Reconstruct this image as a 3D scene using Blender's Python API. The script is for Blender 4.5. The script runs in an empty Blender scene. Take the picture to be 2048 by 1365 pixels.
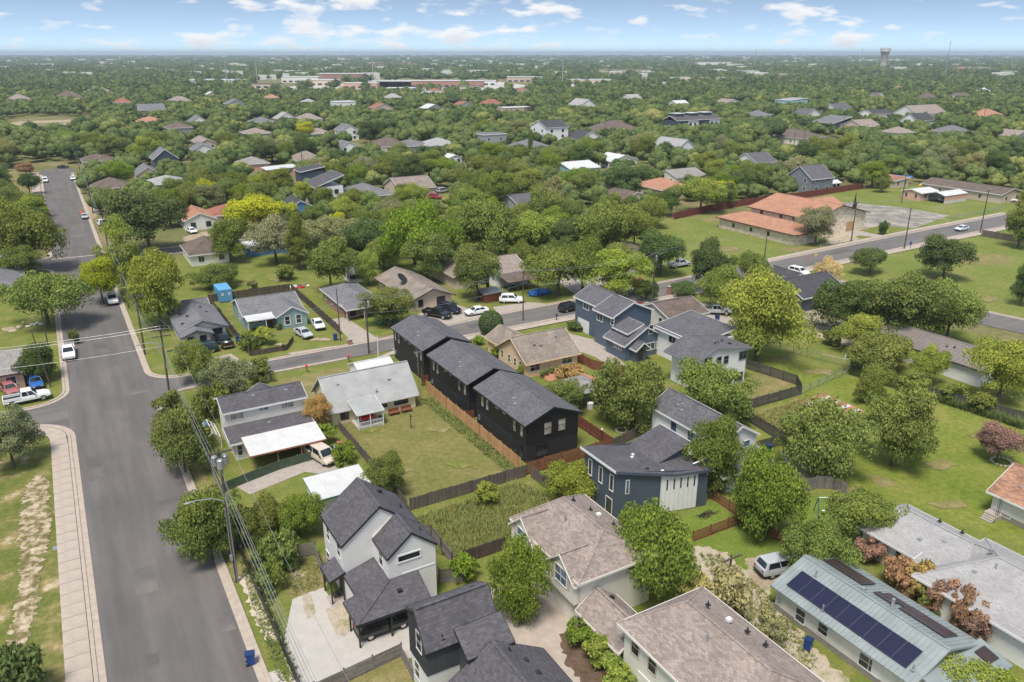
import bpy, bmesh, math, random
import numpy as np
from mathutils import Vector, Matrix
R = math.radians
scene = bpy.context.scene
# ---------------------------------------------------------------- camera, sky, sun, exposure
CAM_H, F_PX, CXP, CYP, PITCH = 46.0, 1580.0, 1024.0, 682.5, R(20.03)
cam_d = bpy.data.cameras.new("camera"); cam = bpy.data.objects.new("camera", cam_d)
scene.collection.objects.link(cam); scene.camera = cam
cam.location = (0, 0, CAM_H); cam.rotation_euler = (math.pi / 2 - PITCH, 0, 0)
cam_d.sensor_width = 36.0; cam_d.lens = 36.0 * F_PX / 2048.0
cam_d.clip_start = 0.5; cam_d.clip_end = 90000
SUN_EL, SUN_AZ = R(66), R(200)      # azimuth measured clockwise from +Y, where the light comes from
world = bpy.data.worlds.new("World"); scene.world = world; world.use_nodes = True
def build_sky():
    nt = world.node_tree; nt.nodes.clear(); N = nt.nodes.new; L = nt.links.new
    out = N('ShaderNodeOutputWorld'); bg = N('ShaderNodeBackground'); bg.inputs[1].default_value = 0.15
    sky = N('ShaderNodeTexSky'); sky.sky_type = 'NISHITA'; sky.sun_disc = False
    sky.sun_elevation = SUN_EL; sky.sun_rotation = SUN_AZ
    sky.altitude = 300; sky.air_density = 1.0; sky.dust_density = 0.6; sky.ozone_density = 1.3
    tc = N('ShaderNodeTexCoord')
    sep = N('ShaderNodeSeparateXYZ'); L(tc.outputs['Generated'], sep.inputs[0])
    # a clear summer sky that deepens quickly above the horizon
    up = N('ShaderNodeMath'); up.operation = 'MULTIPLY_ADD'; up.inputs[1].default_value = 5.0; up.inputs[2].default_value = 0.09
    L(sep.outputs[2], up.inputs[0])
    cmb = N('ShaderNodeCombineXYZ'); L(sep.outputs[0], cmb.inputs[0]); L(sep.outputs[1], cmb.inputs[1]); L(up.outputs[0], cmb.inputs[2])
    nrm = N('ShaderNodeVectorMath'); nrm.operation = 'NORMALIZE'; L(cmb.outputs[0], nrm.inputs[0]); L(nrm.outputs[0], sky.inputs[0])
    # scattered fair-weather cumulus, flattened towards the horizon
    st = N('ShaderNodeVectorMath'); st.operation = 'MULTIPLY'; st.inputs[1].default_value = (1, 1, 3.4)
    L(tc.outputs['Generated'], st.inputs[0])
    n1 = N('ShaderNodeTexNoise'); n1.inputs['Scale'].default_value = 21; n1.inputs['Detail'].default_value = 7; n1.inputs['Roughness'].default_value = .52
    L(st.outputs[0], n1.inputs['Vector'])
    cr = N('ShaderNodeValToRGB'); cr.color_ramp.elements[0].position = .525; cr.color_ramp.elements[1].position = .65
    n3 = N('ShaderNodeTexNoise'); n3.inputs['Scale'].default_value = 6.5; n3.inputs['Detail'].default_value = 2; L(st.outputs[0], n3.inputs['Vector'])
    ad = N('ShaderNodeMath'); ad.operation = 'MULTIPLY_ADD'; ad.inputs[1].default_value = .42; L(n3.outputs['Fac'], ad.inputs[0]); sb = N('ShaderNodeMath'); sb.operation = 'SUBTRACT'; sb.inputs[1].default_value = .21; L(n1.outputs['Fac'], sb.inputs[0]); L(sb.outputs[0], ad.inputs[2])
    L(ad.outputs[0], cr.inputs[0])
    of = N('ShaderNodeVectorMath'); of.operation = 'ADD'; of.inputs[1].default_value = (0, 0, .02); L(st.outputs[0], of.inputs[0])
    n2 = N('ShaderNodeTexNoise'); n2.inputs['Scale'].default_value = 21; n2.inputs['Detail'].default_value = 7; n2.inputs['Roughness'].default_value = .52
    L(of.outputs[0], n2.inputs['Vector'])
    sh = N('ShaderNodeMapRange'); sh.inputs[1].default_value = .5; sh.inputs[2].default_value = .68; sh.inputs[3].default_value = 1.0; sh.inputs[4].default_value = .0
    L(n2.outputs['Fac'], sh.inputs[0])
    cc = N('ShaderNodeMix'); cc.data_type = 'RGBA'; cc.inputs['A'].default_value = (2.75, 2.72, 2.80, 1); cc.inputs['B'].default_value = (3.2, 3.18, 3.15, 1)
    L(sh.outputs[0], cc.inputs['Factor'])
    thick = N('ShaderNodeMath'); thick.operation = 'MULTIPLY'; thick.inputs[1].default_value = .88; L(cr.outputs['Color'], thick.inputs[0])
    hs = N('ShaderNodeHueSaturation'); hs.inputs['Saturation'].default_value = .80; hs.inputs['Value'].default_value = .60; tn = N('ShaderNodeMix'); tn.data_type = 'RGBA'; tn.blend_type = 'MULTIPLY'; tn.inputs['Factor'].default_value = 1; tn.inputs['B'].default_value = (.96, 1.04, 1.0, 1); L(sky.outputs[0], tn.inputs['A']); L(tn.outputs['Result'], hs.inputs['Color'])
    mx = N('ShaderNodeMix'); mx.data_type = 'RGBA'
    L(thick.outputs[0], mx.inputs['Factor']); L(hs.outputs[0], mx.inputs['A']); L(cc.outputs['Result'], mx.inputs['B'])
    L(mx.outputs['Result'], bg.inputs[0]); L(bg.outputs[0], out.inputs[0])
build_sky()
sun_d = bpy.data.lights.new("sun", 'SUN'); sun_d.energy = 2.3; sun_d.angle = R(18); sun_d.color = (1.0, 0.945, 0.86)
sun = bpy.data.objects.new("sun", sun_d); scene.collection.objects.link(sun)
sd = Vector((math.sin(SUN_AZ) * math.cos(SUN_EL), math.cos(SUN_AZ) * math.cos(SUN_EL), math.sin(SUN_EL)))
sun.rotation_euler = sd.to_track_quat('Z', 'Y').to_euler(); sun.location = (0, 0, 300)
vs = scene.view_settings; vs.view_transform = 'Standard'; vs.look = 'None'; vs.exposure = 1.13; vs.gamma = 1.0; vs.use_curve_mapping = False
cy = scene.cycles
cy.use_denoising = True; cy.max_bounces = 5; cy.diffuse_bounces = 2; cy.glossy_bounces = 2; cy.transmission_bounces = 2
cy.transparent_max_bounces = 4; cy.volume_bounces = 0; cy.sample_clamp_indirect = 6; cy.caustics_reflective = False; cy.caustics_refractive = False
# ---------------------------------------------------------------- photo pixel -> place (ground, roof height or wall plane)
C30, S30 = math.cos(R(30)), math.sin(R(30))
def ray(x, y):
    a = (x - CXP) / F_PX; b = -(y - CYP) / F_PX
    dx, dy, dz = a, math.cos(PITCH) + b * math.sin(PITCH), -math.sin(PITCH) + b * math.cos(PITCH)
    return dx * C30 + dy * S30, -dx * S30 + dy * C30, dz          # in street-grid axes (u, v, z)
def G(x, y, z=0.0):
    du, dv, dz = ray(x, y); t = (z - CAM_H) / dz; return du * t, dv * t
def onwall(face, plane, x, y):
    du, dv, dz = ray(x, y)
    t = plane / (du if face[1] == 'u' else dv); return (dv * t if face[1] == 'u' else du * t), CAM_H + dz * t
def W(u, v, z=0.0): return Vector((u * C30 - v * S30, u * S30 + v * C30, z))
def PX(u, v, z=0.0):
    w = W(u, v, z); zz = z - CAM_H; d = w.y * math.cos(PITCH) - zz * math.sin(PITCH)
    return CXP + F_PX * w.x / d, CYP - F_PX * (w.y * math.sin(PITCH) + zz * math.cos(PITCH)) / d
# ---------------------------------------------------------------- materials
MATS = {}
def newmat(name):
    m = bpy.data.materials.new(name); m.use_nodes = True; nt = m.node_tree; b = nt.nodes['Principled BSDF']; MATS[name] = m
    return m, nt, b
def nd(nt, t, **kw):
    n = nt.nodes.new(t)
    for k, v in kw.items():
        if k[0] == '_': setattr(n, k[1:], v)
        else: n.inputs[k.replace('_', ' ')].default_value = v
    return n
def ramp(nt, src, stops):
    r = nt.nodes.new('ShaderNodeValToRGB'); e = r.color_ramp.elements
    while len(e) < len(stops): e.new(.5)
    for i, (p, c) in enumerate(stops): e[i].position = p; e[i].color = (*c, 1)
    nt.links.new(src, r.inputs[0]); return r.outputs['Color']
def bump(nt, b, h, s, d=.02):
    n = nd(nt, 'ShaderNodeBump', Strength=s, Distance=d); nt.links.new(h, n.inputs['Height']); nt.links.new(n.outputs[0], b.inputs['Normal'])
def noise(nt, vec, scale, detail=4, rough=.55):
    n = nd(nt, 'ShaderNodeTexNoise', Scale=scale, Detail=detail, Roughness=rough); nt.links.new(vec, n.inputs['Vector']); return n.outputs['Fac']
def sc(c, f): return tuple(min(1, max(0, x * f)) for x in c)
def mul(nt, a, b, fac=1.0):
    m = nt.nodes.new('ShaderNodeMix'); m.data_type = 'RGBA'; m.blend_type = 'MULTIPLY'; m.inputs['Factor'].default_value = fac
    nt.links.new(a, m.inputs['A']); nt.links.new(b, m.inputs['B']); return m.outputs['Result']
def plain(name, col, rough=.6, var=.12, scale=3, metal=0.0):
    m, nt, b = newmat(name); tc = nt.nodes.new('ShaderNodeTexCoord')
    f = noise(nt, tc.outputs['Object'], scale, 5, .6)
    nt.links.new(ramp(nt, f, [(.3, sc(col, 1 - var)), (.7, sc(col, 1 + var))]), b.inputs['Base Color'])
    b.inputs['Roughness'].default_value = rough; b.inputs['Metallic'].default_value = metal
    return m
def shingle(name, col, var=.22, streak=0.12):
    m, nt, b = newmat(name); tc = nt.nodes.new('ShaderNodeTexCoord'); L = nt.links.new
    sn = nt.nodes.new('ShaderNodeSeparateXYZ'); L(tc.outputs['Normal'], sn.inputs[0])
    ax = nd(nt, 'ShaderNodeMath', _operation='ABSOLUTE'); L(sn.outputs[0], ax.inputs[0])
    ay = nd(nt, 'ShaderNodeMath', _operation='ABSOLUTE'); L(sn.outputs[1], ay.inputs[0])
    gt = nd(nt, 'ShaderNodeMath', _operation='GREATER_THAN'); L(ax.outputs[0], gt.inputs[0]); L(ay.outputs[0], gt.inputs[1])
    so = nt.nodes.new('ShaderNodeSeparateXYZ'); L(tc.outputs['Object'], so.inputs[0])
    sw = nt.nodes.new('ShaderNodeCombineXYZ'); L(so.outputs[1], sw.inputs[0]); L(so.outputs[0], sw.inputs[1])
    mv = nt.nodes.new('ShaderNodeMix'); mv.data_type = 'VECTOR'
    L(gt.outputs[0], mv.inputs['Factor']); L(tc.outputs['Object'], mv.inputs['A']); L(sw.outputs[0], mv.inputs['B'])
    br = nd(nt, 'ShaderNodeTexBrick', Scale=1.0); br.offset = .5
    br.inputs['Brick Width'].default_value = .34; br.inputs['Row Height'].default_value = .15; br.inputs['Mortar Size'].default_value = .008
    br.inputs['Color1'].default_value = (*sc(col, 1 - var), 1); br.inputs['Color2'].default_value = (*sc(col, 1 + var), 1); br.inputs['Mortar'].default_value = (*sc(col, .6), 1)
    L(mv.outputs['Result'], br.inputs['Vector'])
    f1 = noise(nt, tc.outputs['Object'], .5, 6, .6); f2 = noise(nt, tc.outputs['Object'], 7, 3, .7)
    c = mul(nt, br.outputs['Color'], ramp(nt, f1, [(.3, (1 - streak * 1.3,) * 3), (.7, (1 + streak,) * 3)]))
    c = mul(nt, c, ramp(nt, f2, [(.3, (.82, .82, .84)), (.7, (1, 1, 1))]))
    L(c, b.inputs['Base Color']); b.inputs['Roughness'].default_value = .88; b.inputs['Specular IOR Level'].default_value = .25
    bump(nt, b, br.outputs['Fac'], -.35, .015)
    return m
def siding(name, col, pitch=.19, vertical=False, rough=.55, var=.05):
    m, nt, b = newmat(name); tc = nt.nodes.new('ShaderNodeTexCoord'); L = nt.links.new
    so = nt.nodes.new('ShaderNodeSeparateXYZ'); L(tc.outputs['Object'], so.inputs[0])
    if vertical:
        a = nd(nt, 'ShaderNodeMath', _operation='ADD'); L(so.outputs[0], a.inputs[0]); L(so.outputs[1], a.inputs[1]); src = a.outputs[0]
    else: src = so.outputs[2]
    mo = nd(nt, 'ShaderNodeMath', _operation='FLOORED_MODULO'); mo.inputs[1].default_value = pitch; L(src, mo.inputs[0])
    dv = nd(nt, 'ShaderNodeMath', _operation='DIVIDE'); dv.inputs[1].default_value = pitch; L(mo.outputs[0], dv.inputs[0])
    f = noise(nt, tc.outputs['Object'], .8, 5, .6)
    c = ramp(nt, f, [(.3, sc(col, 1 - var * 1.6)), (.7, sc(col, 1 + var))])
    edge = ramp(nt, dv.outputs[0], [(0, (.6, .6, .62)), (.16, (1, 1, 1))])
    L(mul(nt, c, edge, .75), b.inputs['Base Color']); b.inputs['Roughness'].default_value = rough
    bump(nt, b, dv.outputs[0], .5 if not vertical else .7, .02)
    return m
def brickmat(name, col, bw=.4, bh=.13, mort=(.5, .47, .42)):
    m, nt, b = newmat(name); tc = nt.nodes.new('ShaderNodeTexCoord'); L = nt.links.new
    so = nt.nodes.new('ShaderNodeSeparateXYZ'); L(tc.outputs['Object'], so.inputs[0])
    a = nd(nt, 'ShaderNodeMath', _operation='ADD'); L(so.outputs[0], a.inputs[0]); L(so.outputs[1], a.inputs[1])
    cv = nt.nodes.new('ShaderNodeCombineXYZ'); L(a.outputs[0], cv.inputs[0]); L(so.outputs[2], cv.inputs[1])
    br = nd(nt, 'ShaderNodeTexBrick', Scale=1.0); br.inputs['Brick Width'].default_value = bw; br.inputs['Row Height'].default_value = bh; br.inputs['Mortar Size'].default_value = .012
    br.inputs['Color1'].default_value = (*sc(col, .75), 1); br.inputs['Color2'].default_value = (*sc(col, 1.25), 1); br.inputs['Mortar'].default_value = (*mort, 1)
    L(cv.outputs[0], br.inputs['Vector']); L(br.outputs['Color'], b.inputs['Base Color']); b.inputs['Roughness'].default_value = .85
    return m
def ground_mat(name, stops, s1=.35, s2=4.0, fine=14.0, rough=.95, contrast=.35):
    m, nt, b = newmat(name); tc = nt.nodes.new('ShaderNodeTexCoord'); L = nt.links.new
    f1 = noise(nt, tc.outputs['Object'], s1, 7, .62); f2 = noise(nt, tc.outputs['Object'], s2, 6, .68); f3 = noise(nt, tc.outputs['Object'], fine, 3, .7)
    c = ramp(nt, f1, stops)
    c = mul(nt, c, ramp(nt, f2, [(.28, (1 - contrast,) * 3), (.72, (1 + contrast * .6,) * 3)]))
    c = mul(nt, c, ramp(nt, f3, [(.3, (.72, .74, .7)), (.7, (1.12, 1.1, 1.05))]))
    L(c, b.inputs['Base Color']); b.inputs['Roughness'].default_value = rough; b.inputs['Specular IOR Level'].default_value = .1
    bump(nt, b, f3, .6, .05)
    return m
def asphalt_mat(name, col, stretch=(1, 1)):
    m, nt, b = newmat(name); tc = nt.nodes.new('ShaderNodeTexCoord'); L = nt.links.new
    mp = nt.nodes.new('ShaderNodeMapping'); mp.inputs['Scale'].default_value = (stretch[0], stretch[1], 1); L(tc.outputs['Object'], mp.inputs['Vector'])
    f1 = noise(nt, mp.outputs[0], .28, 6, .6); f2 = noise(nt, tc.outputs['Object'], 26, 2, .8); f3 = noise(nt, tc.outputs['Object'], .12, 5, .6)
    c = ramp(nt, f1, [(.3, sc(col, .84)), (.5, col), (.7, sc(col, 1.2))])
    c = mul(nt, c, ramp(nt, f2, [(.25, (.75, .75, .76)), (.75, (1.2, 1.19, 1.17))]))
    c = mul(nt, c, ramp(nt, f3, [(.35, (.9, .9, .92)), (.65, (1.08, 1.06, 1.03))]))
    # hairline cracks sealed with tar
    vo = nd(nt, 'ShaderNodeTexVoronoi', _feature='DISTANCE_TO_EDGE', Scale=.16)
    wv = nd(nt, 'ShaderNodeVectorMath', _operation='MULTIPLY_ADD'); nz = nd(nt, 'ShaderNodeTexNoise', Scale=.5, Detail=5); L(tc.outputs['Object'], nz.inputs['Vector'])
    wv.inputs[1].default_value = (2.4, 2.4, 0); L(nz.outputs['Color'], wv.inputs[0]); L(tc.outputs['Object'], wv.inputs[2]); L(wv.outputs[0], vo.inputs['Vector'])
    c = mul(nt, c, ramp(nt, vo.outputs['Distance'], [(0, (.88, .88, .885)), (.004, (1, 1, 1))]))
    L(c, b.inputs['Base Color']); b.inputs['Roughness'].default_value = .9; b.inputs['Specular IOR Level'].default_value = .2
    bump(nt, b, f2, .3, .02); return m
def wood_mat(name, col, var=.25):
    m, nt, b = newmat(name); tc = nt.nodes.new('ShaderNodeTexCoord'); L = nt.links.new
    f = noise(nt, tc.outputs['Object'], 1.4, 6, .7); f2 = noise(nt, tc.outputs['Object'], 9, 4, .7)
    at = nt.nodes.new('ShaderNodeAttribute'); at.attribute_name = 'tint'
    c = ramp(nt, f, [(.3, sc(col, 1 - var)), (.7, sc(col, 1 + var))])
    c = mul(nt, c, ramp(nt, f2, [(.3, (.78, .78, .78)), (.7, (1.05, 1.05, 1.05))]))
    c = mul(nt, c, ramp(nt, at.outputs['Fac'], [(0, (.72, .7, .68)), (1, (1.2, 1.2, 1.2))]))
    L(c, b.inputs['Base Color']); b.inputs['Roughness'].default_value = .85; return m
def objcol_mat(name, rough=.3, coat=.6, metal=0.0):
    m, nt, b = newmat(name); oi = nt.nodes.new('ShaderNodeObjectInfo'); tc = nt.nodes.new('ShaderNodeTexCoord')
    f = noise(nt, tc.outputs['Object'], 2.0, 4, .6)
    nt.links.new(mul(nt, oi.outputs['Color'], ramp(nt, f, [(.3, (.9, .9, .9)), (.7, (1, 1, 1))])), b.inputs['Base Color'])
    b.inputs['Roughness'].default_value = rough; b.inputs['Coat Weight'].default_value = coat; b.inputs['Coat Roughness'].default_value = .08; b.inputs['Metallic'].default_value = metal
    return m
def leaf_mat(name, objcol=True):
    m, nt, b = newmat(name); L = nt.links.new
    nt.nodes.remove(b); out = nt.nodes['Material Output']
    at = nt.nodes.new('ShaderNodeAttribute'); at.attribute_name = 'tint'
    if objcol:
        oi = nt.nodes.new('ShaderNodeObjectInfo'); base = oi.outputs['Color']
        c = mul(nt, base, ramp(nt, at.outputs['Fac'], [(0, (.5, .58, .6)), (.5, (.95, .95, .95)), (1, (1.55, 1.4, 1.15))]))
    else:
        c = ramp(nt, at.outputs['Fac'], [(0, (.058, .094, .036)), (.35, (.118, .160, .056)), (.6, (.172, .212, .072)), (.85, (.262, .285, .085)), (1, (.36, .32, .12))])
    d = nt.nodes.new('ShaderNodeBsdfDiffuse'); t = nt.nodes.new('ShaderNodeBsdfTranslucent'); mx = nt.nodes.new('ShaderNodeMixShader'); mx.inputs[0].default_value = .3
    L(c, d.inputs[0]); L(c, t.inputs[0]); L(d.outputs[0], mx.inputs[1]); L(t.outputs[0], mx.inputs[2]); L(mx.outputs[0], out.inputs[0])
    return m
def glass_mat(name, col=(.02, .025, .03), rough=.06):
    m, nt, b = newmat(name); tc = nt.nodes.new('ShaderNodeTexCoord')
    f = noise(nt, tc.outputs['Object'], .9, 3, .6)
    nt.links.new(ramp(nt, f, [(.35, sc(col, .6)), (.65, sc(col, 1.9))]), b.inputs['Base Color'])
    b.inputs['Roughness'].default_value = rough; b.inputs['Specular IOR Level'].default_value = .8; return m
WHITE = (.70, .685, .65)
siding('white_lap', WHITE); siding('cream_lap', (.74, .71, .62)); siding('warm_white', (.70, .68, .62), .21); plain('white_trim', (.66, .655, .64), .5, .04)
plain('white_stucco', (.68, .675, .66), .8, .05, 2); siding('white_batten', (.66, .655, .64), .4, True)
siding('navy_lap', (.070, .088, .122), .2); siding('slate_blue', (.085, .115, .165), .2); siding('slate_batten', (.085, .115, .165), .4, True)
siding('teal_lap', (.26, .37, .39), .2); siding('black_batten', (.014, .0125, .013), .4, True, .5); brickmat('black_brick', (.013, .0115, .012), .3, .09, (.02, .018, .018)); siding('dark_batten', (.055, .057, .062), .42, True)
plain('beige_wall', (.58, .48, .36), .85, .06, 1.5); plain('peach_wall', (.66, .48, .31), .85, .06, 1.5); plain('yellow_wall', (.74, .64, .42), .8, .06, 1.5); plain('tan_wall', (.5, .41, .32), .85, .08, 1.5)
plain('blue_wall', (.07, .2, .4), .7, .08, 1.5); plain('grey_wall', (.30, .31, .32), .7, .06, 1.5); plain('pink_wall', (.55, .33, .25), .8, .08, 1.5); plain('pale_blue', (.35, .55, .66), .7, .06)
brickmat('red_brick', (.27, .095, .055)); brickmat('pale_stone', (.62, .53, .41), .7, .3, (.62, .56, .47)); siding('bluegrey_dark', (.06, .075, .11), .2); siding('grey_lap', (.2, .215, .235), .2)
shingle('roof_charcoal', (.098, .092, .100)); shingle('roof_dark', (.068, .066, .074)); shingle('roof_slate', (.118, .113, .122)); shingle('roof_tan', (.285, .232, .200)); shingle('roof_tanold', (.25, .208, .172), .18, .2); shingle('roof_brown', (.145, .112, .092), .2, .2)
shingle('roof_grey', (.34, .33, .322), .10, .1); shingle('roof_midgrey', (.17, .168, .175)); shingle('roof_orange', (.40, .205, .13), .16); shingle('roof_rustbrown', (.33, .18, .115), .25, .3); shingle('roof_red', (.30, .125, .085)); shingle('roof_greige', (.27, .25, .23))
plain('metal_grey', (.31, .31, .305), .55, .14, .6, .1); plain('metal_white', (.50, .50, .495), .55, .10, .8); plain('metal_sage', (.235, .265, .262), .5, .16, .7, .15); plain('metal_bronze', (.21, .18, .165), .5, .12, .7, .2)
plain('rust', (.30, .12, .07), .8, .45, 1.2); plain('galv', (.45, .46, .47), .35, .15, 4, .7); plain('black_metal', (.02, .02, .022), .4, .1); plain('dark_brown', (.05, .035, .028), .7, .2); plain('rubber', (.015, .015, .016), .8, .1); plain('chrome', (.6, .6, .62), .25, .05, 3, .8)
plain('solar_line', (.045, .045, .075), .4, .1); plain('solar_cell', (.010, .011, .034), .3, .3, 6); plain('solar_brown', (.040, .026, .022), .3, .25, 6)
plain('red_paint', (.62, .02, .02), .5, .1); plain('green_paint', (.015, .13, .07), .5, .08); plain('yellow_paint', (.75, .48, .02), .5, .08); plain('orange_paint', (.85, .16, .02), .5, .06); plain('blue_plastic', (.015, .05, .22), .45, .1); plain('bin_lid', (.012, .03, .10), .45, .1); plain('blue_tarp', (.02, .12, .42), .5, .3, 2); plain('container_blue', (.10, .30, .50), .5, .15, 1.5); plain('container_deep', (.04, .11, .34), .5, .15, 1.5)
plain('green_screen', (.055, .085, .05), .8, .35, 2); plain('concrete', (.32, .275, .235), .9, .16, 1.3); plain('pale_concrete', (.40, .37, .335), .9, .08, .9); plain('kerb', (.36, .30, .245), .9, .14, 1.5); plain('walk', (.36, .30, .25), .9, .15, .9); plain('foundation', (.24, .21, .185), .9, .15)
plain('terracotta', (.38, .17, .10), .85, .2); plain('tail_red', (.35, .01, .01), .3, .05); plain('lamp_clear', (.6, .6, .58), .15, .05); plain('paint_line', (.62, .60, .56), .8, .25, 3); plain('skin', (.30, .17, .11), .6, .05); plain('blue_cloth', (.03, .05, .18), .9, .1); plain('pale_cloth', (.35, .36, .40), .9, .1); plain('dark_hair', (.015, .012, .01), .7, .1)
glass_mat('glass'); glass_mat('glass_blue', (.05, .09, .13), .08); glass_mat('car_glass', (.012, .015, .018), .05); glass_mat('blind', (.24, .22, .19), .25)
ground_mat('grass', [(.3, (.120, .165, .030)), (.5, (.165, .185, .045)), (.7, (.235, .215, .080))]); ground_mat('grass_lush', [(.3, (.120, .170, .030)), (.55, (.155, .205, .038)), (.75, (.20, .215, .055))], .5)
ground_mat('grass_dry', [(.3, (0.169, 0.169, 0.056)), (.5, (0.219, 0.194, 0.081)), (.72, (0.312, 0.244, 0.131))], .45); ground_mat('grass_mow', [(.28, (0.150, 0.156, 0.047)), (.5, (0.182, 0.172, 0.060)), (.72, (0.247, 0.205, 0.088))], .22, 1.6)
ground_mat('field', [(.28, (0.131, 0.175, 0.037)), (.5, (0.169, 0.198, 0.050)), (.68, (0.225, 0.225, 0.075)), (.82, (0.338, 0.275, 0.150))], .07, 1.2); ground_mat('lawn_right', [(.3, (.120, .170, .026)), (.5, (.175, .205, .040)), (.68, (.230, .225, .065)), (.82, (.28, .25, .10))], .12, 1.5)
ground_mat('earth', [(.3, (0.101, 0.128, 0.038)), (.5, (0.169, 0.162, 0.068)), (.7, (0.270, 0.216, 0.128))], .06, .9); ground_mat('dirt', [(.3, (.26, .20, .13)), (.5, (.36, .29, .21)), (.7, (.46, .39, .30))], .6, 3); ground_mat('gravel', [(.3, (.36, .30, .24)), (.5, (.46, .39, .31)), (.7, (.22, .22, .09))], .5, 6, 20); ground_mat('rock', [(.3, (.50, .42, .34)), (.7, (.62, .53, .43))], .8, 5, 16)
ground_mat('verge', [(.30, (0.102, 0.138, 0.026)), (.52, (0.156, 0.162, 0.048)), (.62, (0.288, 0.228, 0.108)), (.70, (0.504, 0.420, 0.300))], .32, 2.0); ground_mat('mulch', [(.3, (.10, .065, .045)), (.7, (.17, .12, .085))], .8, 6)
ground_mat('bare_mix', [(.34, (.115, .125, .032)), (.46, (.20, .165, .085)), (.54, (.40, .32, .22)), (.66, (.52, .44, .34))], .9, 2.2, 10); ground_mat('weathered_lot', [(.3, (.13, .12, .115)), (.5, (.27, .25, .23)), (.65, (.40, .36, .32))], .22, 1.5)
asphalt_mat('asphalt', (.124, .115, .110), (2.2, .16)); asphalt_mat('asphalt_cross', (.138, .130, .125), (.16, 2.2))
asphalt_mat('asphalt_patch', (.113, .105, .101)); asphalt_mat('asphalt_pale', (.133, .124, .118)); wood_mat('cedar', (.48, .27, .12)); wood_mat('red_wood', (.20, .068, .035)); wood_mat('grey_wood', (.13, .105, .090)); wood_mat('grey_board', (.20, .175, .16)); wood_mat('dark_wood', (.085, .062, .052)); wood_mat('pole_wood', (.085, .066, .055)); wood_mat('church_red', (.16, .042, .03)); wood_mat('bark', (.10, .082, .068)); wood_mat('charcoal_wood', (.075, .068, .068))
objcol_mat('car_paint'); objcol_mat('plain_paint', .6, 0); leaf_mat('leaf'); leaf_mat('leaf_far', False)
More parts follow.
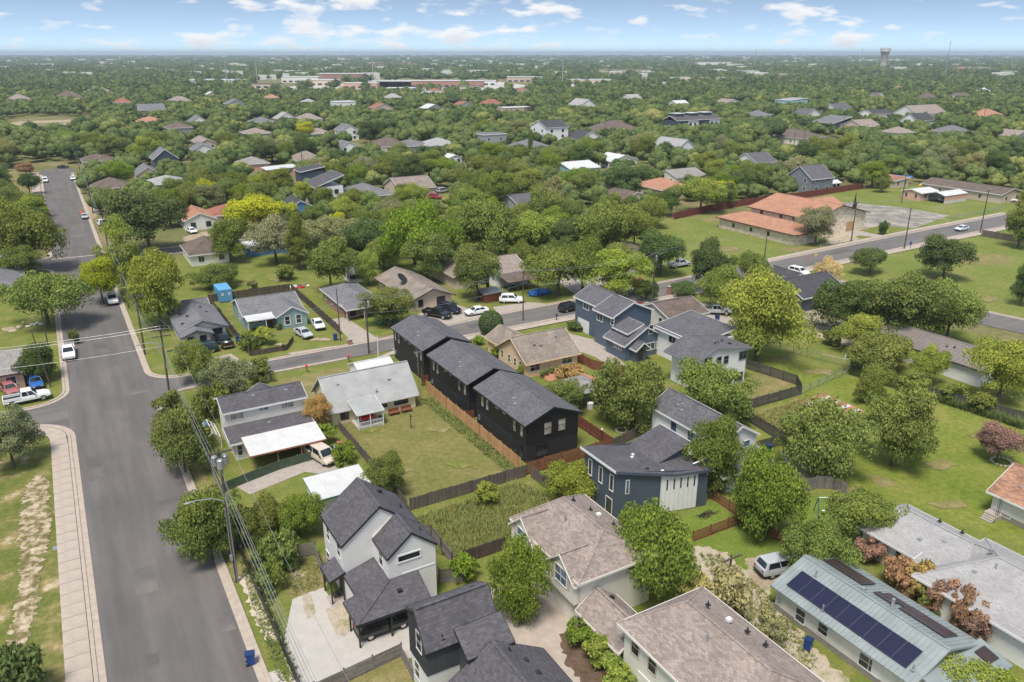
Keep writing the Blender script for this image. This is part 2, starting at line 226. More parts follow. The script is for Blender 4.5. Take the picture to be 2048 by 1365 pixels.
# ---------------------------------------------------------------- mesh and thing helpers (all in street-grid axes u, v, z)
ORG = {}
COL = scene.collection
class MB:
    def __init__(s): s.v = []; s.f = []; s.t = []
    def add(s, vs, fs, tint=.5):
        o = len(s.v); s.v += [tuple(p) for p in vs]; s.f += [tuple(i + o for i in f) for f in fs]; s.t += [tint] * len(fs); return s
    def box(s, x0, x1, y0, y1, z0, z1, tint=.5):
        if x0 > x1: x0, x1 = x1, x0
        if y0 > y1: y0, y1 = y1, y0
        return s.add([(x0, y0, z0), (x1, y0, z0), (x1, y1, z0), (x0, y1, z0), (x0, y0, z1), (x1, y0, z1), (x1, y1, z1), (x0, y1, z1)],
                     [(0, 3, 2, 1), (4, 5, 6, 7), (0, 1, 5, 4), (1, 2, 6, 5), (2, 3, 7, 6), (3, 0, 4, 7)], tint)
    def prism(s, pts, z0, z1):            # pts counter-clockwise in plan
        n = len(pts); return s.add([(*p[:2], z0) for p in pts] + [(*p[:2], z1) for p in pts], [tuple(range(n))[::-1], tuple(range(n, 2 * n))] + [(i, (i + 1) % n, n + (i + 1) % n, n + i) for i in range(n)])
    def slab(s, pts, t, d=(0, 0, -1)):    # 3-D polygon thickened by t along d
        n = len(pts); q = [tuple(p[k] + d[k] * t for k in range(3)) for p in pts]
        return s.add(list(pts) + q, [tuple(range(n)), tuple(range(n, 2 * n))[::-1]] + [(i, n + i, n + (i + 1) % n, (i + 1) % n) for i in range(n)])
    def tube(s, path, r, n=8, cap=True, tint=.5):
        path = [Vector(p) for p in path]; rr = r if isinstance(r, (list, tuple)) else [r] * len(path); vs = []; fs = []
        for i, p in enumerate(path):
            d = (path[min(i + 1, len(path) - 1)] - path[max(i - 1, 0)]).normalized()
            a = d.cross(Vector((0, 0, 1)) if abs(d.z) < .9 else Vector((1, 0, 0))).normalized(); b = d.cross(a)
            for k in range(n):
                th = 2 * math.pi * k / n; vs.append(p + (a * math.cos(th) + b * math.sin(th)) * rr[i])
        for i in range(len(path) - 1):
            for k in range(n): fs.append((i * n + k, i * n + (k + 1) % n, (i + 1) * n + (k + 1) % n, (i + 1) * n + k))
        if cap: fs += [tuple(range(n)), tuple(range((len(path) - 1) * n, len(path) * n))[::-1]]
        return s.add(vs, fs, tint)
    def bar(s, a, b, w, h):
        a = Vector(a); b = Vector(b); d = (b - a).normalized(); x = d.cross(Vector((0, 0, 1)))
        x = x.normalized() if x.length > .01 else Vector((1, 0, 0)); y = x.cross(d); vs = []
        for p in (a, b): vs += [p - x * w / 2 - y * h / 2, p + x * w / 2 - y * h / 2, p + x * w / 2 + y * h / 2, p - x * w / 2 + y * h / 2]
        return s.add(vs, [(0, 3, 2, 1), (4, 5, 6, 7), (0, 1, 5, 4), (1, 2, 6, 5), (2, 3, 7, 6), (3, 0, 4, 7)])
    def blob(s, c, r, seed=0, n=2, jit=.2, flat=1.0):
        bm = bmesh.new(); bmesh.ops.create_icosphere(bm, subdivisions=n, radius=1); rg = random.Random(seed); vs = []
        r = r if isinstance(r, (tuple, list)) else (r, r, r * flat)
        for v in bm.verts:
            k = 1 + rg.uniform(-jit, jit); vs.append((c[0] + v.co.x * r[0] * k, c[1] + v.co.y * r[1] * k, c[2] + v.co.z * r[2] * k))
        bm.verts.index_update(); fs = [tuple(v.index for v in f.verts) for f in bm.faces]; bm.free(); return s.add(vs, fs)
    def mesh(s, name, mat, off=(0, 0, 0), smooth=False):
        me = bpy.data.meshes.new(name)
        me.from_pydata([(p[0] - off[0], p[1] - off[1], p[2] - off[2]) for p in s.v], [], s.f)
        me.materials.append(MATS[mat]); a = me.attributes.new('tint', 'FLOAT', 'FACE'); a.data.foreach_set('value', s.t)
        if smooth: me.shade_smooth()
        return me
    def build(s, name, mat, parent, label=None, smooth=False, kind=None):
        o = bpy.data.objects.new(name, s.mesh(name, mat, ORG.get(parent.name, (0, 0, 0)), smooth)); COL.objects.link(o); o.parent = parent
        ORG[o.name] = ORG.get(parent.name, (0, 0, 0))
        if label: o['label'] = label
        if kind: o['kind'] = kind
        return o
def tag(o, label=None, cat=None, group=None, kind=None):
    if label: o['label'] = label
    if cat: o['category'] = cat
    if group: o['group'] = group
    if kind: o['kind'] = kind
    return o
def thing(name, label, cat, u, v, group=None, z=0.0, rot=30.0):
    o = bpy.data.objects.new(name, None); o.empty_display_size = .3; COL.objects.link(o)
    o.location = W(u, v, z); o.rotation_euler = (0, 0, R(rot)); ORG[o.name] = (u, v, z); return tag(o, label, cat, group)
def local_thing(name, label, cat, u, v, ang=0.0, group=None, z=0.0):    # parts are then given in the thing's own axes
    o = thing(name, label, cat, u, v, group, z, 30 + ang); ORG[o.name] = (0, 0, 0); return o
def solo(mb, name, mat, label, cat, group=None, kind=None, smooth=False):       # a thing (or piece of the setting) that is one mesh
    n = len(mb.v); c = (sum(p[0] for p in mb.v) / n, sum(p[1] for p in mb.v) / n, 0)
    o = bpy.data.objects.new(name, mb.mesh(name, mat, c, smooth)); COL.objects.link(o); o.location = W(c[0], c[1]); o.rotation_euler = (0, 0, R(30))
    ORG[o.name] = c; return tag(o, label, cat, group, kind)
def copy_tree(o, parent=None, col=None, paint=('body', 'cab', 'hood', 'tailgate', 'bed_wall')):
    c = o.copy(); COL.objects.link(c); c.parent = parent; ORG[c.name] = ORG.get(o.name, (0, 0, 0))
    for ch in list(o.children): copy_tree(ch, c, col)
    if col is not None: c.color = (*col, 1)
    return c
LAYER = [0.0]
NATURAL = {'grass', 'grass_lush', 'grass_dry', 'grass_mow', 'field', 'lawn_right', 'dirt', 'gravel', 'rock', 'verge', 'mulch'}
def sheet(name, pts, mat, z=None, label=None, thick=0.0):           # flat piece of ground, each a few mm above the last
    if z is None: LAYER[0] += .0009; z = .012 + LAYER[0]
    if mat in NATURAL and len(pts) < 60:
        e = (max(p[0] for p in pts) - min(p[0] for p in pts) + max(p[1] for p in pts) - min(p[1] for p in pts)); am = min(.45, e * .02); pts = rough(pts, am, max(.35, e / 160), int(abs(pts[0][0] * 31)))
    mb = MB()
    if thick: mb.prism(pts, 0, thick)
    else: mb.add([(p[0], p[1], z) for p in pts], [tuple(range(len(pts)))])
    return solo(mb, name, mat, label, None, kind='structure')
def rough(pts, amp, step, seed):
    rg = random.Random(seed); out = []
    for i in range(len(pts)):
        a, b = Vector(pts[i][:2]), Vector(pts[(i + 1) % len(pts)][:2]); L_ = (b - a).length; n = max(1, int(L_ / step)); d = (b - a).normalized() if L_ > 0 else Vector((1, 0)); nn = Vector((-d.y, d.x))
        for k in range(n): p = a.lerp(b, k / n); q = p + nn * rg.uniform(-amp, amp) + d * rg.uniform(-amp, amp) * .3; out.append((q.x, q.y))
    return out
def pxpoly(*pts): return [G(*p) for p in pts]
# ---------------------------------------------------------------- houses
FOOT = []         # (u0,u1,v0,v1) no tree stands here
VIEW = []         # (x0,y0,x1,y1,base_y) part of the picture a house fills
class House:
    def __init__(s, name, label, u, v, cat='house', group=None):
        s.root = thing(name, label, cat, u, v, group); s.bb = [1e9, 1e9, -1e9, -1e9]; s.h = 3; s.fp = [1e9, -1e9, 1e9, -1e9]
    def block(s, u0, u1, v0, v1, z1, mat, z0=0.0, gable=None, name='wall'):
        mb = MB(); s.fp = [min(s.fp[0], u0), max(s.fp[1], u1), min(s.fp[2], v0), max(s.fp[3], v1)]; s.h = max(s.h, z1)
        if not gable: mb.box(u0, u1, v0, v1, z0, z1)
        else:
            ax, zr = gable[0], gable[1]; pos = gable[2] if len(gable) > 2 else ((u0 + u1) / 2 if ax == 'v' else (v0 + v1) / 2); zl = gable[3] if len(gable) > 3 else z1
            s.h = max(s.h, zr); zr -= .09
            if ax == 'v': prof = [(u0, z0), (u1, z0), (u1, zl), (pos, zr), (u0, z1)]; A = [(p[0], v0, p[1]) for p in prof]; B = [(p[0], v1, p[1]) for p in prof]
            else: prof = [(v0, z0), (v1, z0), (v1, zl), (pos, zr), (v0, z1)]; A = [(u1, p[0], p[1]) for p in prof]; B = [(u0, p[0], p[1]) for p in prof]
            mb.add(A + B, [(0, 1, 2, 3, 4), (9, 8, 7, 6, 5)] + [(i, 5 + i, 5 + (i + 1) % 5, (i + 1) % 5) for i in range(5)])
        return mb.build(name, mat, s.root)
    def roof(s, polys, mat, t=.14, trim=None, name='roof', tdrop=.07):
        mb = MB()
        for p in polys: mb.slab(p, t)
        o = mb.build(name, mat, s.root); s.h = max(s.h, max(q[2] for p in polys for q in p))
        if trim:
            key = lambda q: tuple(round(c, 2) for c in q); cnt = {}
            for p in polys:
                for i in range(len(p)):
                    e = frozenset((key(p[i]), key(p[(i + 1) % len(p)]))); cnt[e] = cnt.get(e, 0) + 1
            fb = MB()
            for p in polys:
                cx = sum(q[0] for q in p) / len(p); cyy = sum(q[1] for q in p) / len(p)
                for i in range(len(p)):
                    a, b = p[i], p[(i + 1) % len(p)]
                    if cnt[frozenset((key(a), key(b)))] > 1: continue
                    n = Vector((b[1] - a[1], a[0] - b[0], 0))
                    if n.length < .01: continue
                    n.normalize()
                    if n.x * ((a[0] + b[0]) / 2 - cx) + n.y * ((a[1] + b[1]) / 2 - cyy) < 0: n = -n
                    q = []
                    for pt in (a, b):
                        for of in (.003, .05):
                            for dz in (.012, -t - tdrop): q.append((pt[0] + n.x * of, pt[1] + n.y * of, pt[2] + dz))
                    fb.add(q, [(0, 1, 3, 2), (4, 6, 7, 5), (0, 2, 6, 4), (1, 5, 7, 3), (2, 3, 7, 6), (0, 4, 5, 1)])
            if fb.v: fb.build('fascia', trim, o)
        return o
    def gable(s, u0, u1, v0, v1, ze, zr, ax, mat, pos=None, oh=.4, ohr=.3, trim=None, t=.14, zl=None, cap=True):
        zl = ze if zl is None else zl
        if ax == 'v':
            r = (u0 + u1) / 2 if pos is None else pos; s0 = (zr - ze) / (r - u0); s1 = (zr - zl) / (u1 - r)
            a, b, y0, y1 = u0 - oh, u1 + oh, v0 - ohr, v1 + ohr; za, zb = ze - oh * s0 + t, zl - oh * s1 + t; zr += t
            P = [[(a, y0, za), (r, y0, zr), (r, y1, zr), (a, y1, za)], [(r, y0, zr), (b, y0, zb), (b, y1, zb), (r, y1, zr)]]; cp = ((r, y0, zr), (r, y1, zr))
        else:
            r = (v0 + v1) / 2 if pos is None else pos; s0 = (zr - ze) / (r - v0); s1 = (zr - zl) / (v1 - r)
            a, b, x0, x1 = v0 - oh, v1 + oh, u0 - ohr, u1 + ohr; za, zb = ze - oh * s0 + t, zl - oh * s1 + t; zr += t
            P = [[(x0, a, za), (x1, a, za), (x1, r, zr), (x0, r, zr)], [(x0, r, zr), (x1, r, zr), (x1, b, zb), (x0, b, zb)]]; cp = ((x0, r, zr), (x1, r, zr))
        o = s.roof(P, mat, t, trim)
        if cap: MB().bar(cp[0], cp[1], .26, .05).build('ridge_cap', mat, o)
        return o
    def hip(s, u0, u1, v0, v1, ze, zr, mat, oh=.45, trim=None, t=.14, ax=None, inset=None):
        u0 -= oh; u1 += oh; v0 -= oh; v1 += oh; ze += t * .5; zr += t * .5
        ax = ax or ('v' if v1 - v0 > u1 - u0 else 'u'); m = inset if inset is not None else min(u1 - u0, v1 - v0) / 2
        if ax == 'v': c = (u0 + u1) / 2; a, b = (c, v0 + m, zr), (c, v1 - m, zr); P = [[(u0, v0, ze), (u1, v0, ze), a], [(u1, v1, ze), (u0, v1, ze), b], [(u0, v1, ze), (u0, v0, ze), a, b], [(u1, v0, ze), (u1, v1, ze), b, a]]
        else: c = (v0 + v1) / 2; a, b = (u0 + m, c, zr), (u1 - m, c, zr); P = [[(u0, v1, ze), (u0, v0, ze), a], [(u1, v0, ze), (u1, v1, ze), b], [(u0, v0, ze), (u1, v0, ze), b, a], [(u1, v1, ze), (u0, v1, ze), a, b]]
        o = s.roof(P, mat, t, trim)
        cb = MB(); cb.bar(a, b, .24, .05)
        for q in P[0][:2]: cb.bar(q, a, .2, .05)
        for q in P[1][:2]: cb.bar(q, b, .2, .05)
        cb.build('ridge_cap', mat, o); return o
    def ribs(s, parent, poly, n, mat, h=.05, w=.05):          # standing seams: poly = 4 corners, seams run 0->3 and 1->2
        mb = MB(); a, b, c, d = [Vector(p) for p in poly]
        for i in range(n + 1):
            f = i / n; mb.bar(a.lerp(b, f) + Vector((0, 0, h * .4)), d.lerp(c, f) + Vector((0, 0, h * .4)), w, h)
        mb.build('seam', mat, parent, kind='stuff')
    def pane(s, face, plane, c, z, w, h, frame='white_trim', glass='glass', split=(1, 2), fw=.09, name='window', proud=.05):
        sg = -1 if face[0] == '-' else 1; o = sg * proud
        def bx(mb, a0, a1, z0, z1, d0, d1):
            lo, hi = sorted((plane + d0 * sg, plane + d1 * sg))
            mb.box(lo, hi, a0, a1, z0, z1) if face[1] == 'u' else mb.box(a0, a1, lo, hi, z0, z1)
        fb = MB(); a0, a1, z0, z1 = c - w / 2, c + w / 2, z - h / 2, z + h / 2
        bx(fb, a0 - fw, a1 + fw, z1, z1 + fw, 0, proud); bx(fb, a0 - fw, a1 + fw, z0 - fw, z0, 0, proud + .02)
        bx(fb, a0 - fw, a0, z0, z1, 0, proud); bx(fb, a1, a1 + fw, z0, z1, 0, proud)
        nx, nz = split
        for i in range(1, nx): q = a0 + (a1 - a0) * i / nx; bx(fb, q - .025, q + .025, z0, z1, .012, proud * .8)
        for i in range(1, nz): q = z0 + (z1 - z0) * i / nz; bx(fb, a0, a1, q - .025, q + .025, .013, proud * .82)
        f = fb.build(name, frame, s.root); g = MB(); bx(g, a0, a1, z0, z1, -.02, .018); g.build('pane', glass, f); return f
    def win(s, face, plane, x, y, w, h, **k):                 # window centred on photo pixel x, y of that wall
        c, z = onwall(face, plane, x, y); return s.pane(face, plane, c, z, w, h, **k)
    def panel(s, face, plane, c, z0, w, h, mat, name='door', proud=.04):
        mb = MB(); lo, hi = sorted((plane, plane + (proud if face[0] == '+' else -proud)))
        mb.box(lo, hi, c - w / 2, c + w / 2, z0, z0 + h) if face[1] == 'u' else mb.box(c - w / 2, c + w / 2, lo, hi, z0, z0 + h)
        return mb.build(name, mat, s.root)
    def garage(s, face, plane, c, w, h, mat='white_trim'):
        d = s.panel(face, plane, c, 0.02, w, h, mat, 'garage_door', .03); sg = -1 if face[0] == '-' else 1
        for k in range(4):
            mb = MB(); z0, z1 = .04 + h * k / 4 + .02, .04 + h * (k + 1) / 4 - .02; lo, hi = sorted((plane + sg * .03, plane + sg * .05))
            mb.box(lo, hi, c - w / 2 + .04, c + w / 2 - .04, z0, z1) if face[1] == 'u' else mb.box(c - w / 2 + .04, c + w / 2 - .04, lo, hi, z0, z1)
            mb.build('panel', mat, d)
    def vents(s, roof, pts, mat='black_metal', h=.35, r=.05):
        for p in pts:
            z = p[2] if len(p) > 2 else None
            mb = MB(); mb.tube([(p[0], p[1], z - .1), (p[0], p[1], z + h)], r, 8); mb.box(p[0] - .16, p[0] + .16, p[1] - .16, p[1] + .16, z - .06, z + .03); mb.build('roof_vent', mat, roof)
    def hoods(s, roof, pts, mat='black_metal'):
        for p in pts: MB().box(p[0] - .2, p[0] + .2, p[1] - .18, p[1] + .18, p[2] - .1, p[2] + .16).build('roof_vent', mat, roof)
    def post(s, u, v, z, mat='white_trim', w=.1, z0=0.0, name='post'): return MB().box(u - w / 2, u + w / 2, v - w / 2, v + w / 2, z0, z).build(name, mat, s.root)
    def meter(s, face, plane, c, z=1.1): return s.panel(face, plane, c, z, .35, .6, 'galv', 'meter_box', .12)
    def done(s, keep=True):
        u0, u1, v0, v1 = s.fp
        if u1 < u0: return s
        FOOT.append((u0, u1, v0, v1)); q = [PX(a, b, z) for a in (u0, u1) for b in (v0, v1) for z in (0, s.h)]
        if keep: VIEW.append((min(p[0] for p in q), min(p[1] for p in q), max(p[0] for p in q), max(p[1] for p in q), max(PX(a, b, 0)[1] for a in (u0, u1) for b in (v0, v1))))
        return s
# ---------------------------------------------------------------- ground, streets, pavements
def arc(c, r, a0, a1, n=8): return [(c[0] + r * math.cos(R(a0 + (a1 - a0) * i / n)), c[1] + r * math.sin(R(a0 + (a1 - a0) * i / n))) for i in range(n + 1)]
solo(MB().add([(-32000, -32000, 0), (32000, -32000, 0), (32000, 32000, 0), (-32000, 32000, 0)], [(0, 1, 2, 3)]), 'ground', 'earth', None, None, kind='structure')
sheet('lawn', [(8, 15), (135, 15), (135, 115), (8, 115)], 'grass')
sheet('lawn', [(8, 121), (132, 126), (132, 200), (8, 200)], 'grass')
sheet('lawn', [(-60, 119), (-3.5, 119), (-3.5, 200), (-60, 200)], 'grass')
sheet('verge', [(-60, 15), (-5, 15), (-5, 112), (-60, 112)], 'verge')
sheet('field', [(100, 128), (150, 127), (190, 130), (262, 133), (300, 175), (240, 186), (195, 172), (150, 178), (124, 168)], 'field')
sheet('field', [(142, 50), (160, 60), (290, 100), (262, 121.5), (200, 119.5), (142, 116.5)], 'field')
sheet('lawn', pxpoly((1478, 690), (1640, 735), (1790, 785), (2048, 860), (2080, 1100), (1990, 1075), (1830, 1012), (1690, 985), (1590, 955), (1500, 905), (1480, 830), (1600, 790), (1490, 742)), 'lawn_right')
sheet('field', [(-60, 300), (-6, 300), (-6, 400), (-20, 420), (-60, 420)], 'grass_dry')
sheet('field', pxpoly((0, 262), (190, 236), (200, 252), (120, 262), (0, 290)), 'grass_dry'); sheet('path', pxpoly((0, 250), (40, 243), (190, 238), (190, 242), (60, 248), (0, 256)), 'dirt'); sheet('driveway', pxpoly((105, 248), (135, 248), (150, 262), (118, 262)), 'pale_concrete')
sheet('lawn', [(27.2, 69), (41.5, 69), (41.5, 97), (27.2, 97)], 'grass_mow'); sheet('lawn', [(24, 97), (41.5, 97), (41.5, 112), (24, 112)], 'grass_dry')
sheet('lawn', [(43, 69.1), (54, 69.1), (54, 71.6), (50.7, 71.6), (50.7, 84), (54, 84), (54, 69.1)][:6], 'grass_mow')
sheet('lawn', [(54.2, 62), (62, 69), (70, 90), (54.2, 90)], 'grass')
sheet('lawn', pxpoly((1385, 1085), (1490, 1048), (1560, 1085), (1590, 1090), (1560, 1140), (1490, 1150)), 'grass_lush')
sheet('lawn', pxpoly((1330, 1060), (1425, 1000), (1480, 1040), (1380, 1085)), 'grass_lush')
sheet('lawn', pxpoly((1590, 1000), (1690, 985), (1700, 1060), (1600, 1100)), 'grass_lush')
sheet('alley', pxpoly((1380, 1090), (1440, 1100), (1520, 1160), (1545, 1200), (1620, 1290), (1700, 1365), (1760, 1420), (1560, 1420), (1500, 1300), (1400, 1180)), 'gravel')
sheet('yard', pxpoly((1200, 900), (1250, 860), (1310, 880), (1290, 910)), 'grass')
sheet('yard', pxpoly((1490, 760), (1545, 735), (1590, 768), (1490, 815)), 'grass_dry'); sheet('yard', pxpoly((1490, 830), (1600, 795), (1640, 800), (1590, 880), (1560, 870)), 'grass_dry')
sheet('dirt_patch', pxpoly((1560, 905), (1600, 900), (1650, 950), (1690, 990), (1630, 965), (1590, 975)), 'gravel')
sheet('dirt_patch', pxpoly((1490, 1120), (1530, 1110), (1570, 1150), (1540, 1180), (1500, 1170)), 'dirt'); sheet('dirt_patch', pxpoly((1730, 950), (1770, 955), (1800, 972), (1760, 975)), 'grass_dry')
sheet('garden', pxpoly((1490, 615), (1560, 600), (1680, 620), (1790, 690), (1740, 705), (1600, 665), (1500, 640)), 'gravel')
for k, (x, y, rx, ry) in enumerate([(1440, 440, 40, 8), (1480, 455, 60, 8), (1790, 470, 30, 4), (1700, 520, 80, 12), (1960, 520, 90, 14), (1600, 500, 60, 8)]):
    rg = random.Random(k); sheet('bare_patch', [G(x + rx * math.cos(t * math.pi / 8) * rg.uniform(.6, 1.1), y + ry * math.sin(t * math.pi / 8) * rg.uniform(.6, 1.1)) for t in range(16)], 'grass_dry')
# streets
sheet('road', [(-3.5, -60), (7.9, -60), (7.9, 372), (10, 384), (4, 392), (-3, 388), (-3.5, 372)][::1], 'asphalt', .09)
CR_N = [(7.8, 115.2), (80, 115.3), (112, 116.4), (136, 117.3), (172, 118.8), (205, 120.6), (262, 122.2), (420, 127)]
CR_F = [(7.8, 120.8), (45, 121.1), (66, 123.0), (86, 123.7), (118, 125.4), (141, 126.0), (189, 129.0), (250, 131.6), (420, 139)]
sheet('road', [(7.7, 115.2)] + CR_N[1:] + CR_F[::-1], 'asphalt_cross', .086)
sheet('road', [(-60, 112.4), (-3.4, 112.4), (-3.4, 118.9), (-60, 118.9)], 'asphalt_cross', .086)
sheet('road', [(-60, 203.5), (-3.4, 203.5), (-3.4, 212.5), (-60, 212.5)], 'asphalt_cross', .086); sheet('road', [(7.8, 204), (75, 204), (75, 211.5), (7.8, 211.5)], 'asphalt_cross', .086)
sheet('road', [(131, 118), (140.5, 118), (141.5, 113), (150.5, 70), (165, 10), (156, 8), (142, 67), (133, 113)], 'asphalt_cross', .082)
sheet('road', pxpoly((1540, 312), (1640, 287), (1700, 284), (1690, 292), (1620, 320), (1560, 335)), 'asphalt_cross', .082)
def corner(c, r, a0, a1, tip): sheet('road', [tip] + arc(c, r, a0, a1), 'asphalt', .094)
corner((12.3, 110.7), 4.5, 90, 180, (7.6, 115.4)); corner((12.3, 125.3), 4.5, 180, 270, (7.6, 120.6)); corner((-9.5, 106.4), 6, 0, 90, (-3.3, 112.6)); corner((-8, 123.4), 4.5, 270, 360, (-3.3, 118.7))
corner((-8, 199.1), 4.5, 0, 90, (-3.3, 203.7)); corner((12.2, 199.6), 4.4, 90, 180, (7.6, 204.2)); corner((-8, 217), 4.5, 270, 360, (-3.3, 212.3)); corner((12.2, 216), 4.4, 180, 270, (7.6, 211.3))
def strip(path, w0, w1):
    L, Rr = [], []
    for i, p in enumerate(path):
        a = Vector(path[max(i - 1, 0)]); b = Vector(path[min(i + 1, len(path) - 1)]); d = (b - a).normalized(); n = Vector((-d.y, d.x)); p = Vector(p)
        L.append(p + n * w0); Rr.append(p + n * w1)
    return L, Rr
def kerb(path, side=1, w=.32, h=.20):                    # runs beside the asphalt edge, on the side the positive normal points to
    A, B = strip(path, 0, w * side); C_, D = strip(path, -.55 * side, 0)
    m = MB()
    for i in range(len(path) - 1):
        q = [A[i], A[i + 1], B[i + 1], B[i]]
        m.prism([(p.x, p.y) for p in (q if side > 0 else q[::-1])], 0, h)
    k = solo(m, 'kerb', 'kerb', None, None, kind='structure')
    g = MB()
    for i in range(len(path) - 1): g.add([(C_[i].x, C_[i].y, .099), (C_[i + 1].x, C_[i + 1].y, .099), (A[i + 1].x, A[i + 1].y, .099), (A[i].x, A[i].y, .099)], [(0, 1, 2, 3)])
    g.build('gutter', 'kerb', k)
NEARR = [(7.8, 20), (7.8, 66), (7.8, 110.7)] + arc((12.3, 110.7), 4.5, 180, 90)[1:] + [(36, 115.2)]
kerb(NEARR, -1); kerb([(44, 115.2), (80, 115.3), (112, 116.4), (128, 117)], -1)
kerb([(118, 125.4)] + [(86, 123.7), (66, 123), (45, 121.1), (24, 120.8)] + [(12.3, 120.8)] + arc((12.3, 125.3), 4.5, 270, 180)[1:] + [(7.8, 160), (7.8, 199.6)] + arc((12.2, 199.6), 4.4, 180, 90)[1:] + [(60, 204)], -1)
kerb([(-3.5, 20), (-3.5, 106.4)] + arc((-9.5, 106.4), 6, 0, 90)[1:] + [(-60, 112.4)], 1); kerb([(-60, 118.9), (-8, 118.9)] + arc((-8, 123.4), 4.5, 270, 360)[1:] + [(-3.5, 199.1)] + arc((-8, 199.1), 4.5, 0, 90)[1:] + [(-60, 203.5)], 1)
kerb([(-60, 212.5), (-8, 212.5)] + arc((-8, 217), 4.5, 270, 360)[1:] + [(-3.5, 300), (-3.5, 372)], 1); kerb([(60, 211.6), (12.2, 211.6)] + arc((12.2, 216), 4.4, 270, 180)[1:] + [(7.9, 300), (7.9, 372)], -1)
kerb([(141, 126), (189, 129), (250, 131.6), (330, 135)], 1); kerb([(142, 117.5), (172, 118.8), (205, 120.6), (262, 122.2)], -1); kerb([(141.5, 113), (150.5, 70), (165, 10)], 1)
# pavement of concrete slabs beside the main street
pv = solo(MB().prism([(-5.75, 20), (-3.86, 20), (-3.86, 104.5), (-5.75, 104.5)], 0, .17), 'sidewalk', 'concrete', None, None, kind='structure')
rg = random.Random(4); v0 = 20.0
sl = MB().prism([(-.93, 0), (.93, 0), (.93, 1.77), (-.93, 1.77)], 0, .03).mesh('slab', 'walk')
while v0 < 103:
    o = bpy.data.objects.new('slab', sl); COL.objects.link(o); o.parent = pv; o.location = (-4.8 - ORG[pv.name][0], v0 - ORG[pv.name][1], .165 + rg.uniform(0, .015)); o.rotation_euler = (rg.uniform(-.003, .003), rg.uniform(-.003, .003), 0); v0 += 1.83
sheet('sidewalk', [(-5.75, 104.5), (-3.9, 104.5), (-4.0, 106.6)] + arc((-9.5, 106.4), 5.6, 5, 90, 8) + [(-60, 112), (-60, 110.2), (-9.5, 110.2)] + arc((-9.5, 106.4), 3.7, 85, 5, 6), 'walk', .185)
sheet('sidewalk', [(40, 113.0), (80, 113.2), (128, 115), (128, 116.6), (112, 116.1), (80, 114.9), (44, 114.8)], 'walk', .16)
sheet('sidewalk', [(142, 115.0), (172, 116.5), (262, 120), (262, 121.6), (205, 120.2), (172, 118.4), (142, 117)], 'walk', .16); sheet('sidewalk', [(141, 126.5), (189, 129.6), (250, 132.2), (250, 133.6), (189, 131), (141, 127.9)], 'walk', .16)
sheet('sidewalk', [(-6.6, 260), (-4, 260), (-4, 380), (-6.6, 380)], 'walk', .16)
# driveways, paths, bare strips
DW = [((430, 716), (462, 708), (512, 742), (460, 752)), ((575, 707), (672, 692), (690, 700), (600, 716)), ((660, 640), (690, 635), (775, 690), (720, 700)), ((820, 640), (885, 600), (1000, 640), (900, 668)), ((985, 615), (1060, 605), (1130, 612), (1060, 632), (1000, 632)), ((1138, 668), (1196, 682), (1250, 730), (1230, 738), (1190, 715), (1150, 700)),
      ((1110, 560), (1195, 552), (1230, 562), (1150, 590)), ((1280, 570), (1390, 585), (1330, 600), (1285, 600)), ((465, 970), (520, 945), (660, 905), (690, 955), (610, 945), (500, 990)), ((1660, 460), (1760, 440), (1790, 448), (1700, 478)), ((1375, 600), (1430, 612), (1480, 650), (1440, 660))]
for p in DW: sheet('driveway', pxpoly(*p), 'concrete')
sheet('driveway', pxpoly((585, 1200), (645, 1172), (672, 1218), (720, 1300), (808, 1262), (840, 1310), (560, 1420), (540, 1420)), 'pale_concrete'); sheet('driveway', [(14.6, 50.6), (23.4, 50.6), (23.4, 54.3), (14.6, 54.3)], 'pale_concrete'); sheet('gravel_bed', pxpoly((600, 1185), (618, 1178), (632, 1230), (615, 1240)), 'gravel'); sheet('gravel_bed', pxpoly((652, 1220), (690, 1205), (715, 1250), (690, 1275), (672, 1270)), 'gravel'); sheet('path', pxpoly((652, 1195), (690, 1180), (695, 1205), (665, 1218)), 'concrete')
sheet('driveway', pxpoly((975, 1175), (1020, 1180), (1105, 1195), (1150, 1245), (1170, 1300), (1250, 1440), (1080, 1440), (1030, 1330), (1010, 1250)), 'walk'); sheet('planting_bed', pxpoly((1118, 1270), (1160, 1240), (1250, 1300), (1270, 1400), (1180, 1400), (1130, 1320)), 'mulch')
sheet('road_edge', pxpoly((470, 1150), (500, 1140), (560, 1290), (540, 1300)), 'rock'); sheet('verge', pxpoly((530, 1290), (560, 1285), (600, 1420), (560, 1420)), 'grass'); sheet('driveway', pxpoly((525, 1350), (560, 1340), (600, 1420), (540, 1420)), 'pale_concrete')
sheet('verge', [(8.15, 66), (9.6, 66), (9.6, 111), (8.15, 111)], 'grass_dry'); sheet('yard', pxpoly((590, 1130), (650, 1105), (660, 1170), (600, 1195), (560, 1180)), 'grass_dry'); sheet('yard', pxpoly((640, 1365), (800, 1300), (830, 1365), (700, 1420)), 'grass_dry')
sheet('bare_ground', rough(pxpoly((45, 985), (75, 950), (95, 960), (103, 1050), (90, 1110), (75, 1160), (80, 1200), (50, 1300), (10, 1310), (30, 1220), (40, 1150), (38, 1060)), .28, .25, 3), 'bare_mix')
LOT = sheet('parking_lot', pxpoly((1662, 402), (1720, 408), (1800, 415), (1900, 432), (1820, 460), (1740, 448)), 'weathered_lot')
lm = MB()
for k in range(9):
    a = G(1672 + k * 24, 404 + k * 3.2); b = G(1672 + k * 24 + 34, 404 + k * 3.2 + 12); lm.bar((*a, .022), (*b, .022), .12, .004)
lm.build('bay_line', 'paint_line', LOT)
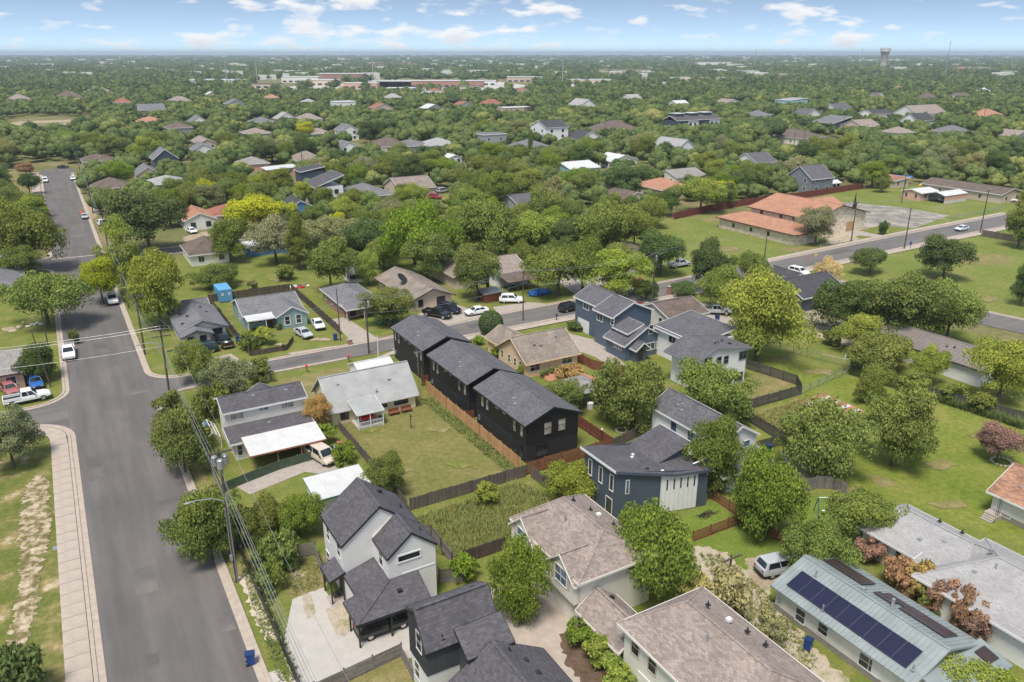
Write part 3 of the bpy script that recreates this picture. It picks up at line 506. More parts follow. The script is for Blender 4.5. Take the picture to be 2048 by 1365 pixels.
sheet('path', pxpoly((1690, 468), (1712, 462), (1785, 475), (1770, 478)), 'concrete'); sheet('lawn', pxpoly((1716, 462), (1760, 452), (1860, 460), (1790, 474)), 'grass'); sheet('yard', pxpoly((1640, 468), (1690, 462), (1720, 480), (1660, 490)), 'gravel')
sheet('yard', pxpoly((150, 415), (185, 400), (200, 430), (170, 450)), 'dirt'); sheet('yard', pxpoly((365, 475), (425, 460), (440, 480), (380, 500)), 'dirt')
sheet('patio', pxpoly((1062, 745), (1130, 735), (1200, 760), (1120, 775)), 'terracotta')
for (a, b) in (((430, 757), (425, 700)), ((20, 745), (60, 742))): pass
sheet('gutter_strip', [(-3.4, 212.0), (7.8, 211.6), (7.8, 212.3), (-3.4, 212.7)], 'kerb', .101)
rgp = random.Random(12)
for k, (u_, v_, a, b) in enumerate(((1.2, 70, .9, 2.2), (4.6, 83, 1.3, 1.1), (-1.4, 96, .8, 3.2), (5.2, 118, 1.6, 1.2), (2.2, 140, 1.0, 3.0), (.4, 58, .5, 1.4), (6.4, 60, .6, 1.0), (5.9, 73.5, .9, 2.6), (-.8, 180, 1.4, 2.2), (3.4, 240, 1.2, 4), (30, 118, 3, .9), (62, 119.4, 2.2, 1.2), (97, 120, 3, 1.3), (165, 124, 4, 1.2))): sheet('road_patch', rough([(u_ - a, v_ - b), (u_ + a, v_ - b), (u_ + a, v_ + b), (u_ - a, v_ + b)], .12, .4, k), 'asphalt_patch' if k % 3 else 'asphalt_pale', .0975 + .0004 * (k % 2))
sheet('apron', pxpoly((845, 690), (900, 668), (960, 700), (900, 722)), 'concrete', .096)
ug = G(116, 1096)
hc = solo(MB().prism([(ug[0] - .45, ug[1] - .35), (ug[0] + .45, ug[1] - .35), (ug[0] + .45, ug[1] + .35), (ug[0] - .45, ug[1] + .35)], 0, .06), 'utility_cover', 'galv', 'grey rectangular utility cover set in the grass verge beside the pavement', 'utility cover')

sheet('parking_lot', pxpoly((560, 176), (640, 168), (1000, 164), (1060, 172), (980, 186), (880, 200), (760, 196), (620, 184)), 'pale_concrete'); sheet('parking_lot', pxpoly((1080, 172), (1300, 160), (1420, 160), (1400, 168), (1200, 178)), 'pale_concrete'); sheet('parking_lot', pxpoly((380, 172), (540, 170), (560, 180), (400, 182)), 'pale_concrete')

rgl = random.Random(31)
for k, (x, y, rx, ry, mt) in enumerate(((1700, 980, 30, 8, 'grass_dry'), (1880, 930, 40, 10, 'grass_dry'), (1960, 870, 30, 8, 'grass_mow'), (1560, 720, 30, 7, 'grass_mow'), (1640, 745, 35, 7, 'grass_dry'), (1840, 840, 40, 10, 'grass_mow'), (1900, 1010, 45, 9, 'grass_dry'), (880, 860, 26, 8, 'grass_dry'), (800, 940, 30, 9, 'grass_dry'), (740, 860, 26, 7, 'grass'), (920, 930, 26, 9, 'grass'), (470, 620, 20, 5, 'grass_dry'), (560, 560, 24, 5, 'grass_dry'), (330, 600, 14, 6, 'grass_dry'), (20, 660, 20, 6, 'dirt'), (1450, 500, 40, 6, 'grass_dry'), (1840, 560, 50, 8, 'grass_dry'), (1960, 600, 40, 9, 'grass_dry'), (600, 1150, 18, 8, 'dirt'), (1245, 845, 20, 6, 'grass_dry'), (560, 690, 10, 3, 'dirt'), (640, 680, 22, 4, 'dirt'), (720, 1380, 30, 8, 'grass'))):
    sheet('worn_patch', [G(x + rx * math.cos(t * math.pi / 10) * rgl.uniform(.55, 1.15), y + ry * math.sin(t * math.pi / 10) * rgl.uniform(.55, 1.15)) for t in range(20)], mt)
# ---------------------------------------------------------------- the houses near the camera
def farmhouse():
    H = House('farmhouse', 'white lap-sided two-storey house with stepped charcoal gables and a carport over a black car', 16.4, 54.3)
    H.block(16.4, 23.6, 58, 63.6, 5.7, 'white_lap', gable=('v', 8.5)); H.block(19.2, 23.59, 54.3, 57.99, 5.7, 'white_lap', gable=('v', 7.5, 21.4)); H.block(16.45, 19.19, 54.9, 57.98, 2.7, 'white_lap')
    a = H.gable(16.4, 23.6, 58, 63.6, 5.7, 8.5, 'v', 'roof_charcoal', oh=.12, ohr=.1, trim='black_metal'); b = H.gable(19.2, 23.6, 54.3, 57.6, 5.7, 7.5, 'v', 'roof_charcoal', pos=21.4, oh=.12, ohr=.1, trim='black_metal')
    H.hoods(a, [(21.5, 62, 7.6)], 'black_metal'); H.vents(a, [(22.8, 60.2, 6.5), (22.9, 56, 6.4)])
    c = H.roof([[(15.2, 51.4, 2.5), (19.2, 54.28, 3.62), (19.2, 57.98, 3.62), (16.3, 57.98, 2.81), (16.3, 54.8, 2.81), (15.2, 54.8, 2.5)], [(15.2, 51.4, 2.5), (21.8, 51.4, 2.5), (21.8, 54.28, 3.62), (19.2, 54.28, 3.62)]], 'roof_charcoal', .16, 'black_metal', 'carport_roof')
    MB().bar((15.2, 51.4, 2.53), (19.2, 54.28, 3.65), .25, .05).build('ridge_cap', 'roof_charcoal', c); H.hoods(c, [(19.6, 53, 3.15)])
    for p in ((15.4, 53.9), (15.4, 51.6), (18.2, 51.6), (21.5, 51.6)): H.post(*p, 2.42, 'black_metal', .13)
    H.roof([[(15.0, 57.85, 2.55), (16.4, 57.85, 3.1), (16.4, 60.5, 3.1), (15.0, 60.5, 2.55)]], 'roof_charcoal', .18, 'black_metal', 'porch_roof')
    for p in ((15.15, 60.2), (15.15, 58.05), (16.25, 58.05)): H.post(*p, 2.5, 'black_metal', .12)
    H.panel('-u', 16.4, 59.2, .1, 1.0, 2.1, 'dark_brown'); MB().box(15.5, 16.2, 58.7, 59.6, .09, .14).build('doormat', 'dark_brown', H.root)
    for (x, y) in ((656.5, 1068), (677.5, 1100), (657, 1117)): H.win('-u', 16.4, x, y, .75, 1.4, glass='glass')
    H.win('-u', 19.2, 762, 1116, .8, 1.6, split=(1, 2)); H.win('-v', 54.3, 818, 1113, 2.0, .55, split=(1, 1), fw=.12)
    MB().box(20.4, 23.5, 54.26, 54.3, 3.66, 3.8).build('flashing', 'white_trim', H.root); H.done()
farmhouse()
def darkhouse():
    H = House('gabled_house', 'dark standing-seam upper storey over white ground floor, charcoal roofs, at the bottom edge', 18, 42)
    u0, u1 = 17.75, 23.7; zr = 7.45; vr = 45.0
    H.block(u0, u1, 43.2, 46.4, 5.0, 'dark_batten', z0=2.75, gable=('u', zr, vr, 6.75)); H.block(u0 + .06, u1 - .05, 43.26, 46.34, 2.74, 'white_lap')
    r = H.roof([[(u0 - .12, 43.05, 4.95), (u1 + .1, 43.05, 4.95), (u1 + .1, vr, zr + .14), (u0 - .12, vr, zr + .14)], [(u0 - .12, vr, zr + .14), (u1 + .1, vr, zr + .14), (u1 + .1, 46.6, 6.72), (u0 - .12, 46.6, 6.72)]], 'roof_charcoal', .14, 'black_metal')
    MB().bar((u0, vr, zr + .16), (u1, vr, zr + .16), .28, .06).build('ridge_cap', 'roof_charcoal', r); H.hoods(r, [(22.6, 45.2, 7.4)]); H.vents(r, [(19.2, 43.5, 5.4)])
    H.block(20.4, u1 + .3, 41.6, 43.2, 4.6, 'dark_batten'); H.roof([[(20.2, 41.4, 4.55), (u1 + .45, 41.4, 4.55), (u1 + .45, 43.6, 5.8), (20.2, 43.6, 5.8)]], 'roof_charcoal', .14, 'black_metal', 'dormer_roof')
    for k in range(15):
        f = k / 14; v = 43.25 + f * 3.1; z = (5.0 + (zr - 5) * (v - 43.2) / (vr - 43.2)) if v < vr else (zr + (6.75 - zr) * (v - vr) / (46.4 - vr)); MB().box(u0 - .05, u0, v - .025, v + .025, 2.75, z - .14).build('batten', 'dark_batten', H.root)
    H.win('-u', u0, 838, 1284, .85, 1.55, frame='white_trim'); H.win('-u', u0 + .06, 835, 1340, .8, 1.5, frame='white_trim')
    # lower front wing
    H.block(18.2, 26.5, 33, 41.6, 2.6, 'white_lap'); f = H.roof([[(17.9, 32.6, 2.6), (22.3, 35.5, 5.3), (22.3, 41.62, 5.3), (17.9, 41.62, 2.6)], [(22.3, 41.62, 5.3), (22.3, 35.5, 5.3), (26.8, 32.6, 2.6), (26.8, 41.62, 2.6)], [(17.9, 32.6, 2.6), (26.8, 32.6, 2.6), (22.3, 35.5, 5.3)]], 'roof_charcoal', .15, 'black_metal')
    MB().bar((22.3, 35.5, 5.33), (22.3, 41.6, 5.33), .3, .06).build('ridge_cap', 'roof_charcoal', f); H.vents(f, [(23.2, 40.6, 4.75), (18.9, 40.2, 3.2)]); H.hoods(f, [(24, 39.6, 4.2), (24.2, 38.2, 4.1), (25.4, 36.8, 3.4), (24.1, 36.4, 4.2)])
    H.done()
darkhouse()
def tanhouse():
    H = House('two_storey_house', 'two-storey cream house with brown hip roof and two front gable dormers above a garage', 32.2, 44.4)
    H.block(32.2, 39.8, 44.5, 55, 5.0, 'cream_lap'); r = H.hip(32.2, 39.8, 44.5, 55, 5.0, 7.3, 'roof_tan', oh=.45, trim='cream_lap', inset=2.6)
    for vc in (53.0, 46.6):
        H.block(31.7, 33.4, vc - 2, vc + 2, 4.75, 'cream_lap', z0=2.6 if vc < 50 else 0, gable=('u', 6.45), name='dormer'); H.gable(31.6, 35.2, vc - 2, vc + 2, 4.75, 6.45, 'u', 'roof_tan', oh=.25, ohr=.12, trim='cream_lap', t=.1)
        H.pane('-u', 31.7, vc, 4.35, 1.7, 1.5, split=(2, 2), glass='glass_blue')
        for s_ in (-1, 1): H.panel('-u', 31.7, vc + s_ * 1.2, 3.6, .4, 1.55, 'tan_wall', 'shutter')
    H.garage('-u', 32.2, 46.6, 2.6, 2.1, 'cream_lap'); H.pane('-u', 32.2, 49.6, 3.4, .7, 1.4); H.panel('-u', 32.2, 49.8, .1, 1.0, 2.1, 'tan_wall')
    H.hoods(r, [(35.2, 51.4, 6.75), (35.6, 49.8, 6.95)], 'galv'); H.vents(r, [(34.6, 50.4, 6.4)], 'galv', .9, .09); H.vents(r, [(36.9, 52.5, 7.0), (37.8, 51, 6.5), (38.6, 48.5, 6.1)])
    H.vents(r, [(39, 46, 5.6)], 'galv', .9, .11); H.hoods(r, [(38, 50, 6.4)], 'white_trim')
    MB().tube([(32.15, 44.45, 5.0), (32.15, 44.45, .1)], .05).build('downpipe', 'tan_wall', H.root)
    H.done()
    L = House('entry_wing', 'low brown-roofed porch wing joining the two cream two-storey houses', 32, 38.6, 'building')
    L.block(32.3, 35.4, 39, 44.2, 2.4, 'cream_lap', gable=('v', 3.6)); q = L.gable(32.0, 35.6, 38.6, 44.2, 2.4, 3.7, 'v', 'roof_tan', oh=.3, ohr=.15, trim='cream_lap'); L.hoods(q, [(34.4, 43, 3.4)]); L.done()
    B = House('two_storey_house', 'two-storey cream house with brown hip roof cut by the bottom edge beside the hedge', 32, 24)
    B.block(32.1, 39.9, 25.5, 38.3, 5.0, 'cream_lap'); r = B.hip(32.1, 39.9, 25.5, 38.3, 5.0, 7.2, 'roof_tan', oh=.45, trim='cream_lap', inset=2.8)
    for (x, y) in ((1271, 1295), (1305, 1330)): B.win('-u', 32.1, x, y, .8, 1.4, frame='tan_wall', glass='glass')
    B.garage('-u', 32.1, 35.3, 2.4, 2.1, 'cream_lap'); B.hoods(r, [(35.0, 33.9, 6.5), (35.5, 31.4, 6.8)], 'galv'); B.vents(r, [(34.8, 32.5, 6.4)], 'galv', .9, .09); B.vents(r, [(37.4, 35.2, 6.9), (38.3, 32, 6.4), (38.6, 30.5, 6.2)]); B.hoods(r, [(37.8, 33.4, 6.6)], 'white_trim'); B.done()
tanhouse()
def solarhouse():
    H = House('metal_roof_house', 'white bungalow with sage standing-seam metal roof carrying three banks of solar panels', 48.6, 24.9)
    H.block(48.7, 56.4, 25.2, 38.1, 2.6, 'white_lap', z0=.55, gable=('v', 4.0, 52.2)); H.block(48.66, 56.44, 25.16, 38.14, .55, 'foundation', name='foundation')
    r = H.gable(48.7, 56.4, 25.2, 38.1, 2.6, 4.0, 'v', 'metal_sage', pos=52.2, oh=.5, ohr=.35, t=.08, trim='metal_sage')
    H.ribs(r, [(48.2, 24.85, 2.48), (48.2, 38.45, 2.48), (52.2, 38.45, 4.08), (52.2, 24.85, 4.08)], 34, 'metal_sage'); H.ribs(r, [(56.9, 24.85, 2.51), (56.9, 38.45, 2.51), (52.2, 38.45, 4.08), (52.2, 24.85, 4.08)], 34, 'metal_sage')
    def zl(u): return 2.68 + (u - 48.7) * .4
    def zrr(u): return 4.08 - (u - 52.2) * (1.4 / 4.2)
    def panels(u0, u1, v0, v1, n, zf, mat, lab):
        for k in range(n):
            a, b = v0 + (v1 - v0) * k / n + .015, v0 + (v1 - v0) * (k + 1) / n - .015
            p = MB().slab([(u0, a, zf(u0) + .14), (u1, a, zf(u1) + .14), (u1, b, zf(u1) + .14), (u0, b, zf(u0) + .14)], .045).build('solar_panel', mat, H.root)
            fb = MB()
            for q in ((u0, a, u1, a), (u0, b, u1, b), (u0, a, u0, b), (u1, a, u1, b)): fb.bar((q[0], q[1], zf(q[0]) + .135), (q[2], q[3], zf(q[2]) + .135), .03, .05)
            fb.build('frame', 'solar_line', p)
    panels(48.95, 50.75, 26.0, 37.4, 9, zl, 'solar_cell', ''); panels(53.5, 54.45, 33.4, 37.5, 3, zrr, 'solar_brown', ''); panels(54.47, 55.4, 33.4, 37.5, 3, zrr, 'solar_brown', ''); panels(53.4, 54.3, 30.6, 32.3, 2, zrr, 'solar_brown', ''); panels(54.35, 55.2, 30.0, 32.0, 2, zrr, 'solar_brown', ''); panels(53.5, 54.4, 26.0, 30.0, 3, zrr, 'solar_brown', ''); panels(54.42, 55.3, 26.0, 30.0, 3, zrr, 'solar_brown', '')
    H.vents(r, [(51.2, 36.3, 3.7), (49.0, 33.6, 2.85), (49.2, 25.6, 2.95)], 'galv', .5, .07); H.vents(r, [(53.1, 30.3, 3.8)], 'galv', .8, .14); H.hoods(r, [(52.9, 32.9, 3.9)], 'galv')
    for (v0, u0, u1) in ((31.2, 50.9, 52.1), (29.9, 48.4, 48.9)): MB().tube([(u0, v0, zl(u0) + .1), (u1, v0, zl(u1) + .1)], .03).build('conduit', 'galv', r)
    for (x, y) in ((1601, 1232), (1646, 1259)): H.win('-u', 48.7, x, y, .9, .95 if y > 1250 else 1.2, glass='glass')
    H.win('-u', 48.7, 1738, 1329, 1.7, 1.15, split=(2, 2)); H.panel('-u', 48.7, 28.0, .6, .9, 1.9, 'white_trim')
    H.block(49.5, 56.5, 22.9, 25.14, 2.3, 'white_lap'); q = H.roof([[(49.2, 22.5, 2.3), (56.9, 22.5, 2.3), (56.9, 25.1, 2.9), (49.2, 25.1, 2.9)]], 'metal_sage', .08, 'metal_sage', 'lower_roof'); panels2 = MB().slab([(55.1, 23.3, 2.62), (56.4, 23.3, 2.62), (56.4, 24.5, 2.9), (55.1, 24.5, 2.9)], .045).build('solar_panel', 'solar_brown', H.root)
    MB().tube([(48.4, 37.6, 1.5)] + [(48.5, 37.6 + .22 * math.cos(t), 1.25 + .22 * math.sin(t)) for t in (0, 1, 2, 3, 4, 5, 6)], .03).build('hose_reel', 'green_paint', H.root)
    H.done()
solarhouse()
def greyhouse():
    H = House('long_house', 'long white house with pale grey shingle hip roofs behind the rusty shrubs', 60, 24)
    H.block(62.6, 69.5, 30.5, 40, 2.7, 'white_stucco'); r = H.hip(62.6, 69.5, 30.5, 40, 2.7, 4.6, 'roof_grey', oh=.45, trim='white_trim', inset=1.6)
    H.block(60.2, 70, 19, 31.5, 2.7, 'white_stucco'); r2 = H.hip(60.2, 70.5, 19, 32.5, 2.7, 5.0, 'roof_grey', oh=.45, trim='white_trim', inset=4)
    H.block(61.2, 64.8, 31.5, 34.2, 2.65, 'white_stucco'); H.roof([[(60.8, 31.2, 2.7), (65.5, 31.2, 3.7), (65.5, 34.2, 3.7), (60.8, 34.2, 2.7)]], 'roof_grey', .12, 'white_trim', 'link_roof')
    H.win('-u', 62.6, 1763, 1095, .8, 1.3); H.win('-u', 62.6, 1799, 1113, .8, 1.3); H.pane('-u', 60.2, 28, 1.5, 1.9, 1.5, split=(2, 1))
    H.vents(r, [(66.3, 38.3, 4.6), (67.2, 35.5, 4.4), (67.4, 33.4, 4.3)], 'black_metal'); H.hoods(r, [(65, 33.5, 4.0), (64, 35.2, 3.6)], 'galv'); H.vents(r2, [(64.2, 28.5, 4.5), (66, 26.5, 5.0)], 'galv', .6, .08); H.hoods(r2, [(66, 30, 4.9), (63, 29.5, 4.0), (64.5, 24, 4.8)], 'galv')
    H.done()
    B = House('cottage', 'white cottage with worn rusty brown shingle roof and a side stair at the right edge', 79.8, 28)
    B.block(80.4, 88, 24, 37.6, 2.75, 'white_lap', z0=.6, gable=('v', 4.6)); B.block(80.36, 88.04, 23.96, 37.64, .6, 'foundation', name='foundation'); r = B.gable(80.4, 88, 24, 37.6, 2.75, 4.6, 'v', 'roof_rustbrown', oh=.6, ohr=.5, trim='white_trim'); B.hoods(r, [(81.9, 36, 3.5), (82.6, 34.8, 3.9)], 'galv')
    B.win('-u', 80.4, 2013, 1021, .95, 1.5, glass='glass'); B.panel('-u', 80.4, 36.8, .65, .95, 2.0, 'white_trim'); B.panel('-u', 80.4, 35.9, .65, .9, 2.0, 'white_trim')
    st = MB(); st.box(79.2, 80.3, 36.2, 37.6, 0, .6); [st.box(78.4 + k * .27, 79.2, 36.3, 37.5, 0, .14 + .14 * k) for k in range(3)]; st.build('steps', 'concrete', B.root)
    rb = MB(); [rb.tube([(79.3 + (k % 2) * .3, 36.25 + (k // 2) * .2, .6), (79.3 + (k % 2) * .3, 36.25 + (k // 2) * .2, 2.7)], .02) for k in range(4)]; rb.build('porch_railing', 'black_metal', B.root); B.done()
greyhouse()
def navyhouse():
    H = House('navy_house', 'modern navy-sided house with butterfly charcoal roof and a white panel of five slit windows', 44.8, 54)
    L0, L1, N0, N1 = Vector((44.9, 62.0)), Vector((44.9, 56.2)), Vector((55.2, 53.8)), Vector((55.2, 62.0)); H.fp = [44.9, 55.2, 54, 62]
    zt = lambda f: 5.85 - f * 1.45 if f < .6 else 4.98 - (f - .6) * 1.3
    w = MB(); K = 6; ring = [L0, L1] + [L1.lerp(N0, k / K) for k in range(1, K)] + [N0, N1]; tops = [5.85, 5.85] + [zt(k / K) for k in range(1, K)] + [4.4, 4.4]; n = len(ring)
    w.add([(p.x, p.y, 0) for p in ring] + [(p.x, p.y, z) for p, z in zip(ring, tops)], [(i, (i + 1) % n, n + (i + 1) % n, n + i) for i in range(n)]); w.build('wall', 'navy_lap', H.root); H.h = 6
    H.roof([[(44.55, 55.95, 6.1), (51.0, 54.45, 4.75), (51.0, 62.3, 4.75), (44.55, 62.3, 6.1)], [(51.0, 54.45, 4.75), (55.6, 53.4, 4.55), (55.6, 57.1, 4.55), (51.0, 57.1, 4.75)]], 'roof_charcoal', .22, 'navy_lap', 'low_roof')
    MB().box(44.44, 44.49, 55.95, 62.3, 5.86, 6.14).build('fascia', 'white_trim', H.root)
    H.roof([[(50.9, 57.0, 4.76), (55.6, 57.0, 6.05), (55.6, 62.35, 6.05), (50.9, 62.35, 4.76)]], 'roof_charcoal', .2, None, 'high_roof'); MB().box(55.6, 55.66, 57.0, 62.35, 5.8, 6.1).build('fascia', 'white_trim', H.root)
    w = MB(); w.add([(51.0, 57.15, 4.5), (55.3, 57.15, 4.3), (55.3, 57.15, 5.8), (51.0, 61.9, 4.5), (55.3, 61.9, 4.3), (55.3, 61.9, 5.8)], [(0, 1, 2), (5, 4, 3), (1, 4, 5, 2)]); w.build('wall', 'navy_lap', H.root)
    w = MB(); w.slab([(54.0, 54.9, 4.5), (55.5, 54.5, 4.5), (55.5, 54.5, 5.35), (54.0, 54.9, 4.85)], .15, (.2, .97, 0)); w.build('parapet', 'navy_lap', H.root); MB().bar((54.0, 54.95, 4.87), (55.5, 54.57, 5.37), .16, .05).build('parapet_cap', 'white_trim', H.root)
    d = (N0 - L1).normalized(); nn = Vector((d.y, -d.x)); Lw = (N0 - L1).length
    def onw(s0, s1, z0, z1, of, mat, name, par=None, th=.05, z1b=None):
        q = [(*(L1 + d * s0 + nn * of), z0), (*(L1 + d * s1 + nn * of), z0), (*(L1 + d * s1 + nn * of), z1 if z1b is None else z1b), (*(L1 + d * s0 + nn * of), z1)]; m = MB(); m.slab(q, th, (-nn.x, -nn.y, 0)); return m.build(name, mat, par or H.root)
    onw(5.0, 9.35, .1, 4.75, .06, 'white_batten', 'white_panel', None, .055, 4.3)
    for k in range(5): f = onw(5.62 + k * .8, 5.86 + k * .8, 2.75, 4.05, .075, 'white_trim', 'window'); onw(5.66 + k * .8, 5.82 + k * .8, 2.79, 4.01, .09, 'glass', 'pane', f, .02)
    f = onw(.95, 1.4, 3.1, 4.75, .04, 'white_trim', 'window'); onw(1.04, 1.31, 3.2, 4.65, .055, 'glass_blue', 'pane', f, .02)
    for v in (60.9, 59.0, 57.1): H.pane('-u', 44.9, v, 4.15, .5, 1.75, 'white_trim', 'glass', (1, 1), .1)
    H.pane('-u', 44.9, 57.4, 1.2, 1.0, 2.0, 'white_trim', 'glass', (1, 1), .07, 'door'); MB().box(55.4, 56.2, 54.6, 55.4, 0, .8).build('air_conditioner', 'galv', H.root)
    for (u, v, mt) in ((48.8, 58.8, 'white_trim'), (49.4, 59.4, 'white_trim'), (48.6, 56.0, 'black_metal'), (50, 55.2, 'white_trim')): z = 6.1 - (u - 44.55) * .209; MB().box(u - .15, u + .15, v - .12, v + .12, z - .1, z + .16).build('roof_vent', mt, H.root)
    H.done()
navyhouse()
def whitegable():
    H = House('long_gable_house', 'long white two-storey house with charcoal gable roof behind the navy house', 59.6, 56.4)
    H.block(59.8, 65.2, 56.7, 68.6, 4.9, 'white_stucco', gable=('v', 6.5, 62.5)); r = H.gable(59.8, 65.2, 56.7, 68.6, 4.9, 6.5, 'v', 'roof_slate', oh=.35, ohr=.3, pos=62.5, trim='white_trim')
    H.hoods(r, [(60.8, 64.5, 5.6), (61.2, 65.6, 5.8), (61.6, 65.2, 6.0)], 'galv'); H.vents(r, [(62, 62.6, 6.3)], 'galv', .3)
    for v in (64.6, 61.6): H.pane('-u', 59.8, v, 3.6, 1.0, 1.6, 'white_trim', 'glass_blue', (1, 1))
    H.pane('-v', 56.7, 63.7, 3.6, 1.0, 1.5, 'white_trim', 'glass_blue', (1, 2)); H.block(59.0, 65.0, 54.6, 56.68, 2.6, 'white_stucco'); H.roof([[(57.6, 53.9, 2.6), (65.3, 53.9, 2.6), (65.3, 56.7, 3.5), (57.6, 56.7, 3.5)]], 'roof_slate', .14, 'white_trim', 'porch_roof'); H.done()
whitegable()
def blackhouses():
    for k, (va, vb, lab) in enumerate(((100.2, 112.0, 'black two-storey gabled house nearest the street, farthest of three alike'), (85.8, 98.1, 'black two-storey gabled house in the middle of three in a row'), (71.5, 84.1, 'black two-storey gabled house nearest the camera with pale rear windows'))):
        H = House('black_house', lab, 43, va, group='three black houses in a row'); o = .3 * (k == 2)
        u0, u1 = 42.9 + o, 50.3 + o; H.block(u0, u1, va, vb, 5.1, 'black_batten', z0=2.6, gable=('v', 6.55)); H.block(u0 + .02, u1 - .02, va + .02, vb - .02, 2.5, 'black_brick')
        MB().box(u0 - .03, u1 + .03, va - .03, vb + .03, 2.5, 2.6).build('band', 'black_metal', H.root)
        r = H.gable(u0, u1, va, vb, 5.1, 6.55, 'v', 'roof_slate', oh=.35, ohr=.3, trim='black_metal'); rg = random.Random(k)
        H.hoods(r, [(u0 + 1.6, va + 5.6, 5.85), (u0 + 1.1, va + 4.5, 5.65)], 'galv'); H.vents(r, [(u0 + 2.6, va + 7.0, 6.2), (u0 + 3.2, va + 4.5, 6.4)], 'galv', .35)
        for dv in (1.0, 2.7, 9.6, 10.9): H.pane('-u', u0, va + dv, 3.9, .65, 1.5, 'black_metal', 'blind', (1, 2))
        for dv in (5.4, 7.0): H.pane('-u', u0, va + dv, 4.5, .95, .32, 'black_metal', 'blind', (1, 1))
        for dv in (1.1, 2.6): H.pane('-u', u0 + .02, va + dv, 1.2, .75, 1.7, 'black_metal', 'glass', (1, 1))
        for u in (3.0, 5.0): H.pane('-v', va, u0 + u, 3.95, 1.0, 1.5, 'black_metal', 'blind', (1, 2))  # rear panes in the pale blind colour
        H.pane('-v', va + .02, u0 + 2.3, 1.3, 1.5, 1.5, 'black_metal', 'glass', (1, 1)); H.meter('-u', u0, vb - .8, .9); H.done()
        if k == 2: H.done()
blackhouses()
def yellowhouse():
    H = House('yellow_house', 'low yellow house with broad grey metal roof and white back porch', 26.2, 92.5)
    H.block(26.4, 38.2, 92.8, 100.2, 2.3, 'yellow_wall', gable=('u', 5.6, 96.1, 2.3)); r = H.gable(26.4, 38.2, 92.8, 100.2, 2.35, 5.6, 'u', 'metal_grey', pos=96.2, oh=.45, ohr=.4, t=.07, trim='metal_white')
    H.ribs(r, [(26.0, 92.35, 2.06), (38.6, 92.35, 2.06), (38.6, 96.2, 5.68), (26.0, 96.2, 5.68)], 42, 'metal_grey', .03, .03); H.hoods(r, [(28.2, 95.2, 4.6), (35.2, 94.6, 4.1)], 'galv'); H.vents(r, [(33, 93.6, 3.3)], 'galv', .3)
    H.roof([[(28.8, 89.7, 2.25), (32.5, 89.7, 2.25), (32.5, 93.2, 2.95), (28.8, 93.2, 2.95)]], 'metal_grey', .08, 'white_trim', 'porch_roof')
    MB().box(28.9, 32.4, 89.8, 92.75, 0, .3).build('porch_floor', 'pale_concrete', H.root)
    for u in (28.95, 30.6, 32.35): H.post(u, 89.85, 2.2, 'white_trim', .12)
    rl = MB(); [rl.bar((28.95, 89.85, z), (32.35, 89.85, z), .05, .05) for z in (.4, 1.0)]; [rl.box(28.95 + k * .2 - .015, 28.95 + k * .2 + .015, 89.83, 89.87, .4, 1.0) for k in range(18)]; rl.build('railing', 'white_trim', H.root)
    H.win('-v', 92.8, 689, 830, 1.0, 1.2, frame='black_metal', split=(2, 3)); H.win('-v', 92.8, 766, 808, 1.0, .9, frame='black_metal', split=(2, 2)); H.win('-v', 92.8, 802, 800, 1.9, 1.1, frame='black_metal', split=(4, 2)); H.panel('-v', 92.8, 30.2, .3, .9, 1.95, 'dark_brown'); H.done()
    t = local_thing('porch_table', 'red-clothed table under the white porch of the yellow house', 'table', 30.7, 91.4, z=.3)
    MB().box(-.9, .9, -.45, .45, .7, .76).build('tabletop', 'red_paint', t); s_ = MB(); s_.box(-.92, .92, -.47, -.45, .45, .75); s_.box(-.92, .92, .45, .47, .45, .75); s_.build('tablecloth', 'red_paint', t); [MB().box(x - .03, x + .03, y - .03, y + .03, 0, .7).build('leg', 'white_trim', t) for x in (-.8, .8) for y in (-.35, .35)]
    for k, u in enumerate((34.7, 36.5)):
        b = local_thing('garden_bench', ('left', 'right')[k] + ' of two red-brown wooden benches against the yellow house wall', 'bench', u, 91.9, group='wooden benches')
        MB().box(-.75, .75, -.25, .25, .42, .48).build('seat', 'red_wood', b); MB().box(-.75, .75, .25, .3, .5, .95).build('backrest', 'red_wood', b); [MB().box(x - .04, x + .04, y - .04, y + .04, 0, .42).build('leg', 'red_wood', b) for x in (-.7, .7) for y in (-.2, .2)]
    S = House('garage_shed', 'small pale metal-roofed garage between the yellow house and the street', 33.6, 103.5, 'shed'); S.block(34, 39.2, 102.6, 107.6, 2.2, 'white_stucco', gable=('u', 3.2)); r = S.gable(34, 39.2, 102.6, 107.6, 2.2, 3.2, 'u', 'metal_white', oh=.3, ohr=.2, t=.06, trim='metal_white'); S.done()
yellowhouse()
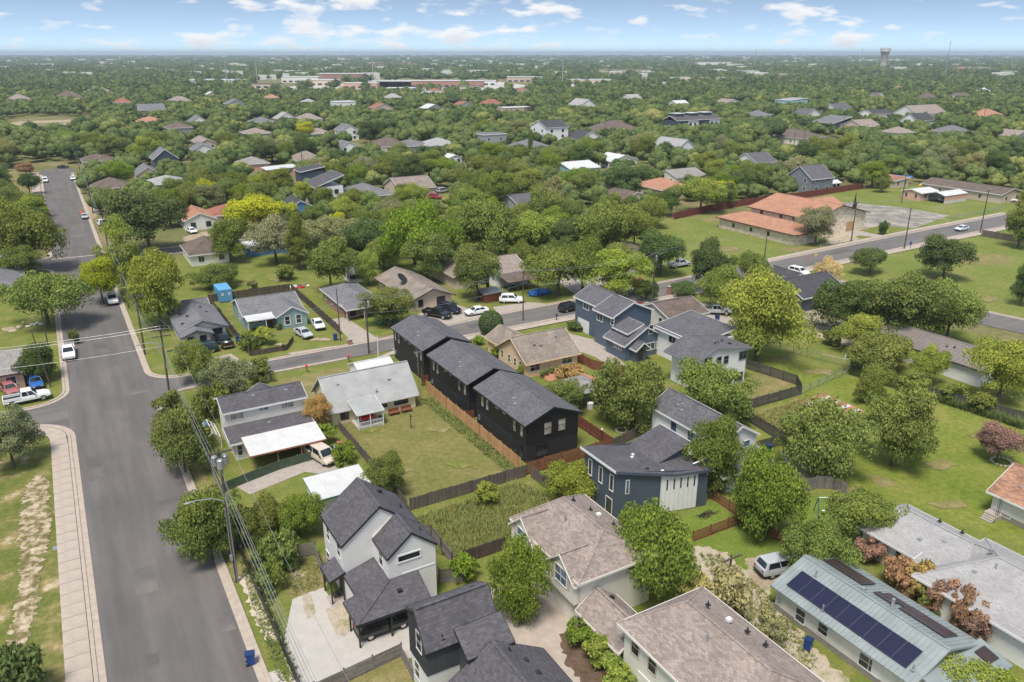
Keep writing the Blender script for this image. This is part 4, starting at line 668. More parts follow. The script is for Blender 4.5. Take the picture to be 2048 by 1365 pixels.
def carporthouse():
    H = House('two_storey_house', 'white two-storey house with charcoal roofs and a flat white metal patio cover', 13.4, 86)
    H.block(13.4, 23, 92.9, 97.6, 5.0, 'cream_lap', gable=('u', 6.0)); r = H.gable(13.4, 23, 92.9, 97.6, 5.0, 6.0, 'u', 'roof_charcoal', oh=.35, ohr=.4, trim='white_trim'); H.block(13.42, 22.9, 89.4, 92.88, 2.5, 'cream_lap'); q = H.roof([[(12.9, 88.9, 2.5), (23.3, 88.9, 2.5), (23.3, 92.9, 3.1), (12.9, 92.9, 3.1)]], 'roof_charcoal', .14, 'white_trim', 'lower_roof')
    H.block(16.5, 22.5, 97.62, 101.5, 2.6, 'cream_lap', gable=('v', 4.2)); H.gable(16.5, 22.5, 97.7, 101.6, 2.6, 4.2, 'v', 'roof_charcoal', oh=.3, trim='white_trim')
    c = H.roof([[(14.4, 85.5, 2.15), (23.4, 85.5, 2.15), (23.4, 89.9, 2.66), (14.4, 89.9, 2.66)]], 'metal_white', .1, 'rust', 'patio_cover'); H.ribs(c, [(14.4, 85.5, 2.15), (23.4, 85.5, 2.15), (23.4, 89.9, 2.66), (14.4, 89.9, 2.66)], 24, 'metal_white', .03, .03)
    for u in (14.8, 17.6, 20.4, 23.1): H.post(u, 85.8, 2.05, 'rust', .14)
    H.hoods(q, [(18.2, 91.6, 2.95)], 'galv'); H.hoods(r, [(17.2, 94.4, 5.75), (21.2, 94.2, 5.7)], 'galv')
    for (x, y) in ((474, 829), (575, 806)): H.win('-v', 92.9, x, y + 3, 1.5, .85, split=(2, 1), glass='blind')
    H.win('-v', 92.9, 527, 817, 1.1, .45, split=(2, 1), glass='glass_blue'); H.pane('-v', 89.4, 14.0, 1.3, .5, 1.3); H.pane('-u', 13.4, 91.5, 1.4, .8, 1.2); H.done()
    g = thing('greenhouse', 'open white timber frame of a small greenhouse beside the white two-storey house', 'greenhouse', 11.4, 93.4)
    m = MB()
    for v in (93.6, 95, 96.4, 97.8):
        m.bar((10.9, v, 0), (10.9, v, 1.6), .08, .08); m.bar((12.6, v, 0), (12.6, v, 1.6), .08, .08); m.bar((10.9, v, 1.6), (11.75, v, 2.4), .07, .07); m.bar((12.6, v, 1.6), (11.75, v, 2.4), .07, .07)
    for (u, z) in ((10.9, 1.6), (12.6, 1.6), (11.75, 2.4), (11.3, 2.0), (12.2, 2.0)): m.bar((u, 93.6, z), (u, 97.8, z), .07, .07)
    m.build('frame', 'white_trim', g); MB().slab([(10.95, 95.1, 1.68), (11.7, 95.1, 2.42), (11.7, 97.7, 2.42), (10.95, 97.7, 1.68)], .02).build('roof_panel', 'glass_blue', g)
    S = House('metal_shed', 'low shed with a ribbed pale metal roof edged in green', 18.2, 73, 'shed'); S.block(18.5, 24.2, 73, 77, 1.9, 'white_stucco'); r = S.roof([[(18.2, 72.6, 1.9), (24.5, 72.6, 1.9), (24.5, 77.2, 2.35), (18.2, 77.2, 2.35)]], 'metal_white', .1, 'green_paint'); S.ribs(r, [(18.2, 72.6, 1.9), (24.5, 72.6, 1.9), (24.5, 77.2, 2.35), (18.2, 77.2, 2.35)], 16, 'metal_white'); S.done()
carporthouse()
def midrow():
    H = House('peach_house', 'peach stucco house with weathered tan gable roof beside the black houses', 56.5, 94)
    H.block(56.8, 66, 94, 102.6, 2.5, 'peach_wall', gable=('u', 5.1)); r = H.gable(56.8, 66, 94, 102.6, 2.5, 5.1, 'u', 'roof_tanold', oh=.45, ohr=.4, trim='peach_wall'); H.block(57.2, 62.4, 102.6, 107, 2.5, 'peach_wall', gable=('v', 4.0)); H.gable(57.2, 62.4, 102, 107.2, 2.5, 4.0, 'v', 'roof_tanold', oh=.4, trim='peach_wall')
    H.hoods(r, [(59.5, 96.3, 4.2), (60.5, 96, 4.0), (63.8, 97, 4.5), (64.2, 97.6, 4.7)], 'galv')
    for v in (101.4, 99.2, 97.4, 95.8): H.pane('-u', 56.8, v, 1.5, .6, 1.2)
    H.win('-v', 94, 1070, 734, 1.7, 1.3, split=(2, 2)); H.win('-v', 94, 1134, 719, 1.8, 1.3, split=(2, 2)); H.done()
    H = House('blue_house', 'slate blue two-storey house with white trim, dormer and white garage door', 74, 92)
    H.block(76.2, 83, 102, 109.6, 5.85, 'slate_blue', gable=('v', 7.5)); H.block(75, 83, 97.2, 101.98, 5.75, 'slate_blue', gable=('v', 7.6))
    r = H.gable(76.2, 83, 102, 109.6, 5.85, 7.5, 'v', 'roof_slate', oh=.3, trim='white_trim'); H.gable(75, 83, 97.2, 102.2, 5.75, 7.6, 'v', 'roof_slate', oh=.3, trim='white_trim'); H.hoods(r, [(77.6, 106, 6.2)])
    H.block(73.9, 82, 92.2, 97.18, 2.7, 'slate_batten', gable=('v', 5.0)); H.gable(73.9, 82, 92.2, 97.3, 2.7, 5.0, 'v', 'roof_slate', oh=.4, trim='white_trim')
    H.block(75.2, 77.9, 93.2, 97.1, 4.3, 'slate_blue', z0=2.7); H.roof([[(74.9, 93.0, 4.15), (78.1, 93.0, 5.3), (78.1, 97.2, 5.3), (74.9, 97.2, 4.15)]], 'roof_slate', .14, 'white_trim', 'dormer_roof')
    H.block(75.0, 77.2, 91.0, 92.18, 2.2, 'slate_blue', gable=('v', 3.1)); H.panel('-v', 91.0, 76.1, .1, .9, 2.0, 'dark_brown'); H.gable(74.8, 77.4, 90.6, 92.2, 2.2, 3.2, 'v', 'roof_slate', oh=.2, trim='white_trim')
    H.garage('-u', 76.2, 107, 3.4, 2.3)
    H.win('-u', 76.2, 1172.5, 611, 1.6, 1.4, split=(2, 1)); H.win('-u', 75, 1200, 634, 1.5, 1.4, split=(2, 1)); H.win('-u', 75, 1225, 643, .8, 1.2)
    for v in (98.6, 97.8): H.pane('-u', 75, v, 2.0, .6, .5, split=(1, 1))
    for v in (95, 94.2, 93.4): H.pane('-u', 73.9, v, 1.8, .5, .5, split=(1, 1))
    for v in (96.2, 95, 94): H.pane('-u', 75.2, v, 3.9, .6, .3, split=(1, 1))
    H.win('-v', 92.2, 1302, 659, .8, 1.4); H.win('-v', 92.2, 1301, 693, 1.6, 1.1, split=(2, 1)); H.win('-v', 92.2, 1316, 690, .6, 1.1); H.done()
    H = House('beige_house', 'beige single-storey house with brown roof squeezed behind the slate blue house', 88, 97)
    H.block(88, 96.5, 98, 107, 3.0, 'warm_white', gable=('u', 4.6)); H.gable(88, 96.5, 98, 107, 3.0, 4.6, 'u', 'roof_brown', oh=.4, trim='white_trim'); H.pane('-u', 88, 100.5, 1.9, .8, 1.2); H.pane('-u', 88, 104.5, 2.8, .7, 1.0, split=(1, 1)); H.done()
    H = House('white_modern_house', 'white two-storey modern house with two grey shed roofs sloping to a valley', 74, 76)
    H.block(75.2, 84.2, 76.8, 82.8, 5.0, 'white_stucco', gable=('v', 6.4, 77.8, 5.3)); r = H.roof([[(73.9, 76.5, 4.75), (77.8, 76.5, 6.55), (77.8, 83.2, 6.55), (73.9, 83.2, 4.75)], [(77.8, 76.5, 6.55), (85.0, 76.5, 5.35), (85.0, 83.2, 5.35), (77.8, 83.2, 6.55)]], 'roof_slate', .16, 'grey_lap'); H.vents(r, [(79.5, 78.6, 6.3), (80.6, 79.2, 6.1), (82, 79.8, 5.9)], 'black_metal'); H.hoods(r, [(82.2, 78.4, 5.8)])
    H.block(80.4, 87.6, 82.82, 93, 4.7, 'white_stucco'); r2 = H.roof([[(79.9, 82.9, 4.6), (88.3, 82.9, 5.9), (88.3, 93.4, 5.9), (79.9, 93.4, 4.6)]], 'roof_slate', .16, 'white_trim', 'rear_roof')
    for (x, y, w, h) in ((1486, 711, 1.5, 1.2), (1452, 720, .8, 1.1), (1438, 722, .8, 1.1), (1416, 726, 1.3, 1.3), (1477, 754, 1.5, 1.3)): H.win('-v', 76.8, x, y, w, h, frame='grey_lap', split=(2, 1) if w > 1 else (1, 2))
    H.win('-u', 80.4, 1345, 678, 1.6, 1.4, split=(2, 1)); H.done()
    P = House('open_pavilion', 'small grey-roofed open pavilion half hidden behind trees by the black houses', 57, 80, 'pavilion')
    P.fp = [57, 61.4, 80.4, 85.8]; P.roof([[(56.8, 80.2, 2.5), (61.4, 80.2, 2.5), (59.6, 83.2, 3.2)], [(61.4, 80.2, 2.5), (61.4, 86, 2.5), (59.6, 83.2, 3.2)], [(61.4, 86, 2.5), (56.8, 86, 2.5), (59.6, 83.2, 3.2)], [(56.8, 86, 2.5), (56.8, 80.2, 2.5), (59.6, 83.2, 3.2)]], 'roof_greige', .12, 'dark_brown')
    [P.post(u, v, 2.45, 'dark_brown', .15) for u in (57.2, 61) for v in (80.6, 85.5)]; P.done()
midrow()
def acrossstreet():
    H = House('pale_house', 'pale house with grey shingle roof and navy-trimmed front porch gable on the corner lot', 13.6, 132)
    H.block(14.2, 21.4, 134.8, 148, 2.4, 'white_lap', gable=('v', 3.8)); r = H.gable(14.2, 21.4, 134.6, 148, 2.4, 3.8, 'v', 'roof_midgrey', oh=.45, ohr=.35, trim='bluegrey_dark'); H.block(14.3, 18.4, 132.4, 134.78, 2.3, 'pale_stone', gable=('v', 3.1)); H.gable(14.0, 18.7, 132.0, 136.5, 2.3, 3.15, 'v', 'roof_midgrey', oh=.3, trim='bluegrey_dark')
    H.block(17, 21, 148.02, 152, 2.3, 'white_lap', gable=('u', 3.3)); H.gable(17, 21, 148.1, 152, 2.3, 3.3, 'u', 'roof_midgrey', oh=.3, trim='white_trim')
    H.panel('-v', 132.4, 15.4, .1, 1.1, 2.0, 'bluegrey_dark'); H.pane('-v', 132.4, 17.3, 1.3, .9, 1.4, 'bluegrey_dark'); H.pane('-v', 134.8, 20, 1.5, 1.5, 1.2, 'bluegrey_dark', split=(2, 1)); H.hoods(r, [(15.4, 143, 3.1), (16.2, 140, 3.4), (15, 137.5, 2.9), (19, 144, 3.5), (19.6, 141.5, 3.2)]); H.done()
    H = House('teal_house', 'pale teal house with white-framed twin windows, grey roof and white porch roof', 24.5, 135)
    H.block(25.2, 35.4, 138.2, 147.6, 2.5, 'teal_lap', gable=('u', 4.2)); H.gable(25.2, 35.4, 138.2, 147.6, 2.5, 4.2, 'u', 'roof_midgrey', oh=.4, trim='white_trim'); H.block(30.3, 35.39, 134.8, 138.19, 2.5, 'teal_lap', gable=('v', 3.9)); H.gable(30.3, 35.4, 134.8, 141.5, 2.5, 3.9, 'v', 'roof_midgrey', oh=.4, trim='white_trim')
    H.roof([[(25.2, 135.6, 2.2), (30.3, 135.6, 2.2), (30.3, 138.3, 2.6), (25.2, 138.3, 2.6)]], 'metal_white', .1, 'white_trim', 'porch_roof'); [H.post(u, 135.7, 2.15, 'white_trim', .12) for u in (25.3, 28.4)]
    for u in (31.9, 33.9): H.pane('-v', 134.8, u, 1.5, .8, 1.5, fw=.16)
    for u in (26.4, 27.9): H.pane('-v', 138.2, u, 1.4, .75, 1.2, fw=.14)
    H.panel('-v', 138.2, 29.6, .1, 1.0, 2.1, 'red_wood'); H.pane('-u', 25.2, 142, 1.5, .8, 1.2); H.done()
    H = House('brick_house', 'low red brick house with dark grey hip roof across the street', 41.8, 134)
    H.block(42.4, 49.2, 135.2, 148, 2.4, 'red_brick'); r = H.hip(42.4, 49.2, 135.2, 148, 2.4, 3.9, 'roof_midgrey', trim='white_trim'); H.vents(r, [(46, 141.5, 3.8)], 'black_metal', .5); H.roof([[(42, 132.8, 2.3), (49, 132.8, 2.3), (49, 135.4, 2.7), (42, 135.4, 2.7)]], 'roof_midgrey', .14, 'white_trim', 'porch_roof'); [H.post(u, 133, 2.2) for u in (42.2, 45.5, 48.8)]
    for v in (146, 142.5, 138.5): H.pane('-u', 42.4, v, 1.4, .8, 1.1)
    H.panel('-v', 135.2, 44, .1, 1, 2.1, 'dark_brown'); H.pane('-v', 135.2, 46.6, 1.4, 1.4, 1.2); H.done()
    H = House('tan_gable_house', 'cream stone house with broad tan gable roof and a satellite dish on the roof', 54.5, 131)
    H.block(55, 63, 132.6, 150.5, 2.4, 'beige_wall', gable=('v', 4.0)); r = H.gable(55, 63, 132.6, 150.5, 2.4, 4.0, 'v', 'roof_tanold', oh=.7, ohr=.7, trim='dark_brown'); H.pane('-v', 132.6, 56.6, 1.4, .8, 1.3, 'black_metal'); H.panel('-v', 132.6, 60.8, .1, 1.8, 2.1, 'dark_brown', 'porch_door'); H.hoods(r, [(57.6, 143, 3.6), (60.5, 146, 3.6), (61.2, 143, 3.3)], 'galv'); H.done()
    d = local_thing('satellite_dish', 'large dark satellite dish standing on the tan gable roof', 'satellite dish', 56.6, 141.2, 40, z=2.9)
    m = MB(); n = 16; vs = [(0, 0, 1.2)]
    for rr in (.6, 1.15): vs += [(rr * math.cos(2 * math.pi * k / n), rr * math.sin(2 * math.pi * k / n), 1.2 + .22 * rr * rr) for k in range(n)]
    m.add([(x, y * .75 - z * .0, 1.2 + (z - 1.2) + y * .7) for x, y, z in vs], [(0, 1 + k, 1 + (k + 1) % n) for k in range(n)] + [(1 + k, 1 + n + k, 1 + n + (k + 1) % n, 1 + (k + 1) % n) for k in range(n)]); m.build('dish', 'black_metal', d); MB().tube([(0, 0, 0), (0, 0, 1.2)], .05).build('mast', 'black_metal', d); MB().tube([(0, .4, 1.4), (0, -.4, 2.1)], .03).build('feed_arm', 'black_metal', d)
    H = House('white_gable_house', 'white gabled house with brown roof and open timber porch behind street trees', 76, 132)
    H.block(76.5, 84, 139, 150, 3.0, 'white_stucco', gable=('u', 5.0)); H.gable(76.5, 84, 139, 150, 3.0, 5.0, 'u', 'roof_tan', oh=.4, trim='white_trim'); H.roof([[(76.5, 134, 2.3), (84, 134, 2.3), (84, 139.2, 3.1), (76.5, 139.2, 3.1)]], 'roof_brown', .1, None, 'porch_roof'); [H.post(u, 134.3, 2.2, 'dark_wood', .15) for u in (76.8, 79, 81.5, 83.8)]; H.pane('-u', 76.5, 143, 1.6, .8, 1.1); H.done()
    H = House('tan_house', 'tan stucco house with brown roof mostly hidden behind a street tree', 68, 140); H.block(68.5, 74.5, 142, 156, 2.6, 'tan_wall', gable=('v', 4.2)); H.gable(68.5, 74.5, 142, 156, 2.6, 4.2, 'v', 'roof_tanold', oh=.5, trim='dark_brown'); H.done()
    H = House('dark_gable_house', 'dark grey house with charcoal gable roof beside the stop sign corner', 118, 92); H.block(118, 130, 95.5, 105.5, 2.9, 'bluegrey_dark', gable=('u', 5.2)); H.gable(118, 130, 95.5, 105.5, 2.9, 5.2, 'u', 'roof_dark', oh=.4, trim='white_trim'); H.pane('-u', 118, 98, 1.6, .7, 1.1); H.pane('-u', 118, 102, 1.6, .7, 1.1); H.block(124, 130, 105.52, 111, 2.9, 'bluegrey_dark', gable=('v', 4.4)); H.gable(124, 130, 104, 111, 2.9, 4.4, 'v', 'roof_dark', oh=.4, trim='white_trim'); H.done()
    H = House('metal_workshop', 'long white workshop with bronze standing-seam roof behind the right lawn fence', 112, 58); H.block(112.2, 121, 58, 76, 2.8, 'white_stucco', gable=('v', 4.2)); r = H.gable(112.2, 121, 58, 76, 2.8, 4.2, 'v', 'metal_bronze', oh=.4, t=.08, trim='dark_brown'); H.ribs(r, [(111.8, 57.7, 2.75), (111.8, 76.3, 2.75), (116.6, 76.3, 4.28), (116.6, 57.7, 4.28)], 26, 'metal_bronze', .06, .06); H.vents(r, [(114.6, 65, 3.7), (114.9, 64, 3.8)], 'black_metal'); H.done()
    H = House('rusty_shed', 'collapsing shed with streaked rusty metal roof between trees on the right lawn', 82, 58, 'shed'); H.block(82.6, 86.6, 58.6, 64.6, 1.7, 'grey_wall'); r = H.roof([[(82, 58.2, 1.7), (87, 58.2, 2.0), (87, 65, 2.0), (82, 65, 1.7)]], 'rust', .06, None); 
    for k in range(4): MB().slab([(82.3, 58.9 + k * 1.6, 1.75), (86.8, 58.6 + k * 1.6, 2.03), (86.8, 59.2 + k * 1.6, 2.03), (82.3, 59.4 + k * 1.6, 1.75)], .03).build('loose_sheet', 'metal_white', r)
    H.done()
acrossstreet()
def chapel():
    H = House('chapel', 'stone chapel with orange-brown hip roofs and orange doors facing the street', 160, 134, 'church')
    H.block(160, 169.5, 134.6, 161, 2.9, 'pale_stone'); H.hip(160, 169.5, 134.6, 161, 2.9, 4.9, 'roof_orange', oh=.8, trim='dark_brown')
    H.block(171.5, 193, 139, 160.5, 4.9, 'pale_stone', gable=('v', 7.7)); H.gable(171.5, 193, 139, 160.5, 4.9, 7.7, 'v', 'roof_orange', oh=.8, ohr=.8, trim='dark_brown')
    H.block(193, 199, 152, 160, 4.6, 'pale_stone', gable=('u', 6.0)); H.gable(190, 199, 152, 160, 4.6, 6.1, 'u', 'roof_orange', oh=.8, ohr=.8, trim='dark_brown')
    for u in (186.2, 187.6): H.panel('-v', 139, u, .2, 1.3, 2.6, 'cedar', 'entrance_door')
    for v in (158.5, 152, 146): H.pane('-u', 160, v - 3, 1.6, .7, .9, 'dark_brown')
    for v in (156.5, 149.5, 145): H.pane('-u', 171.5, v, 4.1, .9, 1.6, 'dark_brown')
    sp = MB(); sp.add([(193.6, 143.2, 0), (195.2, 143.2, 0), (195.2, 144.8, 0), (193.6, 144.8, 0), (194.4, 144, 9.6)], [(0, 1, 4), (1, 2, 4), (2, 3, 4), (3, 0, 4), (3, 2, 1, 0)]); sp.build('spire', 'black_metal', H.root); H.done()
chapel()
# ---------------------------------------------------------------- simpler houses farther off
def simple(name, label, x, y, wu, wv, he, zr, kind, wall, roof, stories=1, trim='white_trim', cat='house', keep=True, nw=(2, 3), group=None):
    u, v = G(x, y); H = House(name, label, u, v, cat, group); u0, u1, v0, v1 = u, u + wu, v, v + wv      # x, y = foot of the corner nearest the camera
    if kind[0] == 'g': H.block(u0, u1, v0, v1, he, wall, gable=(kind[1], zr)); H.gable(u0, u1, v0, v1, he, zr, kind[1], roof, trim=trim)
    elif kind == 'hip': H.block(u0, u1, v0, v1, he, wall); H.hip(u0, u1, v0, v1, he, zr, roof, trim=trim)
    elif kind == 'flat': H.block(u0, u1, v0, v1, he, wall); H.roof([[(u0 - .2, v0 - .2, he + .25), (u1 + .2, v0 - .2, he + .25), (u1 + .2, v1 + .2, he + .25), (u0 - .2, v1 + .2, he + .25)]], roof, .3, trim)
    elif kind == 'shed': H.block(u0, u1, v0, v1, he, wall); H.roof([[(u0 - .4, v0 - .3, he + .1), (u1 + .4, v0 - .3, zr), (u1 + .4, v1 + .3, zr), (u0 - .4, v1 + .3, he + .1)]], roof, .2, trim)
    fr = 'white_trim' if wall not in ('white_lap', 'white_stucco') else 'black_metal'
    for s_ in range(stories):
        zc = 1.5 + 2.8 * s_
        for k in range(nw[0]): H.pane('-v', v0, u0 + wu * (k + .5) / nw[0], zc, 1.2, 1.25, fr, split=(2, 1))
        for k in range(nw[1]): H.pane('-u', u0, v0 + wv * (k + .5) / nw[1], zc, 1.0, 1.25, fr)
    H.done(keep); return H
SH = [('hip_roof_house', 'cream house with dark brown hip roof left of the blue shed', 384, 534, 9, 12, 2.6, 5.2, 'hip', 'cream_lap', 'roof_brown', 1),
 ('orange_roof_house', 'white house with pinkish orange roof behind two parked cars', 373, 463, 8, 14, 2.8, 4.6, 'gv', 'white_stucco', 'roof_orange', 1), ('red_hip_house', 'white house with red hip roof left of the yellow tree', 432, 452, 10, 11, 2.8, 5.0, 'hip', 'white_stucco', 'roof_red', 1),
 ('blue_shed', 'bright blue low building with pale metal roof among trees', 497, 515, 11, 6, 2.4, 3.0, 'shed', 'blue_wall', 'metal_white', 1), ('blue_cottage', 'deep blue cottage with dark roof right of the yellow tree', 577, 440, 8, 10, 3.0, 5.2, 'gv', 'blue_wall', 'roof_dark', 1),
 ('modern_white_house', 'white modern house with rising charcoal shed roofs left of the grey hip house', 634, 414, 9, 12, 6.0, 9.5, 'shed', 'white_stucco', 'roof_charcoal', 2), ('navy_modern_house', 'navy modern house peeping out behind the white shed-roofed house', 606, 385, 8, 8, 7.0, 8.5, 'shed', 'bluegrey_dark', 'roof_dark', 1),
 ('grey_hip_house', 'grey house with pale grey hip roof and screened porch', 706, 415, 14, 16, 3.0, 6.0, 'hip', 'grey_wall', 'roof_midgrey', 1), ('tan_roof_house', 'tan roofed house beside a red car and a van', 800, 398, 13, 14, 3.0, 6.0, 'gu', 'tan_wall', 'roof_tanold', 1),
 ('blue_grey_house', 'blue-grey two-storey gabled house left among the far trees', 312, 349, 9, 12, 6, 9.5, 'gv', 'bluegrey_dark', 'roof_midgrey', 2), ('stucco_cottage', 'cream cottage with grey gable roof below the blue-grey house', 277, 366, 8, 13, 3, 5.5, 'gv', 'beige_wall', 'roof_midgrey', 1), ('grey_roof_house', 'brick house with light grey hip roof between dense trees', 305, 387, 12, 13, 2.8, 5, 'hip', 'red_brick', 'roof_grey', 1),
 ('brown_roof_house', 'white house with brown hip roof beside the far main street', 192, 398, 11, 12, 3.2, 6, 'hip', 'white_stucco', 'roof_brown', 1), ('brown_roof_house', 'brown hip-roofed house by the far bend of the main street', 168, 338, 12, 14, 2.8, 5.2, 'hip', 'tan_wall', 'roof_brown', 1), ('white_box_house', 'small white two-storey house with dark roof right of the blue-grey house', 390, 326, 9, 9, 5.6, 8.0, 'gv', 'white_stucco', 'roof_midgrey', 2),
 ('tan_cottage', 'tan cottage with pale roof left of a utility pole', 486, 345, 11, 12, 3, 5.4, 'hip', 'pink_wall', 'roof_greige', 1), ('pink_shed', 'low pinkish shed roof among trees below the tan cottage', 536, 354, 12, 9, 2.6, 3.2, 'shed', 'pink_wall', 'metal_white', 1), ('greige_house', 'house with tan hip roof behind a utility pole in the tree belt', 596, 338, 12, 14, 3.2, 6.4, 'hip', 'tan_wall', 'roof_tanold', 1),
 ('grey_far_house', 'grey two-storey house with pale gable above the left tree belt', 281, 238, 18, 16, 6, 10, 'gu', 'grey_wall', 'roof_midgrey', 2), ('orange_far_house', 'small orange roofed house below the grey two-storey house', 278, 254, 16, 16, 3, 6, 'hip', 'beige_wall', 'roof_orange', 1), ('far_white_gable', 'small white gable house between dark trees on the left', 382, 255, 11, 12, 3.5, 7, 'gv', 'white_stucco', 'roof_midgrey', 1), ('far_tan_roof', 'long tan roofed house in the left tree belt', 398, 300, 9, 22, 2.8, 5, 'gv', 'tan_wall', 'roof_tan', 1),
 ('grey_two_storey', 'grey-roofed two-storey house beyond the small green clearing', 684, 282, 10, 12, 5.5, 8.5, 'gv', 'white_stucco', 'roof_midgrey', 2), ('brown_pair_house', 'brown hip-roofed house with cream garage right of the clearing', 764, 306, 14, 18, 3, 6.5, 'hip', 'cream_lap', 'roof_brown', 1), ('grey_low_house', 'low grey hip-roofed house right of the brown hip house', 804, 306, 16, 16, 2.8, 5.5, 'hip', 'grey_wall', 'roof_midgrey', 1), ('pale_roof_house', 'house with pale grey roof left of the modern grey house', 858, 305, 16, 14, 3, 6, 'hip', 'tan_wall', 'roof_grey', 1), ('white_low_house', 'white low house with grey roof left of the clearing', 682, 306, 9, 12, 2.8, 5, 'gv', 'white_stucco', 'roof_midgrey', 1),
 ('white_town_house', 'white upper-storey house far off in the central tree belt', 672, 222, 18, 14, 7, 8, 'flat', 'white_stucco', 'metal_white', 2), ('white_shed', 'white shed corner showing between round trees', 899, 330, 6, 7, 3, 4, 'gv', 'white_stucco', 'metal_white', 1),
 ('modern_grey_house', 'grey modern house with flat upper box left of the white three-storey house', 966, 297, 14, 13, 6.5, 7, 'flat', 'grey_wall', 'roof_midgrey', 2), ('white_tall_house', 'tall white three-storey house with dark roof standing above the trees', 1092, 291, 14, 16, 9.0, 12.0, 'gu', 'white_stucco', 'roof_dark', 3), ('grey_hip_cottage', 'cottage with grey hip roof in front of the tall white house', 1050, 309, 15, 17, 2.8, 6, 'hip', 'white_stucco', 'roof_midgrey', 1), ('dark_white_cottage', 'white cottage with dark gable roof right of the tall white house', 1158, 292, 16, 14, 3.2, 7, 'gv', 'white_stucco', 'roof_dark', 1), ('wide_brown_house', 'wide brown hip-roofed house right of the tall white house', 1207, 279, 30, 24, 3.2, 9, 'hip', 'warm_white', 'roof_brown', 1),
 ('white_metal_house', 'pale blue house with bright white metal roof behind the central trees', 1141, 356, 14, 16, 3.2, 5, 'gu', 'pale_blue', 'metal_white', 1), ('white_tin_house', 'white house with white tin roof right of the pale blue house', 1222, 338, 14, 12, 3, 5.2, 'gv', 'white_stucco', 'metal_white', 1), ('grey_gable_barn', 'white house with tall pale gable roof at the end of a lane', 1352, 322, 12, 18, 5, 9, 'gv', 'white_stucco', 'roof_grey', 1), ('cream_bungalow', 'cream bungalow with pale brown roof behind the orange hip roof', 1352, 372, 14, 12, 3, 5, 'gu', 'cream_lap', 'roof_greige', 1),
 ('orange_hip_house', 'house with broad orange hip roof left of the chapel field fence', 1322, 400, 13, 15, 3.2, 5.8, 'hip', 'beige_wall', 'roof_orange', 1), ('l_shaped_house', 'yellowish house with brown roof at the edge of the chapel field', 1245, 420, 11, 18, 2.8, 5, 'gv', 'yellow_wall', 'roof_brown', 1), ('dark_roof_house', 'dark grey roof showing between the big central trees', 1040, 432, 12, 14, 2.8, 5.2, 'gu', 'grey_wall', 'roof_slate', 1),
 ('grey_far_gable', 'grey gabled two-storey house beyond the far lawn', 1160, 228, 16, 18, 6, 11, 'gv', 'white_stucco', 'roof_grey', 2), ('red_roof_far', 'small red roofed house far behind the modern grey house', 972, 216, 18, 14, 3, 7, 'hip', 'pink_wall', 'roof_red', 1), ('white_flat_far', 'low flat white roofed building right of the small red roof', 1010, 224, 26, 12, 3, 4, 'flat', 'tan_wall', 'metal_white', 1),
 ('white_corner_house', 'white house with grey roof right of the blue and white townhouses', 1513, 248, 14, 14, 5.5, 8.5, 'hip', 'white_stucco', 'roof_midgrey', 2), ('blue_flat_house', 'pale blue flat-roofed house high among the right trees', 1578, 213, 24, 18, 5, 6.5, 'shed', 'pale_blue', 'metal_grey', 1), ('grey_white_house', 'white house with slate gable roof among the right trees', 1612, 243, 16, 14, 4, 8, 'gv', 'white_stucco', 'roof_slate', 1), ('slate_white_house', 'white house with dark slate roof beside a pole on the right', 1671, 230, 20, 14, 4, 8, 'gu', 'white_stucco', 'roof_slate', 1),
 ('cream_ranch_house', 'cream ranch house with brown roof on the open grassy corner', 1600, 291, 20, 26, 3.4, 7, 'hip', 'cream_lap', 'roof_brown', 1), ('dark_modern_house', 'dark modern house with two sloped panels behind the cream ranch house', 1664, 268, 16, 16, 6, 9.5, 'shed', 'bluegrey_dark', 'roof_midgrey', 1), ('tan_gable_far', 'tan gabled house right of the dark modern house', 1724, 272, 16, 16, 5, 8.5, 'gu', 'tan_wall', 'roof_tan', 1), ('white_dark_gable', 'white house with slate gable roof in front of the pale side street', 1512, 350, 11, 13, 4.6, 7.8, 'gu', 'white_stucco', 'roof_slate', 1),
 ('wide_tan_house', 'wide two-storey house with tan roof on the right skyline of trees', 1830, 246, 34, 18, 6, 11, 'gu', 'warm_white', 'roof_tan', 2), ('white_annex', 'white gabled house with dark roof in front of the wide tan house', 1832, 258, 18, 12, 5, 9, 'gu', 'white_stucco', 'roof_dark', 1), ('brown_far_roof', 'brown pitched roof rising above the far right trees', 1855, 208, 18, 16, 4, 10, 'hip', 'tan_wall', 'roof_brown', 1), ('orange_far_roof', 'pale orange hip-roofed house at the far right', 1976, 244, 22, 18, 3.2, 8, 'hip', 'pale_blue', 'roof_orange', 1), ('dark_low_house', 'low dark house with white gable left of the wide tan house', 1746, 238, 22, 14, 3.5, 6, 'gu', 'white_stucco', 'roof_dark', 1),
 ('grey_cottage', 'grey two-storey cottage with slate roof behind the red fence', 1620, 388, 11, 11, 5, 8.8, 'gu', 'grey_lap', 'roof_slate', 2), ('long_brown_building', 'long tan single-storey building with brown roof at the right', 2000, 408, 12, 28, 2.9, 4.4, 'gv', 'tan_wall', 'roof_brown', 1), ('pink_garage', 'small pinkish shed with white metal roof left of the car canopy', 1840, 403, 9, 7, 2.6, 3.4, 'gu', 'pink_wall', 'metal_white', 1), ('brown_shed', 'brown-roofed timber shed beside the blue tarp', 1788, 377, 8, 9, 2.6, 3.4, 'shed', 'tan_wall', 'roof_rustbrown', 1), ('white_play_house', 'tiny white shed beside the grey cottage', 1664, 380, 4, 3.5, 2.3, 3, 'gu', 'white_stucco', 'metal_white', 1),
